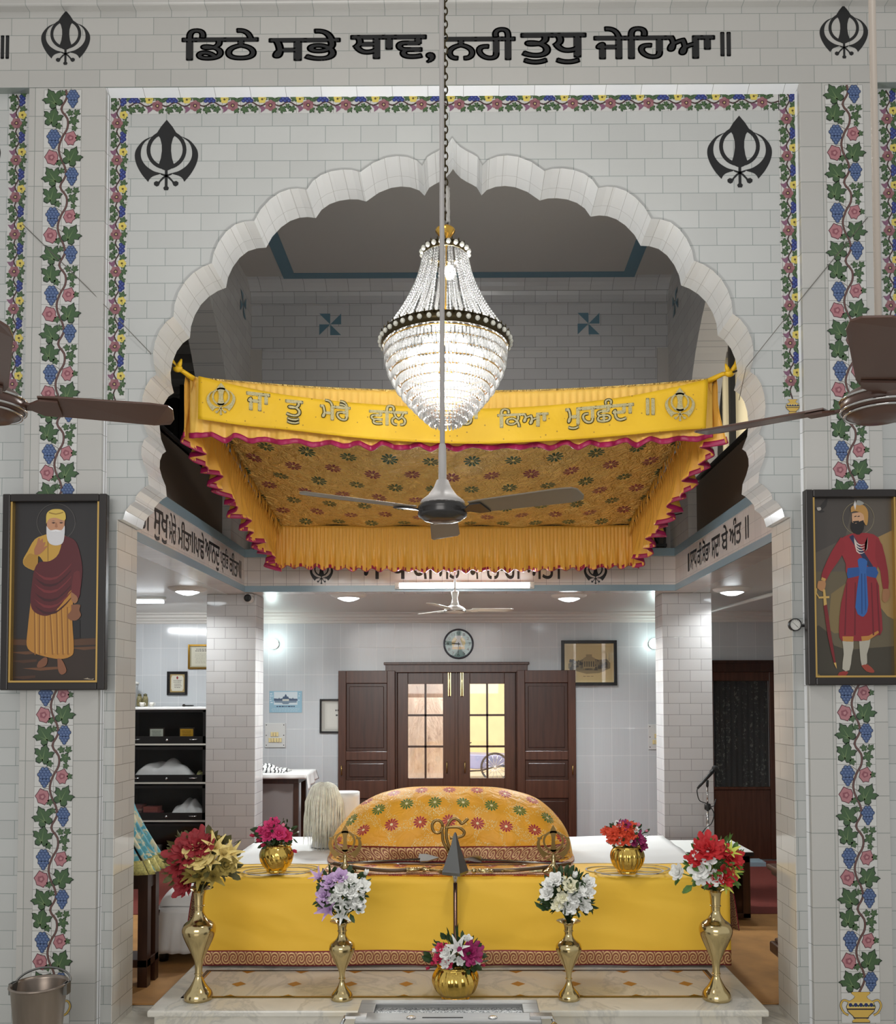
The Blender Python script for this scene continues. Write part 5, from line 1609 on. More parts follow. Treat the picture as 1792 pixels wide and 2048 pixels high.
bouquet('bouquet of red, white and lime flowers in the tall right vase', c, VZ['br'][1] - .02, [('carn', 'red', 1416, 1696, 24), ('carn', 'red', 1392, 1716, 15), ('carn', 'red', 1465, 1716, 19), ('rose', 'red', 1452, 1752, 18), ('carn', 'red', 1436, 1700, 16), ('rose', 'white', 1417, 1713, 17), ('rose', 'white', 1399, 1738, 19), ('rose', 'white', 1430, 1756, 14), ('rose', 'white', 1355, 1744, 14), ('rose', 'white', 1402, 1757, 12), ('lily', 'lime', 1461, 1703, 18), ('lily', 'lime', 1467, 1742, 15), ('lily', 'lime', 1452, 1770, 16), ('carn', 'red', 1420, 1758, 11), ('rose', 'white', 1396, 1712, 9), ('bud', 'lime', 1472, 1755, 9)],
    (1428, 1732), 54, 50, M['leafs_fresh'], 130, 4, ((1455, 1690, 30, 4, 60, 70), (1385, 1770, 26, 7, 200, -40), (1360, 1752, 22, 4, 200, -60)))
c, H = POT['l']
bouquet('bouquet of pink roses in the left gold pot on the yellow cover', c, TZ + .04 + H - .014, [('rose', 'pink', 540, 1652, 12), ('rose', 'pink', 535, 1669, 13), ('rose', 'pink', 558, 1666, 13), ('rose', 'fuchsia', 573, 1672, 10), ('rose', 'pink', 548, 1645, 10), ('bud', 'fuchsia', 518, 1681, 9), ('bud', 'fuchsia', 505, 1671, 8), ('bud', 'rosepink', 566, 1651, 8), ('bud', 'fuchsia', 527, 1690, 9), ('bud', 'fuchsia', 589, 1702, 8), ('bud', 'fuchsia', 533, 1702, 8), ('bud', 'white', 552, 1637, 4), ('bud', 'white', 560, 1678, 4), ('bud', 'white', 580, 1660, 4), ('bud', 'white', 596, 1664, 4), ('rose', 'pink', 522, 1662, 9)],
    (550, 1672), 42, 32, M['leafs'], 70, 5, lsz=.8)
c, H = POT['r']
bouquet('bouquet of orange carnations in the right gold pot on the yellow cover', c, TZ + .04 + H - .014, [('carn', 'orange', 1240, 1660, 11), ('carn', 'orange', 1226, 1667, 10), ('carn', 'orange', 1247, 1679, 11), ('carn', 'orange', 1263, 1668, 10), ('carn', 'orange', 1231, 1678, 9), ('carn', 'orange', 1261, 1652, 9), ('carn', 'orange', 1212, 1663, 8), ('carn', 'orange', 1222, 1677, 8), ('carn', 'magenta', 1249, 1650, 9), ('carn', 'magenta', 1277, 1675, 10), ('carn', 'magenta', 1286, 1690, 9), ('rose', 'white', 1234, 1681, 9), ('rose', 'white', 1256, 1683, 7), ('rose', 'white', 1237, 1648, 7), ('rose', 'white', 1272, 1660, 6), ('bud', 'rosepink', 1276, 1650, 8), ('bud', 'rosepink', 1293, 1662, 5), ('carn', 'magenta', 1270, 1683, 8)],
    (1253, 1672), 42, 28, M['leafs'], 60, 6, lsz=.8)
c, H = POT['c']
bouquet('bouquet of white, magenta and pink flowers in the gold pot on the marble', c, PZ + H - .014, [('lily', 'white', 915, 1895, 21), ('rose', 'white', 892, 1906, 11), ('bud', 'white', 870, 1901, 9), ('rose', 'white', 890, 1926, 9), ('rose', 'white', 905, 1917, 7), ('rose', 'white', 920, 1922, 8), ('rose', 'white', 936, 1878, 8), ('rose', 'white', 955, 1920, 8), ('carn', 'magenta', 941, 1906, 19), ('bud', 'fuchsia', 856, 1936, 7), ('bud', 'fuchsia', 866, 1926, 8), ('rose', 'fuchsia', 876, 1917, 9), ('rose', 'fuchsia', 897, 1928, 8), ('bud', 'fuchsia', 903, 1945, 8), ('bud', 'fuchsia', 893, 1890, 8), ('bud', 'fuchsia', 960, 1914, 7), ('bud', 'fuchsia', 966, 1930, 7), ('rose', 'white', 896, 1938, 9), ('rose', 'fuchsia', 880, 1895, 8)],
    (912, 1912), 50, 36, M['leafs'], 60, 7, ((868, 1920, 26, 10, 190, 10), (925, 1928, 34, 16, -20, -20), (915, 1880, 40, 2, 90, 75), (900, 1882, 34, 2, 110, 65)))
# ------------------------------------------------------------------ back room: double door
M['door_wood'] = mat('red_brown_door_varnish', (74, 44, 32), 0.26, var=0.22, vscale=5, stretch=(7, 7, .5))
M['door_dark'] = mat('dark_panel_varnish', (58, 33, 24), 0.26, var=0.2, vscale=5, stretch=(7, 7, .5))
def glass(name, rough=0.02, tint=(1, 1, 1, 1), k=0.045):
    g = NT(name); t1 = g.n('ShaderNodeBsdfTransparent'); t1.inputs[0].default_value = tint
    t2 = g.n('ShaderNodeBsdfGlossy'); t2.inputs['Roughness'].default_value = rough
    mx = g.n('ShaderNodeMixShader'); mx.inputs[0].default_value = k
    g.t.links.new(t1.outputs[0], mx.inputs[1]); g.t.links.new(t2.outputs[0], mx.inputs[2]); g.t.links.new(mx.outputs[0], g.t.nodes['Material Output'].inputs['Surface'])
    return g.m
M['glass'] = glass('clear_window_glass'); M['glass_case'] = glass('bookcase_glass', 0.03, (.85, .85, .85, 1), 0.02)
dr = bpy.data.objects.new('door_1', None); C.objects.link(dr); struct(dr, 'dark brown double door with glazed leaves in the back wall', 'door'); dr.location = (0, YK, 0)
b = MB(); fw = 0.09
b.box(D0 - .02, D0 + fw, -0.04, 0.1, 0, DZ); b.box(D1 - fw, D1 + .02, -0.04, 0.1, 0, DZ); b.box(D0 - .04, D1 + .04, -0.05, 0.1, DZ - 0.085, DZ + 0.015); b.box(D0 - .06, D1 + .06, -0.065, 0.02, DZ + .0, DZ + 0.03)
b.build('door_frame', M['door_wood'], dr, bevel=0.006)
xm = A(913, 1450, YK).x
gz0, gz1 = A(860, 1556, YK).z, A(860, 1368, YK).z
for i, (p0, p1, e0, e1) in enumerate(((816, 886, D0 + fw, xm - .002), (940, 1009, xm + .002, D1 - fw))):
    g0, g1 = A(p0, 1460, YK).x, A(p1, 1460, YK).x
    b = MB(); y0, y1 = -0.005, 0.04
    b.box(e0, g0, y0, y1, 0.01, DZ - .085); b.box(g1, e1, y0, y1, 0.01, DZ - .085); b.box(g0, g1, y0, y1, gz1, DZ - .085); b.box(g0, g1, y0, y1, .01, gz0)
    if i == 0: b.box(xm - .018, xm + .018, y0 - .012, y0, .01, DZ - .09)
    lf = b.build('door_leaf', M['door_wood'], dr, bevel=0.004)
    b = MB(); gm = (g0 + g1) / 2
    b.box(gm - .011, gm + .011, y0 + .004, y1 - .004, gz0, gz1)
    for k in (1, 2): z = gz0 + (gz1 - gz0) * k / 3; b.box(g0, g1, y0 + .004, y1 - .004, z - .011, z + .011)
    b.build('glazing_bars', M['door_dark'], lf)
    b = MB(); b.box(g0, g1, .018, .022, gz0, gz1); b.build('glass_panes', M['glass'], lf)
    hx = e1 - .075 if i == 0 else e0 + .06
    b = MB(); z0, z1 = A(900, 1392, YK).z, A(900, 1344, YK).z; b.box(hx - .016, hx + .016, y0 - .006, y0, z0, z1); b.tube([(hx, y0 - .012, z0 - .01), (hx, y0 - .012, z1 + .03)], .007, 8); b.build('tower_bolt', M['brass'], lf)
    b = MB(); z = A(900, 1535, YK).z; b.tube([(hx + (.03 if i else -.03), y0, z - .06), (hx + (.03 if i else -.03), y0 - .03, z - .05), (hx + (.03 if i else -.03), y0 - .03, z + .05), (hx + (.03 if i else -.03), y0, z + .06)], .007, 8); b.build('pull_handle', M['brass_dull'], lf)
# the two outer shutters, folded open against the wall
for i, (p0, p1) in enumerate(((677, 790), (1034, 1151))):
    Ys = YK - 0.10
    x0, x1 = A(p0, 1400, Ys).x, A(p1, 1400, Ys).x; zt_ = A(900, 1341, Ys).z
    w = x1 - x0
    t = bpy.data.objects.new('shutter', None); C.objects.link(t); t.parent = dr; t.location = (x0, -0.10, 0)
    b = MB(); st = .085
    b.box(0, st, -.02, .02, .02, zt_); b.box(w - st, w, -.02, .02, .02, zt_)
    za = [A(900, y, Ys).z for y in (1341, 1366, 1502, 1520, 1560, 1596)]
    for z0, z1 in ((za[1], za[0]), (za[3], za[2]), (za[5], za[4]), (.02, .22)): b.box(st, w - st, -.02, .02, z0, z1)
    b.build('shutter_rails', M['door_wood'], t, bevel=0.004)
    b = MB()
    for z0, z1 in ((za[2], za[1]), (za[4], za[3]), (.22, za[5])):
        b.box(st, w - st, -.008, .008, z0, z1)
        b.box(st + .035, w - st - .035, -.018, -.006, z0 + .035, z1 - .035)
    b.build('shutter_panels', M['door_dark'], t, bevel=0.01)
    hx = .04 if i == 0 else w - .04; z = A(900, 1540, Ys).z
    b = MB(); b.tube([(hx, -.02, z - .05), (hx, -.045, z - .045), (hx, -.045, z + .045), (hx, -.02, z + .05)], .007, 8); b.build('pull_handle', M['brass_dull'], t)

# what shows through the panes: the yard with a tree and a parked car
b = MB(); b.box(-8, 8, YK + .2, 24, -0.1, 0.0)
struct(b.build('ground', mat('pale_yard_ground', (214, 200, 178), 0.9, var=0.12, vscale=6)), 'pale ground of the yard behind the door', 'ground')
tk = NT('tree_bark')
v_ = tk.n('ShaderNodeMapping'); tk.put(v_.inputs[0], tk.coord()); v_.inputs['Scale'].default_value = (1, 1, .35)
tk.col(tk.ramp(tk.noise(6, v_.outputs[0], 8, .7, 1.5), [(.3, S(170, 138, 122)), (.42, S(222, 194, 176)), (.7, S(238, 216, 200))])); tk.bump(tk.noise(5, v_.outputs[0], 6, .7, 2), .8, .1); tk.set(.9)
b = MB(); tx = A(850, 1450, 12.2).x
b.lathe([(.50, 0), (.40, .5), (.37, 1.2), (.40, 1.8)], (tx, 12.3, 0), 28, cap=True)
b.tube([(tx - .1, 12.3, 1.7), (tx - .35, 12.3, 2.4), (tx - .8, 12.3, 3.4)], [.32, .26, .2], 14); b.tube([(tx + .1, 12.3, 1.7), (tx + .3, 12.3, 2.4), (tx + .5, 12.3, 3.4)], [.30, .26, .2], 14)
tag(b.build('tree_trunk', tk.m), 'pale barked forked tree trunk seen through the left door panes', 'tree')
b = MB(); b.box(-8, 8, 22.0, 22.2, 0, 5.5)
struct(b.build('wall_yard', mat('pale_yellow_yard_wall', (226, 206, 160), .9, var=.06, vscale=3)), 'pale yellow wall at the back of the yard', 'wall')
wc = A(990, 1534, 18.6)
car = thing('cart', 'lavender blue cart with a spoked wheel seen through the lower right door panes', 'cart', (wc.x, 18.6, 0))
b = MB(); b.prism([(-.75, .30), (-.72, .50), (-.55, .58), (.55, .55), (.6, .42), (.3, .30), (-.4, .26)], lambda u, v, d: (u, d, v), .1, .9); b.build('body_tub', mat('lavender_blue_paint', (132, 136, 172), .35), car, bevel=.02)
b = MB(); b.tube([(-.7, .05, .22), (-.3, .03, .24), (.0, .03, wc.z), (.45, .05, .36)], .016, 8); b.tube([(-.66, .05, .5), (-.58, .02, .8), (-.5, .02, .84)], .012, 8); b.build('chassis_bar', M['black'], car)
for wx in (0.0, -1.1):
    b = MB(); rw = wc.z - .004; Mw = Matrix.Rotation(R(90), 3, 'X')
    b.tube([(wx + rw * .93 * math.cos(i * .1745), -.03, wc.z + rw * .93 * math.sin(i * .1745)) for i in range(36)], rw * .07, 8, True); wo = b.build('wheel', mat('tyre_rubber', (46, 46, 50), .8), car)
    b = MB()
    for i in range(14): b.tube([(wx, -.03, wc.z), (wx + rw * .9 * math.cos(i * .4488), -.03, wc.z + rw * .9 * math.sin(i * .4488))], .006, 5)
    b.ball((wx, -.03, wc.z), .04, 10, 8); b.build('wheel_spokes', M['steel'], wo)

# right-hand door with dark curtained glass
g = bpy.data.objects.new('door_2', None); C.objects.link(g); struct(g, 'dark door with a curtained glass panel right of the right pillar', 'door')
x0, x1, z1 = A(1418, 1450, YK).x, A(1556, 1450, YK).x, A(1490, 1323, YK).z
g.location = (x0, YK - .03, 0); w = x1 - x0
gz = [A(1490, y, YK).z for y in (1344, 1362, 1573)]; s1 = .105
b = MB(); b.box(-.06, w, -.03, .03, gz[0], z1); b.box(-.08, w, -.045, .0, z1 - .02, z1 + .012); b.build('door_frame', M['door_dark'], g, bevel=.004)
b = MB(); b.box(0, .04, -.015, .02, .02, gz[0]); b.box(w - s1, w, -.015, .02, .02, gz[0]); b.box(.04, w - s1, -.015, .02, gz[1], gz[0]); b.box(.04, w - s1, -.015, .02, gz[2] - .03, gz[2]); b.box(.04, w - s1, -.002, .02, .02, gz[2] - .03)
lf = b.build('door_leaf', M['door_wood'], g, bevel=.004)
cu = NT('dark_net_curtain')
o = cu.sep(cu.coord())
st = cu.noise(1, cu.comb(cu.math('MULTIPLY', o[0], 22.0), 0.0, cu.math('MULTIPLY', o[2], .6)), 3)
sq = cu.noise(38, None, 3, .7)
cu.col(cu.mix(cu.math('MULTIPLY', cu.math('GREATER_THAN', sq, .58), cu.math('GREATER_THAN', st, .5)), S(30, 30, 29), S(80, 80, 75))); cu.set(.9)
b = MB(); b.grid(50, 3, lambda u, v: (.05 + (w - s1 - .06) * u, .012 + .004 * math.sin(u * 60), gz[2] + (gz[1] - gz[2]) * v)); b.build('net_curtain', cu.m, lf)
b = MB(); b.box(.04, w - s1, -.004, -.001, gz[2], gz[1]); b.build('glass_panel', glass('dark_door_glass', .05, (1, 1, 1, 1), .025), lf)

# ------------------------------------------------------------------ lamps of the back room
M['lamp_disc'] = emit('lit_downlight_disc', (240, 250, 255), 9)
M['white_plastic'] = mat('white_plastic', (226, 226, 222), .4)
lw = (0.95, 1.0, 1.0)
for px, py, lb in ((375, 1177, 'round ceiling light left of the left pillar'), (697, 1190, 'round ceiling light left of the small white fan'), (1138, 1191, 'round ceiling light right of the small white fan'), (1464, 1178, 'round ceiling light right of the right pillar')):
    c = AZ(px, py, ZC)
    t = thing('ceiling_light', lb, 'ceiling light', (c.x, c.y, ZC), group='round lights of the back room ceiling')
    b = MB(); b.lathe([(.165, 0), (.16, -.01), (.13, -.022), (.11, -.03), (.085, -.032)], n=32, cap=False); b.build('rim', M['white_plastic'], t)
    b = MB(); b.lathe([(.105, -.028), (.08, -.04), (.04, -.055), (.001, -.06)], n=24, cap=False); b.build('lit_diffuser', M['lamp_disc'], t)
    disc('ceiling_light_glow', (c.x, c.y, ZC - .075), (7 if px < 500 else 6) if (px < 500 or px > 1300) else 38, .2, lw)
for px, lb in ((549, 'small round wall light left of the clock beside the left pillar'), (1306, 'small round wall light at the edge of the right pillar')):
    c = A(px, 1288, YK)
    t = thing('wall_light', lb, 'wall light', (c.x, YK, c.z))
    b = MB(); b.lathe([(.055, 0), (.055, .02), (.04, .03)], n=20, M=Matrix.Rotation(R(90), 3, 'X')); b.build('holder', M['white_plastic'], t)
    b = MB(); b.ball((0, -.07, 0), .058, 16, 10); b.build('lit_globe', emit('lit_globe_glass', (225, 255, 250), 8), t)
    bulb('wall_light_glow', (c.x, YK - .22, c.z), 2.6, .06, (.88, 1, .98))
x0, x1 = A(790, 1172, YW).x, A(1068, 1172, YW).x; zt_ = A(930, 1172, YW).z
t = thing('tube_light', 'long lit tube light on the rear beam under the canopy edge', 'tube light', ((x0 + x1) / 2, YW, zt_))
L_ = x1 - x0
b = MB(); b.box(-L_ / 2, L_ / 2, -.035, -.007, -.028, .03); b.build('batten', M['white_plastic'], t, bevel=.004)
b = MB(); b.tube([(-L_ / 2 + .03, -.055, 0), (L_ / 2 - .03, -.055, 0)], .016, 12); b.build('lit_tube', emit('lit_fluorescent_tube', (235, 246, 255), 14), t)
for s in (-1, 1):
    b = MB(); b.box(s * (L_ / 2 - .03) - .012, s * (L_ / 2 - .03) + .012, -.075, -.03, -.02, .02); b.build('end_cap', M['white_plastic'], t)
area('tube_light_glow', ((x0 + x1) / 2, YW - .10, zt_ - .01), ((x0 + x1) / 2, YW - 1.0, zt_ - .75), L_ - .1, .05, 20, (.92, .97, 1))
# small white fan
c = A(910, 1219, 7.36)
f = fan('ceiling_fan', 'small white ceiling fan below the canopy rear edge', c, 3.2, [(8, .5), (128, .5), (248, .5)], (M['white_fan'], M['white_fan'], M['white_fan'], M['white_fan'], M['white_fan']),
        [(.001, -.03), (.06, -.03), (.085, -.022), (.092, -.01), (.09, .004), (.07, .02), (.04, .035), (.001, .036)], [(.04, .03), (.03, .06), (.022, .10), (.03, .125), (.034, .15), (.02, .155), (.008, .16)], pitch=-7, bw=.10, rod=.008)
b = MB(); b.box(-.02, .02, -.02, YW + .1 - c.y, 3.2 - c.z - .012, 3.2 - c.z + .012); b.build('hanger_bracket', M['black'], f)
b = MB(); b.tube([(.09 * math.cos(a * .1571), .09 * math.sin(a * .1571), -.016) for a in range(40)], .005, 6, True); b.build('chrome_ring', M['chrome'], f)
# tube fitting at the left, bare conduit at the right
p0, p1 = A(246, 1168, 7.9), A(332, 1189, 7.9); p0.z = min(p0.z, ZC - .05); p1.z = min(p1.z, ZC - .05); d = p1 - p0
t = thing('tube_light', 'short lit tube light under the left ceiling beside the front pier', 'tube light', p0)
b = MB(); b.tube([(0, 0, .02), d + Vector((0, 0, .02))], .018, 8); b.build('batten', M['white_plastic'], t)
b = MB(); b.tube([d * .04 + Vector((0, -.01, -.014)), d * .96 + Vector((0, -.01, -.014))], .013, 8); b.build('lit_tube', emit('lit_side_tube', (240, 248, 255), 5), t)
area('left_tube_light_glow', (p0 + p1) / 2 + Vector((-.3, .55, -.06)), (p0 + p1) / 2 + Vector((0, 1.2, -1.6)), .9, .06, 18, (.94, .98, 1))
p0, p1 = A(1424, 1222, 8.6), A(1556, 1180, 7.6); p0.z = min(p0.z, ZC - .03); p1.z = min(p1.z, ZC - .03)
b = MB(); b.tube([(0, 0, 0), p1 - p0], .018, 8); tag(b.build('conduit', M['white_plastic'], loc=p0), 'white conduit slanting under the right ceiling behind the right pier', 'pipe')

# ------------------------------------------------------------------ things on the back wall
c = A(917, 1288, YK); r = 30 * YK / FPX
t = thing('wall_clock', 'round pale blue wall clock above the double door', 'clock', (c.x, YK, c.z))
RX = Matrix.Rotation(R(90), 3, 'X')
b = MB(); b.lathe([(r, 0), (r * 1.02, .02), (r, .035), (r * .9, .04), (r * .89, .02)], n=40, M=RX, cap=False); b.build('case_rim', mat('grey_clock_rim', (70, 72, 80), .25, .5), t)
b = MB(); b.lathe([(r * .9, .018), (.001, .018)], n=36, M=RX, cap=False); b.build('dial', mat('pale_teal_dial', (150, 186, 186), .5), t)
cf = lambda u, v, d: (u, -.0185 - d, v)
b = MB()
for k in range(12):
    a = R(90 - 30 * (k + 1)); q = .72 * r
    put_text(b, str(k + 1), cf, q * math.cos(a) - .014, q * math.cos(a) + .014, q * math.sin(a) - .016, q * math.sin(a) + .016, .01, .0006)
b.build('numerals', mat('dark_green_print', (40, 66, 66), .5), t)
b = MB(); b.colr = lin((216, 196, 120)); b.poly(circ(0, .012, r * .46, 20), cf, .0003)
b.colr = lin((236, 240, 238)); b.poly([(-.045, .09), (.045, .09), (.02, .05), (.04, 0), (.05, -.03), (-.05, -.03), (-.04, 0), (-.02, .05)], cf, .0006)
b.colr = lin((206, 170, 80)); b.poly([(-.07, -.035), (.07, -.035), (.07, -.06), (-.07, -.06)], cf, .0006)
b.build('dial_picture', M['painted'], t)
for nm, a, l, w in (('hour_hand', 175, .075, .010), ('minute_hand', 268, .10, .007)):
    b = MB(); b.poly(rot([(-.02, -w / 2), (l, -w / 2), (l, w / 2), (-.02, w / 2)], a), cf, .004); b.build(nm, M['black'], t)
b = MB(); b.lathe([(r * .9, .03), (.001, .03)], n=36, M=RX, cap=False); b.build('glass', M['glass'], t)

def framed(name, label, cat, px0, py0, px1, py1, Y, fw, fm, inner, pics=None, depth=.022, tilt=0):
    a, c = A(px0, py0, Y), A(px1, py1, Y); w, h = abs(c.x - a.x), abs(a.z - c.z)
    t = thing(name, label, cat, (min(a.x, c.x), Y, min(a.z, c.z)))
    b = MB(); y0 = -depth
    b.box(0, fw, y0, 0, 0, h); b.box(w - fw, w, y0, 0, 0, h); b.box(fw, w - fw, y0, 0, 0, fw); b.box(fw, w - fw, y0, 0, h - fw, h)
    b.build('frame', fm, t, bevel=.003)
    b = MB(); fn = lambda u, v, d: (fw + u * (w - 2 * fw), -.006 - d, fw + v * (h - 2 * fw))
    b.poly([(0, 0), (1, 0), (1, 1), (0, 1)], fn, 0, inner)
    if pics: pics(b, fn)
    b.build('picture', M['canvas'], t, fix=False)
    b = MB(); b.box(fw, w - fw, -.013, -.011, fw, h - fw); b.build('glass', M['glass'], t)
    return t
M['frame_black'] = mat('black_picture_frame', (26, 25, 26), .25)
def lines(b, fn, x0, x1, ys, colr, th=.018, seed=1, gap=.06):
    rd = random.Random(seed)
    for y in ys:
        x = x0 + rd.uniform(0, .08); e = x1 - rd.uniform(0, .1)
        while x < e:
            w = rd.uniform(.03, .09)
            b.poly([(x, y), (min(x + w, e), y), (min(x + w, e), y + th), (x, y + th)], fn, 6e-4, colr); x += w + .02
def engraving(b, fn):
    b.poly([(.04, .05), (.96, .05), (.96, .95), (.04, .95)], fn, 2e-4, (196, 172, 122))
    rd = random.Random(8)
    b.poly([(.08, .36), (.2, .30), (.5, .28), (.8, .30), (.93, .36), (.93, .50), (.86, .60), (.7, .58), (.6, .62), (.42, .62), (.3, .56), (.15, .55), (.08, .48)], fn, 3e-4, (120, 104, 74))
    for k in range(60):
        x, y = rd.uniform(.1, .92), rd.uniform(.32, .56); s = rd.uniform(.012, .04)
        b.poly([(x - s, y - s), (x + s, y - s), (x + s * .6, y + s * 1.3), (x - s * .6, y + s * 1.3)], fn, 4e-4 + k * 2e-6, rd.choice(((70, 62, 46), (92, 80, 58), (52, 46, 36))))
    b.poly([(.38, .36), (.62, .36), (.62, .62), (.56, .66), (.56, .72), (.44, .72), (.44, .66), (.38, .62)], fn, 6e-4, (150, 130, 92))
    for k in range(5): b.poly([(.40 + k * .045, .40), (.425 + k * .045, .40), (.425 + k * .045, .54), (.40 + k * .045, .54)], fn, 7e-4, (74, 64, 46))
    for x in (.84, .90): b.poly([(x, .55), (x + .012, .55), (x + .008, .76), (x + .004, .76)], fn, 6e-4, (70, 62, 46))
    b.poly([(.2, .3), (.85, .3), (.7, .24), (.45, .22)], fn, 5e-4, (140, 122, 86))
    lines(b, fn, .36, .64, (.15,), (110, 94, 66), .012, 3)
framed('framed_print', 'black framed sepia print of a domed building right of the clock', 'picture', 1122, 1281, 1234, 1371, YK - .03, .035, M['frame_black'], (206, 184, 134), engraving)
def cert(b, fn):
    b.poly([(.06, .06), (.94, .06), (.94, .94), (.06, .94)], fn, 2e-4, (206, 202, 182))
    lines(b, fn, .15, .9, (.84, .76), (70, 66, 56), .035, 2); lines(b, fn, .15, .9, [.2 + .07 * k for k in range(7)], (130, 126, 108), .014, 5)
framed('framed_certificate', 'gold edged framed certificate half hidden by the left pillar', 'picture', 377, 1289, 438, 1338, YK, .02, M['gold_metal'], (176, 170, 140), cert)
def plaq(b, fn):
    b.poly([(.08, .06), (.92, .06), (.92, .94), (.08, .94)], fn, 2e-4, (176, 150, 96))
    b.poly([(.2, .12), (.8, .12), (.86, .24), (.86, .76), (.8, .88), (.2, .88), (.14, .76), (.14, .24)], fn, 3e-4, (216, 212, 196))
    b.poly([(.46, .70), (.54, .70), (.56, .80), (.5, .85), (.44, .80)], fn, 4e-4, (140, 30, 36))
    lines(b, fn, .26, .78, (.62, .54, .44, .36, .28), (70, 66, 62), .028, 4)
framed('award_plaque', 'small dark framed award plaque on the wall above the bookcase', 'plaque', 335, 1343, 375, 1390, YK, .018, M['frame_black'], (40, 34, 28), plaq)
def note(b, fn):
    b.poly([(.10, .08), (.96, .08), (.96, .92), (.10, .92)], fn, 2e-4, (214, 212, 204))
    b.poly([(.16, .14), (.92, .14), (.92, .88), (.16, .88)], fn, 3e-4, (222, 220, 212))
    lines(b, fn, .36, .9, (.66, .5), (60, 60, 60), .05, 9)
framed('framed_certificate', 'black framed certificate partly behind the open left shutter', 'picture', 640, 1398, 716, 1466, YK, .02, M['frame_black'], (190, 188, 180), note)
# calendar sheet
a, c = A(539, 1382, YK), A(604, 1425, YK); w, h = c.x - a.x, a.z - c.z
b = MB(); fn = lambda u, v, d: (u * w, -.004 - d, v * h)
b.poly([(0, 0), (1, 0), (1, 1), (0, 1)], fn, 0, (148, 184, 202)); b.poly([(.14, .36), (.86, .36), (.86, .96), (.14, .96)], fn, 2e-4, (206, 216, 222))
b.poly([(.14, .54), (.86, .54), (.86, .64), (.74, .64), (.72, .70), (.70, .64), (.60, .66), (.58, .74), (.54, .74), (.52, .82), (.5, .86), (.48, .82), (.46, .74), (.42, .74), (.40, .66), (.32, .64), (.30, .70), (.28, .64), (.14, .66)], fn, 4e-4, (76, 92, 116))
b.poly([(.40, .54), (.60, .54), (.60, .62), (.40, .62)], fn, 5e-4, (206, 206, 196))
b.poly([(.16, .535), (.84, .535), (.84, .46), (.62, .45), (.58, .39), (.42, .39), (.38, .45), (.16, .46)], fn, 5e-4, (120, 138, 156))
lines(b, fn, .2, .85, (.26,), (60, 76, 104), .05, 3); lines(b, fn, .03, .97, (.06, .12, .18), (190, 206, 214), .02, 6)
lines(b, fn, .01, .12, [.45 + .1 * k for k in range(5)], (220, 230, 236), .04, 7); lines(b, fn, .88, .99, [.45 + .1 * k for k in range(5)], (220, 230, 236), .04, 8)
o = b.build('wall_calendar', M['canvas'], loc=(a.x, YK, c.z), fix=False); tag(o, 'pale blue calendar sheet with a lakeside shrine on the back wall', 'calendar')
# switchboards
for px0, py0, px1, py1, lb in ((530, 1446, 571, 1495, 'white switchboard with cream switches right of the left pillar'), (1296, 1449, 1337, 1499, 'white switchboard partly hidden by the right pillar')):
    a, c = A(px0, py0, YK), A(px1, py1, YK); w, h = c.x - a.x, a.z - c.z
    t = thing('switchboard', lb, 'switchboard', (a.x, YK, c.z))
    b = MB(); b.box(0, w, -.012, 0, 0, h); b.build('cover_plate', mat('grey_white_plate', (206, 206, 204), .3), t, bevel=.004)
    for (n, y, u0) in ((3, .46, .3), (5, .22, .2)):
        for k in range(n):
            x = (u0 + k * .13) * w; b = MB(); b.box(x, x + .105 * w, -.022, -.012, y * h, (y + .17) * h); b.build('switch', mat('cream_switch', (224, 204, 150), .4), t, bevel=.002)
    for u, v in ((.08, .1), (.92, .1), (.08, .5), (.92, .5), (.08, .92), (.92, .92)):
        b = MB(); b.lathe([(.006, 0), (.004, .003)], (u * w, -.012, v * h), 10, RX); b.build('screw', M['black'], t)

# ------------------------------------------------------------------ glass-fronted bookcase
YBK = 9.25
bx0, bx1 = A(248, 1500, YBK).x, A(412, 1500, YBK).x
zs = [A(330, y, YBK).z for y in (1415, 1490, 1567, 1643, 1725)]
bc = thing('bookcase', 'black bookcase of stacked glass fronted sections behind the left pillar', 'bookcase', (bx0, YBK, 0))
W = bx1 - bx0; Dp = YK - .01 - YBK
M['case'] = mat('black_laminate', (24, 22, 22), .3)
b = MB(); b.box(0, .02, 0, Dp, .06, zs[0]); b.box(W - .02, W, 0, Dp, .06, zs[0]); b.box(.02, W - .02, Dp - .015, Dp, .06, zs[0]); b.box(.02, W - .02, 0, Dp - .015, zs[0] - .02, zs[0])
for z in zs[1:]: b.box(.02, W - .02, 0.0, Dp - .015, z, z + .018)
b.build('carcass', M['case'], bc)
for i in range(4):
    z1, z0 = zs[i] - .02, zs[i + 1] + .018
    b = MB(); b.box(.0, W, -.016, -.001, z0, z0 + .075); b.box(0, W, -.016, -.001, z1 - .03, z1); b.box(0, .03, -.016, -.001, z0, z1); b.box(W - .03, W, -.016, -.001, z0, z1)
    dd = b.build('door', M['case'], bc)
    b = MB(); b.box(.03, W - .03, -.011, -.007, z0 + .075, z1 - .03); b.build('glass_pane', M['glass_case'], dd)
    b = MB(); b.lathe([(.014, 0), (.012, .008), (.001, .01)], (W * .53, -.016, z0 + .035), 14, RX); b.build('lock', M['steel'], dd)
    for hx in (.13, W - .13):
        b = MB(); b.tube([(hx - .045, -.018, z0 + .045), (hx - .03, -.03, z0 + .04), (hx + .03, -.03, z0 + .04), (hx + .045, -.018, z0 + .045)], .0045, 6); b.build('handle', M['steel'], dd)
    b = MB(); b.box(0, W, -.02, 0, z0 - .02, z0 - .003); b.build('white_edge_strip', mat('ivory_edging_%d' % i, (190, 186, 176), .4), bc)
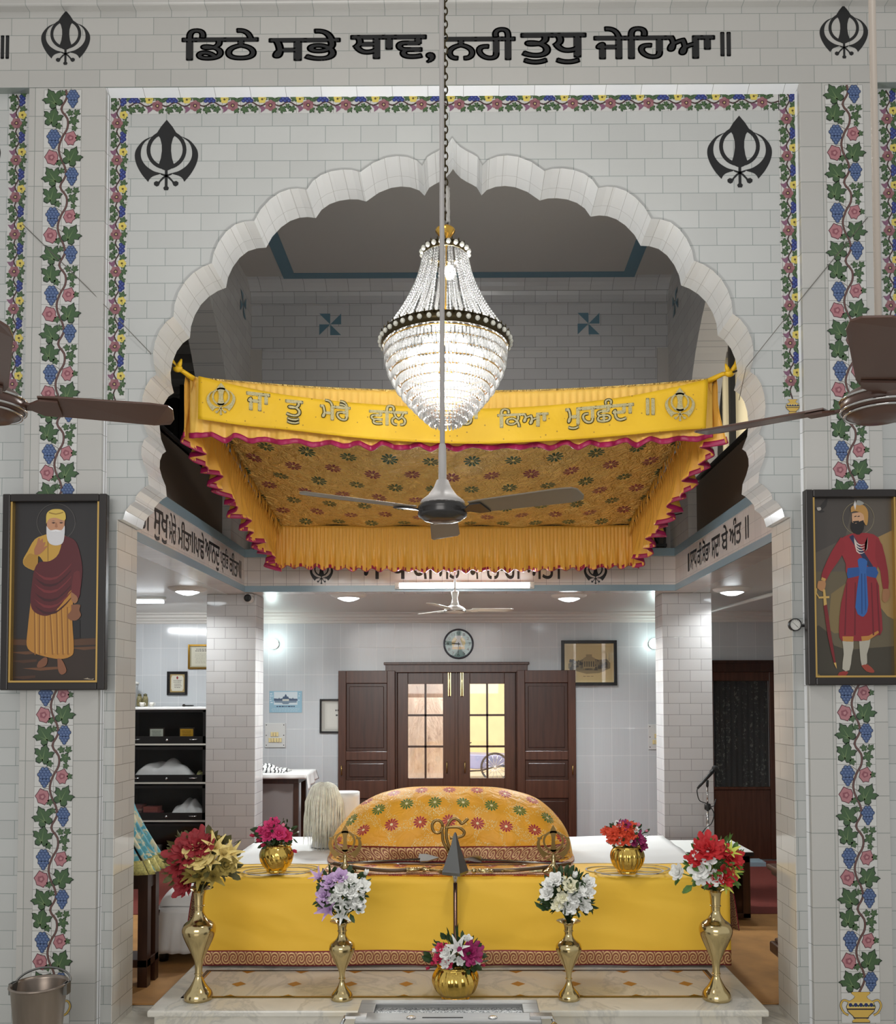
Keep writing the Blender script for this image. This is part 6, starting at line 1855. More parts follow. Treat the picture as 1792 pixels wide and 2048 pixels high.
b = MB(); b.box(0, W, .0, Dp, 0.0125, .06); b.build('plinth', mat('grey_plinth', (150, 146, 142), .5), bc)
b = MB(); b.grid(40, 8, lambda u, v: (bx0 - .01 + (W + .02) * u, YBK - .02 + (Dp) * v, zs[0] + .004 + .003 * math.sin(u * 30) * math.sin(v * 4)))
b.grid(40, 2, lambda u, v: (bx0 - .01 + (W + .02) * u, YBK - .022 - .004 * math.sin(u * 44), zs[0] + .004 - .028 * v))
tag(b.build('shelf_cloth', M['white_cloth'], solid=.004), 'white cloth strip along the top of the black bookcase', 'cloth')
for i, (px, lb) in enumerate(((279, 'left one of two patterned jars on the bookcase top'), (290.5, 'right one of two patterned jars on the bookcase top'))):
    p = A(px, 1410, YBK + .12)
    t = thing('patterned_jar', lb, 'jar', (p.x, YBK + .12, zs[0] + .0105))
    b = MB(); b.lathe([(.022, 0), (.03, .01), (.031, .07), (.025, .10), (.018, .115)], n=16); b.build('body', mat('olive_pattern_glaze', (120, 112, 76), .4, var=.6, vscale=60), t)
    b = MB(); b.lathe([(.019, .115), (.02, .13), (.008, .138), (.001, .14)], n=14); b.build('lid', mat('dark_olive_lid', (84, 80, 52), .4), t)
for px, lb in ((284, 'small white cup in front of the two patterned jars'), (303, 'small white cup right of the patterned jars')):
    p = A(px, 1410, YBK + .05); b = MB(); b.lathe([(.014, 0), (.022, .01), (.026, .045), (.023, .045), (.018, .012), (.001, .01)], n=16, cap=False)
    b.tube([(.024, 0, .038), (.038, 0, .034), (.036, 0, .016), (.02, 0, .012)], .004, 6)
    tag(b.build('cup', mat('white_china_%d' % px, (226, 222, 214), .25), loc=(p.x, YBK + .05, zs[0] + .011)), lb, 'cup')
p = A(377, 1410, YBK + .1); b = MB(); b.box(-.05, .05, -.02, .02, 0, .014); b.ball((-.05, 0, .008), .018, 8, 6); tag(b.build('remote_control', M['black'], loc=(p.x, p.y, zs[0] + .011)), 'black remote control lying on the bookcase top', 'remote')
p = A(253, 1380, YBK + .17); t = thing('storage_tub', 'pale tub with white lid at the left end of the bookcase top', 'tub', (p.x, p.y, zs[0] + .011))
b = MB(); b.lathe([(.09, 0), (.11, .02), (.12, .22), (.125, .24)], n=24); b.build('tub_body', mat('pale_grey_plastic', (176, 178, 178), .4), t)
b = MB(); b.lathe([(.13, .24), (.13, .255), (.10, .27), (.001, .275)], n=24); b.build('lid', M['white_plastic'], t)
# things inside the bookcase
def plq(px, colr, lb):
    p = A(px, 1468, YBK + .12); t = thing('award_plaque', lb, 'plaque', (p.x, p.y, zs[1] + .0185), 0)
    b = MB(); b.box(-.082, .082, -.012, .012, .0, .16); b.build('backing', mat('dark_plaque_wood', (46, 34, 26), .4), t, bevel=.004)
    b = MB(); fn = lambda u, v, d: (-.07 + .14 * u, -.0125 - d, .012 + .136 * v); b.poly([(0, 0), (1, 0), (1, 1), (0, 1)], fn, 0, colr); lines(b, fn, .12, .9, (.8, .66, .5, .36, .2), tuple(int(c * .5) for c in colr), .05, 3)
    b.build('face_plate', M['painted'], t, fix=False)
plq(314, (196, 200, 184), 'silver faced award plaque in the top bookcase section'); plq(374, (206, 158, 48), 'gold faced award plaque in the top bookcase section')
def cloth_lump(name, lb, cat, x0, x1, z, h, m, seed, y0=.04, y1=.28):
    rd = random.Random(seed); a, c, d = rd.uniform(0, 6), rd.uniform(0, 6), rd.uniform(0, 6)
    b = MB()
    def fn(u, v):
        e = (math.sin(math.pi * min(1, max(0, u))) ** .45) * (math.sin(math.pi * v) ** .4)
        return (x0 + (x1 - x0) * u, YBK + y0 + (y1 - y0) * v, z + .002 + h * e * (1 - .35 * u + .14 * math.sin(u * 8 + v * 3 + a) + .08 * math.sin(u * 21 - v * 7 + c)))
    b.grid(40, 14, fn)
    b.grid(2, 2, lambda u, v: (x0 + (x1 - x0) * u, YBK + y0 + (y1 - y0) * v, z + .001))
    return tag(b.build(name, m), lb, cat)
xx = lambda px: A(px, 1530, YBK).x
cloth_lump('folded_sheet', 'white folded bedding in the second bookcase section', 'cloth', xx(262), xx(384), zs[2] + .019, .25, M['white_cloth'], 1)
cloth_lump('cloth_bundle', 'small patterned cloth bundle right of the white bedding', 'cloth', xx(386), xx(407), zs[2] + .019, .12, mat('olive_print_cloth', (150, 146, 96), .8, var=.5, vscale=40), 2)
cloth_lump('cloth_bundle', 'white tissue bundle in the third bookcase section', 'cloth', xx(338), xx(407), zs[3] + .019, .22, M['white_cloth'], 3)
rd = random.Random(12); zb_ = zs[3] + .0185
for k in range(7):
    b = MB(); h = rd.uniform(.018, .026); b.box(0, rd.uniform(.085, .10), 0, .14, 0, h)
    tag(b.build('book', mat('faded_book_cover_%d' % k, rd.choice(((120, 70, 66), (150, 120, 110), (96, 60, 58))), .7), loc=(xx(263), YBK + .05, zb_)), ('bottom', 'second lowest', 'third lowest', 'middle', 'third highest', 'second highest', 'top')[k] + ' book of the left stack in the third bookcase section', 'book', 'stacked books in the bookcase'); zb_ += h + .0006
zb_ = zs[3] + .0185
for k in range(5):
    b = MB(); h = rd.uniform(.02, .028); b.box(0, rd.uniform(.15, .18), 0, .14, 0, h)
    tag(b.build('book', mat('red_book_cover_%d' % k, rd.choice(((132, 44, 44), (150, 74, 64), (104, 40, 46))), .7), loc=(xx(284), YBK + .05, zb_)), ('bottom', 'second lowest', 'middle', 'second highest', 'top')[k] + ' reddish book of the wide stack in the third bookcase section', 'book', 'stacked books in the bookcase'); zb_ += h + .0006
zb_ = zs[4] + .0185
for k in range(6):
    b = MB(); h = rd.uniform(.02, .026); b.box(0, rd.uniform(.13, .15), 0, .14, 0, h)
    tag(b.build('book', mat('pale_book_cover_%d' % k, rd.choice(((170, 168, 164), (196, 194, 188), (146, 144, 146))), .7), loc=(xx(287), YBK + .05, zb_)), ('bottom', 'second lowest', 'third lowest', 'third highest', 'second highest', 'top')[k] + ' pale book of the stack in the lowest bookcase section', 'book', 'stacked books in the bookcase'); zb_ += h + .0006

# ------------------------------------------------------------------ side table by the left pillar
Yt = 8.75
x1, zt_ = A(600, 1560, Yt).x, A(560, 1548, Yt).z
t = thing('side_table', 'dark wooden side table behind the left pillar', 'table', (x1 - .75, Yt, 0))
b = MB(); b.box(0, .75, 0, .5, zt_ - .03, zt_); b.box(.02, .73, .02, .48, zt_ - .10, zt_ - .03); b.build('table_top', M['wood_dark'], t, bevel=.005)
for x in (.02, .68):
    for y in (.02, .43):
        b = MB(); b.box(x, x + .05, y, y + .05, .0125, zt_ - .10); b.build('leg', M['wood_dark'], t)
b = MB(); b.box(.07, .68, .03, .04, .25, zt_ - .10); b.build('front_panel', mat('grey_panel_board', (128, 120, 118), .6), t)
b = MB(); b.grid(30, 14, lambda u, v: (x1 - .77 + .84 * u, Yt - .03 + .55 * v, zt_ + .004)); b.grid(30, 3, lambda u, v: (x1 - .77 + .84 * u, Yt - .032 - .006 * math.sin(u * 25) * v, zt_ + .004 - .05 * v))
b.grid(14, 6, lambda u, v: (x1 + .07 + .02 * v + .012 * math.sin(u * 14) * v, Yt - .03 + .55 * u, zt_ + .004 - .16 * v * (1 - .4 * u)))
tag(b.build('table_cloth', M['white_cloth'], solid=.004), 'white cloth over the dark side table behind the left pillar', 'tablecloth')
b = MB(); rd = random.Random(6)
b.grid(36, 14, lambda u, v: (x1 - .55 + .40 * u, Yt + .05 + .3 * v, zt_ + .0075 + .10 * math.sin(math.pi * v) ** .5 * (math.sin(math.pi * u) ** .35) * (1 - .6 * u + .12 * math.sin(u * 11 + v * 5))))
sc = NT('black_white_striped_scarf'); o = sc.sep(sc.coord()); sc.col(sc.mix(sc.math('GREATER_THAN', sc.math('SINE', sc.math('MULTIPLY_ADD', o[0], 160.0, sc.math('MULTIPLY', sc.noise(9), 20.0))), .55), S(222, 222, 220), S(50, 50, 52))); sc.set(.8)
tag(b.build('striped_scarf', sc.m, solid=.003), 'crumpled black and white striped cloth on the side table', 'cloth')

# whisk over a draped stand on the throne table
p = AZ(662, 1690, TZ + .005)
t = thing('draped_stand', 'white draped stand at the rear left of the throne table', 'stand', (p.x, p.y, TZ + .0085))
k = p.y / FPX; hh = A(690, 1585, p.y).z - TZ - .0085
b = MB(); b.box(-.02 * 1, .19, -.10, .10, 0, hh - .01); b.build('box_frame', M['wood_dark'], t)
b = MB()
def dfn(u, v):
    a = 6.2832 * u; c_, s_ = math.cos(a), math.sin(a)
    rx_ = .125 * (1 + .35 * v); ry_ = .115 * (1 + .4 * v)
    cx = .085 - .05 * v
    q = (abs(c_) ** 4 + abs(s_) ** 4) ** -.25
    f_ = 1 + .05 * v * math.sin(a * 14) + .02 * math.sin(a * 5) * v
    return (cx + rx_ * q * c_ * f_, ry_ * q * s_ * f_, (hh) * (1 - v))
b.grid(100, 12, dfn); b.grid(24, 1, lambda u, v: (.085 + dfn(u, 0)[0] * v - .085 * v, dfn(u, 0)[1] * v, hh + .001))
b.build('drape', M['white_cloth'], t, solid=.004)
w_ = thing('whisk', 'cream yak hair ceremonial whisk hanging over the white draped stand', 'whisk', (p.x - .03, p.y - .12, TZ + .0085 + hh))
hairm = mat('cream_yak_hair', (246, 240, 224), .7, var=.15, vscale=30)
b = MB(); rd = random.Random(31)
for i in range(520):
    a = rd.uniform(-1.9, 1.9); rr = rd.uniform(.03, .135); x = math.sin(a) * rr * 1.05; y = -math.cos(a) * rr * .55 - .01
    ln = rd.uniform(.26, .40) * (1 - .35 * abs(a) / 1.9); top = .085 * math.sqrt(max(0, 1 - (rr / .15) ** 2)) + .01
    j = rd.uniform(-.012, .012)
    b.tube([(rd.uniform(-.02, .02), -.02, .075), (x * .7, y * .8 - .01, top), (x * 1.0, y - .015, top - .10), (x * 1.04 + j, y - .03, top - .10 - ln * .55), (x * .98 + 2 * j, y - .04, top - .10 - ln)], [.004, .004, .0035, .003, .001], 4)
b.build('hair', hairm, w_)
b = MB(); b.ball((0, 0, .0), .085, 14, 10, (1.15, .6, .9)); b.build('hair_core', hairm, w_)
b = MB(); b.tube([(.02, -.01, .07), (.075, -.03, .02), (.09, -.035, 0)], [.012, .010, .008], 8); b.build('silver_handle', M['steel'], w_)

# ------------------------------------------------------------------ right side table with microphone
zt_ = .56
q0, q1, q2 = AZ(1330, 1681, zt_), AZ(1500, 1703, zt_), AZ(1368, 1703, zt_)
tx0, tx1, ty0, ty1 = 1.735, q1.x, q1.y, q1.y + .56
t = thing('side_table', 'dark low table with a white top right of the throne holding the microphone', 'table', (tx0, ty0, 0)); w, dp = tx1 - tx0, ty1 - ty0
b = MB(); b.box(-.02, w + .02, -.02, dp, zt_ - .03, zt_); b.build('white_top', M['white_plastic'], t)
b = MB(); b.box(-.024, w + .024, -.025, dp + .002, zt_ - .034, zt_ - .004); b.build('black_edge', M['black'], t)
b = MB(); b.box(.0, .05, 0, dp - .02, .03, zt_ - .034); b.box(w - .06, w, 0, dp - .02, .03, zt_ - .034); b.box(.05, w - .06, dp - .04, dp - .02, .03, zt_ - .034); b.box(0, w, 0, .03, .03, .07); b.box(0, w, 0, .03, zt_ - .09, zt_ - .034); b.build('cabinet_frame', M['wood_dark'], t, bevel=.004)
b = MB(); b.box(.05, w - .06, .012, .018, .07, zt_ - .09); b.build('glass_front', M['glass_case'], t)
b = MB(); b.box(.05, w - .06, .05, dp - .05, zt_ * .5, zt_ * .5 + .012); b.build('shelf', M['wood_dark'], t)
p = AZ(1408, 1680, zt_); p.y = min(p.y, ty1 - .12)
t = thing('microphone_stand', 'black and chrome desk microphone stand on the white topped table', 'microphone stand', (p.x, p.y, zt_))
k = p.y / FPX; zp = lambda y: A(1408, y, p.y).z - zt_
b = MB(); b.lathe([(.098, 0), (.098, .012), (.085, .018), (.04, .028), (.03, .045), (.018, .05)], n=32); b.build('base', M['black'], t)
b = MB(); b.lathe([(.011, .045), (.011, zp(1612))], n=14); b.lathe([(.0075, zp(1612)), (.0075, zp(1572))], n=12); b.build('pole', M['chrome'], t)
b = MB(); b.lathe([(.02, zp(1620)), (.027, zp(1618)), (.027, zp(1609)), (.018, zp(1607))], n=18); b.tube([(.02, 0, zp(1614)), (.055, 0, zp(1612)), (.072, 0, zp(1598))], .005, 6); b.build('clutch', M['black'], t)
b = MB(); b.tube([(0, 0, zp(1573)), (0, -.005, zp(1560))], .011, 10); b.build('clip', M['black'], t)
m_ = thing('microphone', 'black handheld microphone tilted in the clip of the desk stand', 'microphone', (p.x, p.y - .02, zt_))
pa, pb = Vector((-22 * k, -.02, zp(1576))), Vector((11 * k, .0, zp(1540)))
b = MB(); b.tube([pa, pa.lerp(pb, .3), pa.lerp(pb, .75), pb], [.009, .013, .017, .02], 14); b.build('handle', M['black'], m_)
b = MB(); d_ = (pb - pa).normalized(); b.ball(pb + d_ * .02, .026, 14, 10); b.build('grille_head', mat('black_wire_mesh', (44, 44, 44), .5, .4, bump=.8, bscale=300), m_)
b = MB(); b.tube(spline([pa, pa + Vector((-.005, -.005, -.03)), Vector((-18 * k, -.02, zp(1600))), Vector((-3 * k, -.03, zp(1607))), Vector((9 * k, -.03, zp(1625))), Vector((4 * k, -.03, zp(1645))), Vector((-8 * k, -.03, zp(1655))), Vector((-26 * k, -.03, .012))], 6), .0045, 6); b.build('cable', M['black'], m_)

# ------------------------------------------------------------------ stool, covered table on the left, desk on the right
p = AZ(352, 1930, 0.01); Ys = 5.95
sx0, sx1 = A(308, 1900, Ys).x, A(420, 1900, Ys).x; zt_ = A(360, 1818, Ys).z
t = thing('stool', 'low stool in a gathered white skirt beside the left end of the throne', 'stool', (sx0, Ys, .010)); w = sx1 - sx0
b = MB(); b.box(.02, w - .02, .02, .48, .09, zt_ - .02); b.build('seat_box', M['wood_dark'], t)
b = MB()
def sk(u, v):
    a = 6.2832 * u; c_, s_ = math.cos(a), math.sin(a); q = (abs(c_) ** 5 + abs(s_) ** 5) ** -.2
    f_ = 1 + .16 * v + .035 * v * math.sin(a * 17 + math.sin(a * 3)) ; return (w / 2 + (w / 2 + .0) * q * c_ * f_, .25 + .25 * q * s_ * f_, zt_ - .01 - (zt_ - .08) * v)
b.grid(150, 10, sk); b.grid(40, 1, lambda u, v: (w / 2 + (sk(u, 0)[0] - w / 2) * v, .25 + (sk(u, 0)[1] - .25) * v, zt_ - .009)); b.build('skirt', M['white_cloth'], t, solid=.004)
for x, y in ((.05, .05), (w - .05, .05), (.05, .45), (w - .05, .45)):
    b = MB(); b.lathe([(.03, 0), (.034, .03), (.034, .06), (.02, .09)], (x, y, 0), 12); b.build('castor', M['black'], t)
zc_ = zt_ + .012
b = MB(); b.grid(40, 20, lambda u, v: (sx0 + .02 + (w - .04) * u, Ys + .03 + .44 * v, zc_ + .12 * (math.sin(math.pi * u) ** .3) * (math.sin(math.pi * v) ** .3) * (1 + .10 * math.sin(u * 9 + v * 4)))); b.grid(2, 2, lambda u, v: (sx0 + .02 + (w - .04) * u, Ys + .03 + .44 * v, zc_))
tag(b.build('cushion', M['white_cloth']), 'plump white cushion on the skirted stool left of the throne', 'cushion')

Yl = 5.42
x1 = A(299, 1850, Yl).x; zt_ = A(290, 1738, Yl).z
t = thing('side_table', 'dark wooden table half hidden behind the left pier under the blue cloth', 'table', (x1 - .62, Yl, .01)); zt_ -= .01
b = MB(); b.box(0, .62, 0, .24, zt_ - .03, zt_); b.build('table_top', M['wood_dark'], t, bevel=.006)
b = MB(); b.box(.03, .59, .03, .21, zt_ - .13, zt_ - .03); b.build('apron', M['wood_dark'], t)
for x in (.02, .54):
    for y in (.02, .16):
        b = MB(); b.box(x, x + .06, y, y + .06, 0.0, zt_ - .03); b.build('leg', M['wood_dark'], t)
b = MB(); b.box(.02, .60, .02, .22, .12, .17); b.build('lower_rail', M['wood_dark'], t, bevel=.004)
bl_ = NT('turquoise_brocade'); nz = bl_.noise(9, None, 4, .6, 1.2)
bl_.col(bl_.ramp(nz, [(.40, S(64, 150, 176)), (.5, S(96, 176, 190)), (.56, S(224, 214, 176)), (.66, S(214, 206, 180))])); bl_.set(.45)
o = bl_.sep(bl_.coord())
hb = MB(); hx0, hx1 = x1 - .58, x1 + .03
def hf(u, v):
    """cover over a harmonium: u around the right side, v down"""
    q = .34 * (1 - v) ** .8
    return None
zz0 = zt_ + .0105
hb.grid(30, 16, lambda u, v: (hx0 + (.36 + .23 * v ** 1.3 + .03 * v * math.sin(u * 22)) * 1.0, Yl - .02 + .28 * u, zz0 + .44 * (1 - v) - .02 * v + .0))
hb.grid(20, 16, lambda u, v: (hx0 + (.36 + .23 * v ** 1.3) * u, Yl - .02 - .05 * v - .01 * v * math.sin(u * 30), zz0 + .44 * (1 - v) - .02 * v))
hb.grid(10, 10, lambda u, v: (hx0 + .36 * u, Yl - .02 + .28 * v, zz0 + .44))
tc = thing('brocade_cover', 'turquoise floral brocade cover with gold hem on the table behind the left pier', 'cloth', (0, 0, 0))
hb.build('cover_cloth', bl_.m, tc, solid=.004)
hb = MB(); hb.grid(20, 3, lambda u, v: (hx0 + (.36 + .235 * (.86 + .14 * v) ** 1.3) * u, Yl - .074 - .01 * math.sin(u * 30), zz0 + .44 * (1 - (.86 + .14 * v)) - .024 * v)); hb.grid(30, 3, lambda u, v: (hx0 + (.367 + .23 * (.86 + .14 * v) ** 1.3 + .03 * math.sin(u * 22)), Yl - .06 + .32 * u, zz0 + .44 * (1 - (.86 + .14 * v)) - .024 * v))
hb.build('gold_hem', mat('gold_brocade_hem', (206, 196, 120), .4, .2, var=.3, vscale=80), tc, solid=.004)
b = MB(); b.box(hx0, hx0 + .34, Yl + .02, Yl + .22, zz0, zz0 + .42); tag(b.build('harmonium_case', M['wood_dark']), 'wooden instrument case under the turquoise brocade cover', 'case')
Yd = 5.19
zt_ = .70
t = thing('carved_desk', 'carved brown desk half hidden behind the right pier', 'desk', (2.03, Yd, .01))
M['wood_mid'] = mat('mid_brown_carved_wood', (96, 66, 46), .35, var=.2, vscale=6, stretch=(6, 6, .7))
b = MB(); b.box(-.065, .7, -.04, .56, zt_ - .035, zt_); b.box(-.04, .7, -.02, .54, zt_ - .07, zt_ - .035); b.build('moulded_top', M['wood_mid'], t, bevel=.012)
b = MB(); b.box(0, .68, 0, .52, .18, zt_ - .07); b.build('cabinet', M['wood_dark'], t)
b = MB(); b.box(-.05, .7, -.04, .56, .13, .20); b.box(-.025, .7, -.02, .54, .20, .225); b.build('base_moulding', M['wood_mid'], t, bevel=.012)
for y in (0.0, .42):
    for x in (0.0, .58):
        b = MB(); b.box(x, x + .1, y, y + .1, 0, .13); b.build('foot', M['wood_dark'], t, bevel=.01)
b = MB(); b.prism([(.02, .25), (.08, .25), (.07, .42), (.10, zt_ - .22), (.2, zt_ - .15), (.32, zt_ - .15), (.42, zt_ - .22), (.45, .42), (.44, .25), (.5, .25), (.5, zt_ - .08), (.02, zt_ - .08)], lambda u, v, d: (d - .012, u, v), 0, .014); b.build('carved_frame', M['wood_mid'], t)
p = AZ(1500, 1735, .012)
for k, (y, zz) in enumerate(((9.3, .0125), (9.3, .0355))):
    b = MB(); b.box(-.15, .15, -.11, .11, 0, .022); tag(b.build('paper_pile', mat('pale_blue_paper_%d' % k, (150, 170, 182), .8), loc=(A(1500, 1735, 9.3).x, 9.35, zz)), ('lower', 'upper')[k] + ' pale blue folder on the red carpet by the right door', 'folder')

# ------------------------------------------------------------------ small fixtures
c = A(499, 1196, 7.8)
t = thing('security_camera', 'small security camera under the beam at the left pillar', 'camera', (c.x, 7.78, c.z))
b = MB(); b.box(-.03, .03, -.02, .05, .02, .035); b.tube([(0, .02, .03), (0, .02, ZC - c.z)], .010, 8); b.build('bracket', M['white_plastic'], t)
b = MB(); b.lathe([(.034, .0), (.036, .02), (.036, .09), (.03, .10)], (0, .05, -.008), 20, RX); b.build('body', M['white_plastic'], t)
b = MB(); b.lathe([(.034, 0), (.028, .006), (.012, .004), (.001, .002)], (0, -.05, -.008), 20, RX); b.build('lens_face', M['black'], t)
c = A(1592, 1249, YP - .03)
t = thing('thermometer_gauge', 'round white dial gauge on the wall left of the right portrait', 'gauge', (c.x, YP, c.z)); r = 12.5 * YP / FPX
b = MB(); b.lathe([(r, 0), (r, .025), (r * .9, .03), (r * .86, .02)], n=32, M=RX, cap=False); b.tube([(r * .9, -.012, -.004), (r + .035, -.012, -.006)], .007, 8); b.build('case_rim', M['black'], t)
b = MB(); b.lathe([(r * .88, .019), (.001, .019)], n=28, M=RX, cap=False); b.build('dial', mat('white_dial', (220, 218, 212), .4), t)
b = MB(); fg = lambda u, v, d: (u, -.0195 - d, v)
b.poly(rot([(-.02, -.0012), (.024, -.0004), (.024, .0004), (-.02, .0012)], 135), fg, .001)
for kx_ in range(11):
    a = R(225 - 27 * kx_); b.poly(rot([(r * .66, -.0008), (r * .82, -.0008), (r * .82, .0008), (r * .66, .0008)], 225 - 27 * kx_), fg, .0005)
b.build('needle_and_scale', M['black'], t)
# ------------------------------------------------------------------ framed paintings on the piers
def fig_map(ox, oy, sc, Y):
    def f(pts, fn_, b, d, colr):
        pass
    return lambda x, y: (ox + x / sc, oy + y / sc)
M['gilt'] = mat('gilt_slip', (196, 160, 92), .3, .7)
def portrait(label, x0, y0, x1, y1, ox, oy, sc, inner, paint):
    Y = YF - .045
    a, c = A(x0, y0, Y), A(x1, y1, Y); w, h = c.x - a.x, a.z - c.z
    t = thing('framed_painting', label, 'painting', (a.x, YF, c.z))
    fw = .042; b = MB()
    b.box(0, fw, -.05, -.002, 0, h); b.box(w - fw, w, -.05, -.002, 0, h); b.box(fw, w - fw, -.05, -.002, 0, fw); b.box(fw, w - fw, -.05, -.002, h - fw, h)
    b.build('frame', mat('dark_brown_frame', (34, 28, 26), .3), t, bevel=.006)
    b = MB(); g = .010
    b.box(fw, fw + g, -.042, -.004, fw, h - fw); b.box(w - fw - g, w - fw, -.042, -.004, fw, h - fw); b.box(fw + g, w - fw - g, -.042, -.004, fw, fw + g)
    b.build('gilt_slip', M['gilt'], t)
    b = MB(); Yc = YF - .012
    fn = lambda u, v, d: (u, -.012 - d, v)
    kx_, kz = (w) / (x1 - x0), h / (y1 - y0)
    cnt = [0]
    def P(pts, colr, sm=0):
        q = [((ox + x / sc - x0) * kx_, (y1 - (oy + y / sc)) * kz) for x, y in pts]
        if sm: q = [(p.x, p.y) for p in spline(q + [q[0]], sm)[:-1]]
        cnt[0] += 1; b.poly(q, fn, cnt[0] * 6e-5, colr)
    b.poly([(fw, fw), (w - fw, fw), (w - fw, h - fw), (fw, h - fw)], fn, 0, inner)
    paint(P)
    b.build('canvas', M['canvas'], t, fix=False)
def ring_pts(cx, cy, r, n=40): return [(cx + r * math.cos(6.2832 * i / n), cy + r * math.sin(6.2832 * i / n)) for i in range(n)]
def ringP(P, cx, cy, r, w, colr, n=40):
    o = ring_pts(cx, cy, r, n); i = ring_pts(cx, cy, r - w, n)
    for k in range(n):
        j = (k + 1) % n; P([o[k], o[j], i[j], i[k]], colr)
def sage(P):
    P([(70, 1470), (930, 1470), (915, 1905), (70, 1905)], (48, 34, 26)); P([(70, 1480), (500, 1490), (900, 1470), (900, 1530), (500, 1545), (70, 1530)], (84, 54, 34))
    for k, (x, y, l) in enumerate(((80, 1600, 300), (90, 1680, 240), (200, 1750, 330), (620, 1560, 280), (100, 1830, 220), (520, 1880, 330), (300, 1590, 150))):
        P([(x, y), (x + l, y - 14), (x + l, y + 8), (x + l * .5, y + 22)], ((96, 62, 38), (74, 46, 30), (110, 70, 44))[k % 3])
    ringP(P, 490, 385, 178, 7, (74, 70, 68))
    P([(655, 1300), (720, 1300), (725, 1470), (665, 1480)], (24, 24, 28), 0)
    # robe
    P([(270, 1120), (245, 1400), (240, 1540), (290, 1600), (400, 1640), (540, 1665), (640, 1640), (668, 1570), (650, 1300), (640, 1020), (450, 1000)], (178, 124, 52), 3)
    for x0_, x1_ in ((300, 310), (345, 350), (395, 400), (440, 470), (500, 515), (545, 565), (600, 610)):
        P([(x0_, 1180), (x0_ + 10, 1180), (x1_ + 12, 1630), (x1_, 1620)], (140, 92, 38)); P([(x0_ + 16, 1190), (x0_ + 22, 1190), (x1_ + 24, 1610), (x1_ + 16, 1610)], (200, 148, 74))
    P([(350, 1690), (400, 1650), (430, 1660), (420, 1720), (370, 1745), (335, 1735)], (120, 76, 52), 3); P([(520, 1660), (560, 1670), (600, 1750), (598, 1790), (560, 1810), (530, 1770)], (132, 84, 58), 3)
    # torso
    P([(400, 500), (300, 545), (235, 660), (195, 740), (215, 800), (320, 835), (335, 700), (420, 790), (560, 740), (590, 520)], (188, 146, 62), 3)
    P([(200, 745), (215, 795), (318, 832), (330, 690), (296, 690), (250, 680)], (168, 126, 50), 3); P([(416, 560), (420, 750), (426, 750), (424, 560)], (130, 96, 40))
    # shawl
    P([(560, 510), (640, 540), (690, 600), (730, 760), (735, 900), (700, 1120), (640, 1020), (560, 1140), (470, 1240), (390, 1262), (300, 1220), (268, 1130), (280, 960), (300, 830), (345, 760), (440, 750), (520, 680)], (84, 26, 32), 3)
    for k, y in enumerate((840, 900, 960, 1040, 1100, 1160)):
        P([(300, y), (400, y + 62), (520, y + 50), (640, y - 70), (600, y - 10), (500, y + 78), (390, y + 84)], ((112, 40, 44), (60, 18, 24))[k % 2], 2)
    P([(660, 860), (715, 850), (720, 1060), (690, 1100), (640, 1040)], (100, 34, 38), 2)
    P([(640, 1040), (690, 1080), (700, 1120), (672, 1150), (640, 1110)], (150, 104, 72), 2)
    P([(640, 1160), (720, 1160), (716, 1210), (730, 1260), (690, 1305), (630, 1300), (606, 1260), (640, 1215)], (128, 82, 56), 3)
    # raised hand
    P([(300, 690), (296, 640), (318, 590), (330, 540), (344, 535), (350, 560), (366, 540), (376, 548), (374, 580), (394, 570), (396, 590), (382, 620), (410, 606), (412, 618), (376, 660), (340, 690)], (164, 108, 76), 2)
    # head
    P([(408, 400), (412, 300), (490, 290), (566, 310), (570, 400), (560, 470), (490, 520), (420, 470)], (186, 136, 104), 3)
    P([(402, 400), (404, 310), (440, 272), (492, 262), (545, 270), (576, 305), (572, 370), (490, 345), (430, 355)], (206, 176, 84), 3); P([(430, 290), (490, 305), (550, 290), (556, 298), (490, 316), (426, 300)], (150, 120, 50), 2)
    P([(405, 420), (440, 460), (490, 455), (545, 460), (572, 420), (570, 520), (552, 585), (490, 605), (430, 580), (408, 510)], (206, 204, 206), 3); P([(440, 470), (490, 456), (540, 470), (500, 474), (490, 466), (480, 474)], (226, 224, 226), 2)
    for x in (450, 520): P([(x, 392), (x + 18, 384), (x + 40, 392), (x + 18, 400)], (60, 40, 34)); P([(x - 6, 380), (x + 18, 368), (x + 44, 380), (x + 18, 374)], (120, 110, 104))
    P([(488, 390), (500, 390), (508, 430), (496, 440), (482, 430)], (160, 110, 82))
    lines_ = [(760, 1850), (800, 1840), (806, 1846), (830, 1852), (858, 1845), (850, 1858), (810, 1856)]
    P(lines_, (176, 160, 140))
portrait('painting of a white bearded man in yellow robe and maroon shawl, left pier', 6, 988, 209, 1380, 0, 960, 4.653, (40, 37, 38), sage)
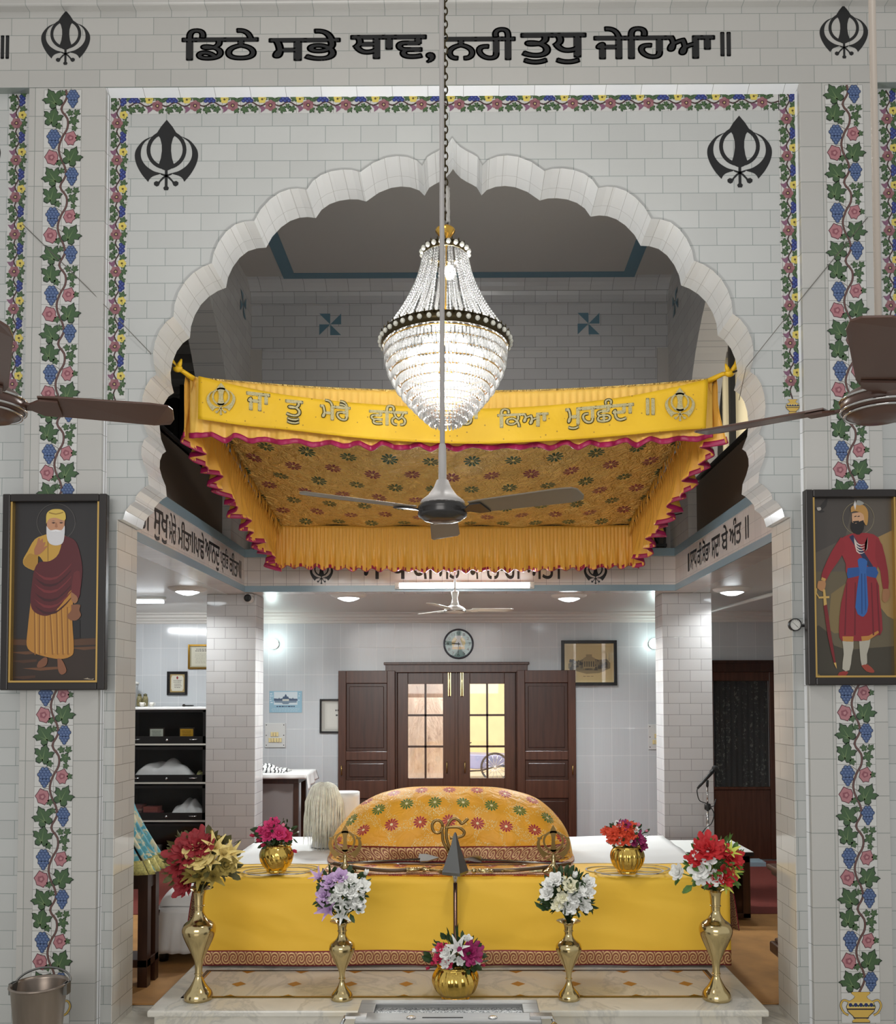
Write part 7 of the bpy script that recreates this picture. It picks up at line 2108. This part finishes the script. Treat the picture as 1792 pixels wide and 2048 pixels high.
def prince(P):
    P([(360, 210), (1240, 210), (1240, 900), (360, 900)], (86, 78, 70)); P([(360, 210), (800, 210), (700, 600), (360, 760)], (70, 64, 60), 0)
    P([(360, 900), (1240, 900), (1240, 1880), (360, 1880)], (96, 86, 66)); P([(900, 640), (1240, 560), (1240, 1300), (1000, 1200)], (150, 122, 76), 3); P([(560, 1100), (760, 1000), (700, 1400), (540, 1420)], (122, 104, 68), 3)
    P([(360, 1420), (440, 1380), (520, 1440), (580, 1560), (700, 1600), (1240, 1560), (1240, 1870), (360, 1870)], (62, 56, 44), 0); P([(370, 1860), (430, 1810), (480, 1860)], (128, 108, 56))
    P([(380, 240), (430, 320), (470, 310), (540, 235), (530, 310), (490, 345), (515, 360), (470, 372), (440, 350), (420, 340)], (46, 42, 40), 2); P([(440, 325), (475, 320), (480, 345), (450, 352)], (176, 170, 164), 2)
    ringP(P, 826, 422, 148, 5, (130, 120, 96))
    # legs
    P([(655, 1515), (758, 1520), (740, 1650), (715, 1780), (650, 1770), (665, 1640)], (176, 170, 156), 2); P([(810, 1510), (915, 1505), (880, 1640), (880, 1720), (830, 1740), (815, 1620)], (170, 164, 150), 2)
    P([(600, 1850), (620, 1800), (690, 1790), (700, 1810), (650, 1850)], (150, 50, 44), 2); P([(826, 1740), (885, 1730), (945, 1785), (930, 1805), (870, 1790)], (150, 62, 46), 2)
    # coat
    P([(720, 940), (970, 940), (1010, 1150), (1030, 1420), (980, 1470), (860, 1520), (760, 1520), (650, 1520), (625, 1430), (650, 1180)], (134, 32, 42), 2)
    P([(655, 1480), (760, 1480), (755, 1528), (660, 1522)], (178, 122, 56)); P([(830, 1480), (900, 1475), (985, 1430), (1000, 1445), (900, 1515), (835, 1522)], (178, 122, 56))
    for x in (700, 780, 930, 980): P([(x, 1000), (x + 10, 1000), (x + 6 + (x - 830) * .15, 1470), (x - 8 + (x - 830) * .15, 1470)], (102, 22, 32))
    P([(760, 560), (900, 555), (1010, 600), (1050, 760), (990, 870), (960, 950), (720, 950), (700, 830), (660, 740), (640, 620)], (142, 36, 44), 2)
    P([(660, 590), (700, 700), (560, 900), (510, 985), (470, 960), (490, 880), (570, 720)], (138, 34, 42), 2); P([(985, 610), (1040, 660), (1090, 900), (1090, 1060), (1040, 1050), (1020, 900), (975, 780)], (132, 32, 40), 2)
    P([(475, 950), (512, 965), (505, 990), (466, 975)], (190, 146, 80)); P([(440, 985), (505, 985), (505, 1040), (480, 1080), (430, 1045)], (178, 128, 84), 2); P([(1040, 1060), (1098, 1060), (1100, 1130), (1060, 1180), (1030, 1150)], (150, 104, 70), 2)
    # sash and strap
    P([(735, 590), (770, 570), (950, 850), (960, 900), (900, 850)], (34, 40, 74)); P([(715, 870), (975, 860), (978, 960), (850, 930), (716, 962)], (36, 78, 140), 2)
    P([(826, 900), (810, 800), (850, 780), (900, 810), (888, 900), (900, 1200), (870, 1290), (830, 1300), (780, 1220)], (44, 92, 158), 2); P([(840, 920), (850, 920), (845, 1280), (836, 1280)], (28, 62, 118)); P([(870, 920), (876, 920), (880, 1240), (872, 1260)], (28, 62, 118))
    # sword
    P([(485, 1200), (515, 1190), (545, 1420), (590, 1720), (575, 1725), (520, 1480)], (116, 26, 32), 2); P([(570, 1715), (592, 1712), (598, 1770)], (196, 160, 90)); P([(482, 1060), (502, 1060), (516, 1195), (488, 1205)], (196, 160, 90))
    P([(440, 1125), (540, 1120), (540, 1138), (440, 1142)], (196, 160, 90)); P([(420, 1050), (412, 1090), (440, 1135), (446, 1126), (424, 1088), (428, 1050)], (196, 160, 90))
    # necklaces
    for k in range(4): P([(778, 590 + k * 8), (800, 650 + k * 24), (850, 670 + k * 24), (895, 640 + k * 20), (906, 590), (900, 640 + k * 20), (850, 662 + k * 24), (806, 640 + k * 24)], (206, 190, 180), 2)
    # head
    P([(765, 380), (870, 370), (880, 450), (850, 520), (790, 510), (765, 450)], (196, 152, 118), 2); P([(756, 455), (800, 470), (870, 440), (872, 520), (830, 570), (780, 555), (752, 510)], (26, 22, 22), 2); P([(768, 450), (830, 445), (826, 462), (780, 468)], (26, 22, 22))
    P([(755, 370), (760, 320), (820, 300), (880, 310), (915, 370), (905, 480), (880, 470), (870, 390), (800, 360)], (176, 132, 70), 3); P([(800, 300), (815, 262), (850, 268), (880, 290), (840, 308)], (150, 148, 142), 2); P([(780, 300), (796, 262), (806, 300), (796, 350)], (206, 200, 196))
    for x in (785, 815): P([(x, 405), (x + 20, 400), (x + 22, 408), (x, 412)], (40, 30, 28))
portrait('painting of a black bearded man in red coat and blue sash, right pier', 1610, 979, 1815, 1370, 1540, 940, 4.452, (80, 74, 66), prince)

# ------------------------------------------------------------------ offering box and bucket in the foreground
ZB = .354
q = [AZ(704, 2043, ZB), AZ(1088, 2041, ZB), AZ(1076, 1999, ZB), AZ(728, 2000, ZB)]
M['steel_box'] = mat('brushed_grey_steel', (150, 151, 150), .42, .7, var=.12, vscale=30, stretch=(.2, 8, 8))
bx0, bx1, by0, by1 = q[0].x + .01, q[1].x - .01, q[0].y, q[2].y
t = thing('offering_box', 'low grey steel offering box in front of the marble platform', 'box', (bx0, by0, 0)); w, dp = bx1 - bx0, by1 - by0
b = MB(); b.box(.02, w - .02, .02, dp - .02, 0.0, ZB - .025); b.build('box_body', M['steel_box'], t, bevel=.004)
b = MB(); e = .075; fr_ = .11
b.box(0, w, 0, fr_, ZB - .03, ZB); b.box(0, w, dp - .05, dp, ZB - .03, ZB); b.box(0, e, fr_, dp - .05, ZB - .03, ZB); b.box(w - e, w, fr_, dp - .05, ZB - .03, ZB); b.build('lid_rim', M['steel_box'], t, bevel=.004)
tz = NT('speckled_grey_tray'); tz.col(tz.ramp(tz.noise(140, None, 2, .6), [(.4, S(70, 72, 74)), (.5, S(150, 152, 152)), (.6, S(206, 206, 204))])); tz.set(.4, .3)
b = MB(); b.box(e, w - e, fr_, dp - .05, ZB - .04, ZB - .022); b.build('coin_tray', tz.m, t)
b = MB(); b.box(w * .36, w * .58, fr_ * .38, fr_ * .46, ZB, ZB + .002); b.build('coin_slot', M['black'], t)
for u in (.30, .74):
    b = MB(); b.lathe([(.022, 0), (.02, .004), (.012, .006), (.001, .006)], (w * u, fr_ * .4, ZB), 16); b.build('key_plate', M['steel'], t)
for s, x in ((-1, 0.0), (1, w)):
    b = MB(); b.box(x - .045 if s < 0 else x - .05, x + .05 if s < 0 else x + .05, .03, .075, ZB, ZB + .012); b.tube([(x + s * .045, .05, ZB + .006), (x + s * .06, .03, ZB - .02), (x + s * .045, .02, ZB - .05)], .008, 8); b.build('hasp', M['steel'], t)
b = MB(); lx = w + .055; b.box(lx - .022, lx + .022, -.0, .024, ZB - .10, ZB - .055); b.tube([(lx - .014, .012, ZB - .055), (lx - .014, .012, ZB - .02), (lx, .012, ZB - .008), (lx + .014, .012, ZB - .02), (lx + .014, .012, ZB - .055)], .005, 8)
b.build('padlock', M['brass_dull'], t)
c = AZ(78, 1966, .40)
t = thing('steel_bucket', 'worn steel bucket with a wire handle below the left vine', 'bucket', (c.x, c.y, 0)); k = c.y / FPX; r1 = 53 * k; r0 = 37 * k
b = MB(); b.lathe([(r0, 0.0), (r0 + .003, .01), (r1 - .004, .385), (r1, .388), (r1 + .006, .392), (r1 + .004, .40), (r1 - .004, .40), (r1 - .008, .385), (r0 - .004, .02), (.001, .018)], n=40); b.build('pail', mat('worn_bucket_steel', (140, 128, 118), .34, .75, var=.18, vscale=5, stretch=(3, 3, .4)), t)
b = MB(); pts = []
for i in range(25):
    a = math.pi * i / 24; pts.append((-(r1 + .01) * math.cos(a) + .0, .03 + .03 * math.sin(a), .365 + .075 * math.sin(a) + .035 * (i / 24)))
b.tube(spline(pts, 2), .0055, 8); b.build('handle', M['steel_dark'], t)
for s in (-1, 1):
    b = MB(); b.box(s * r1 - .012, s * r1 + .012, -.014, .03, .345, .40); b.build('handle_lug', M['steel_dark'], t)
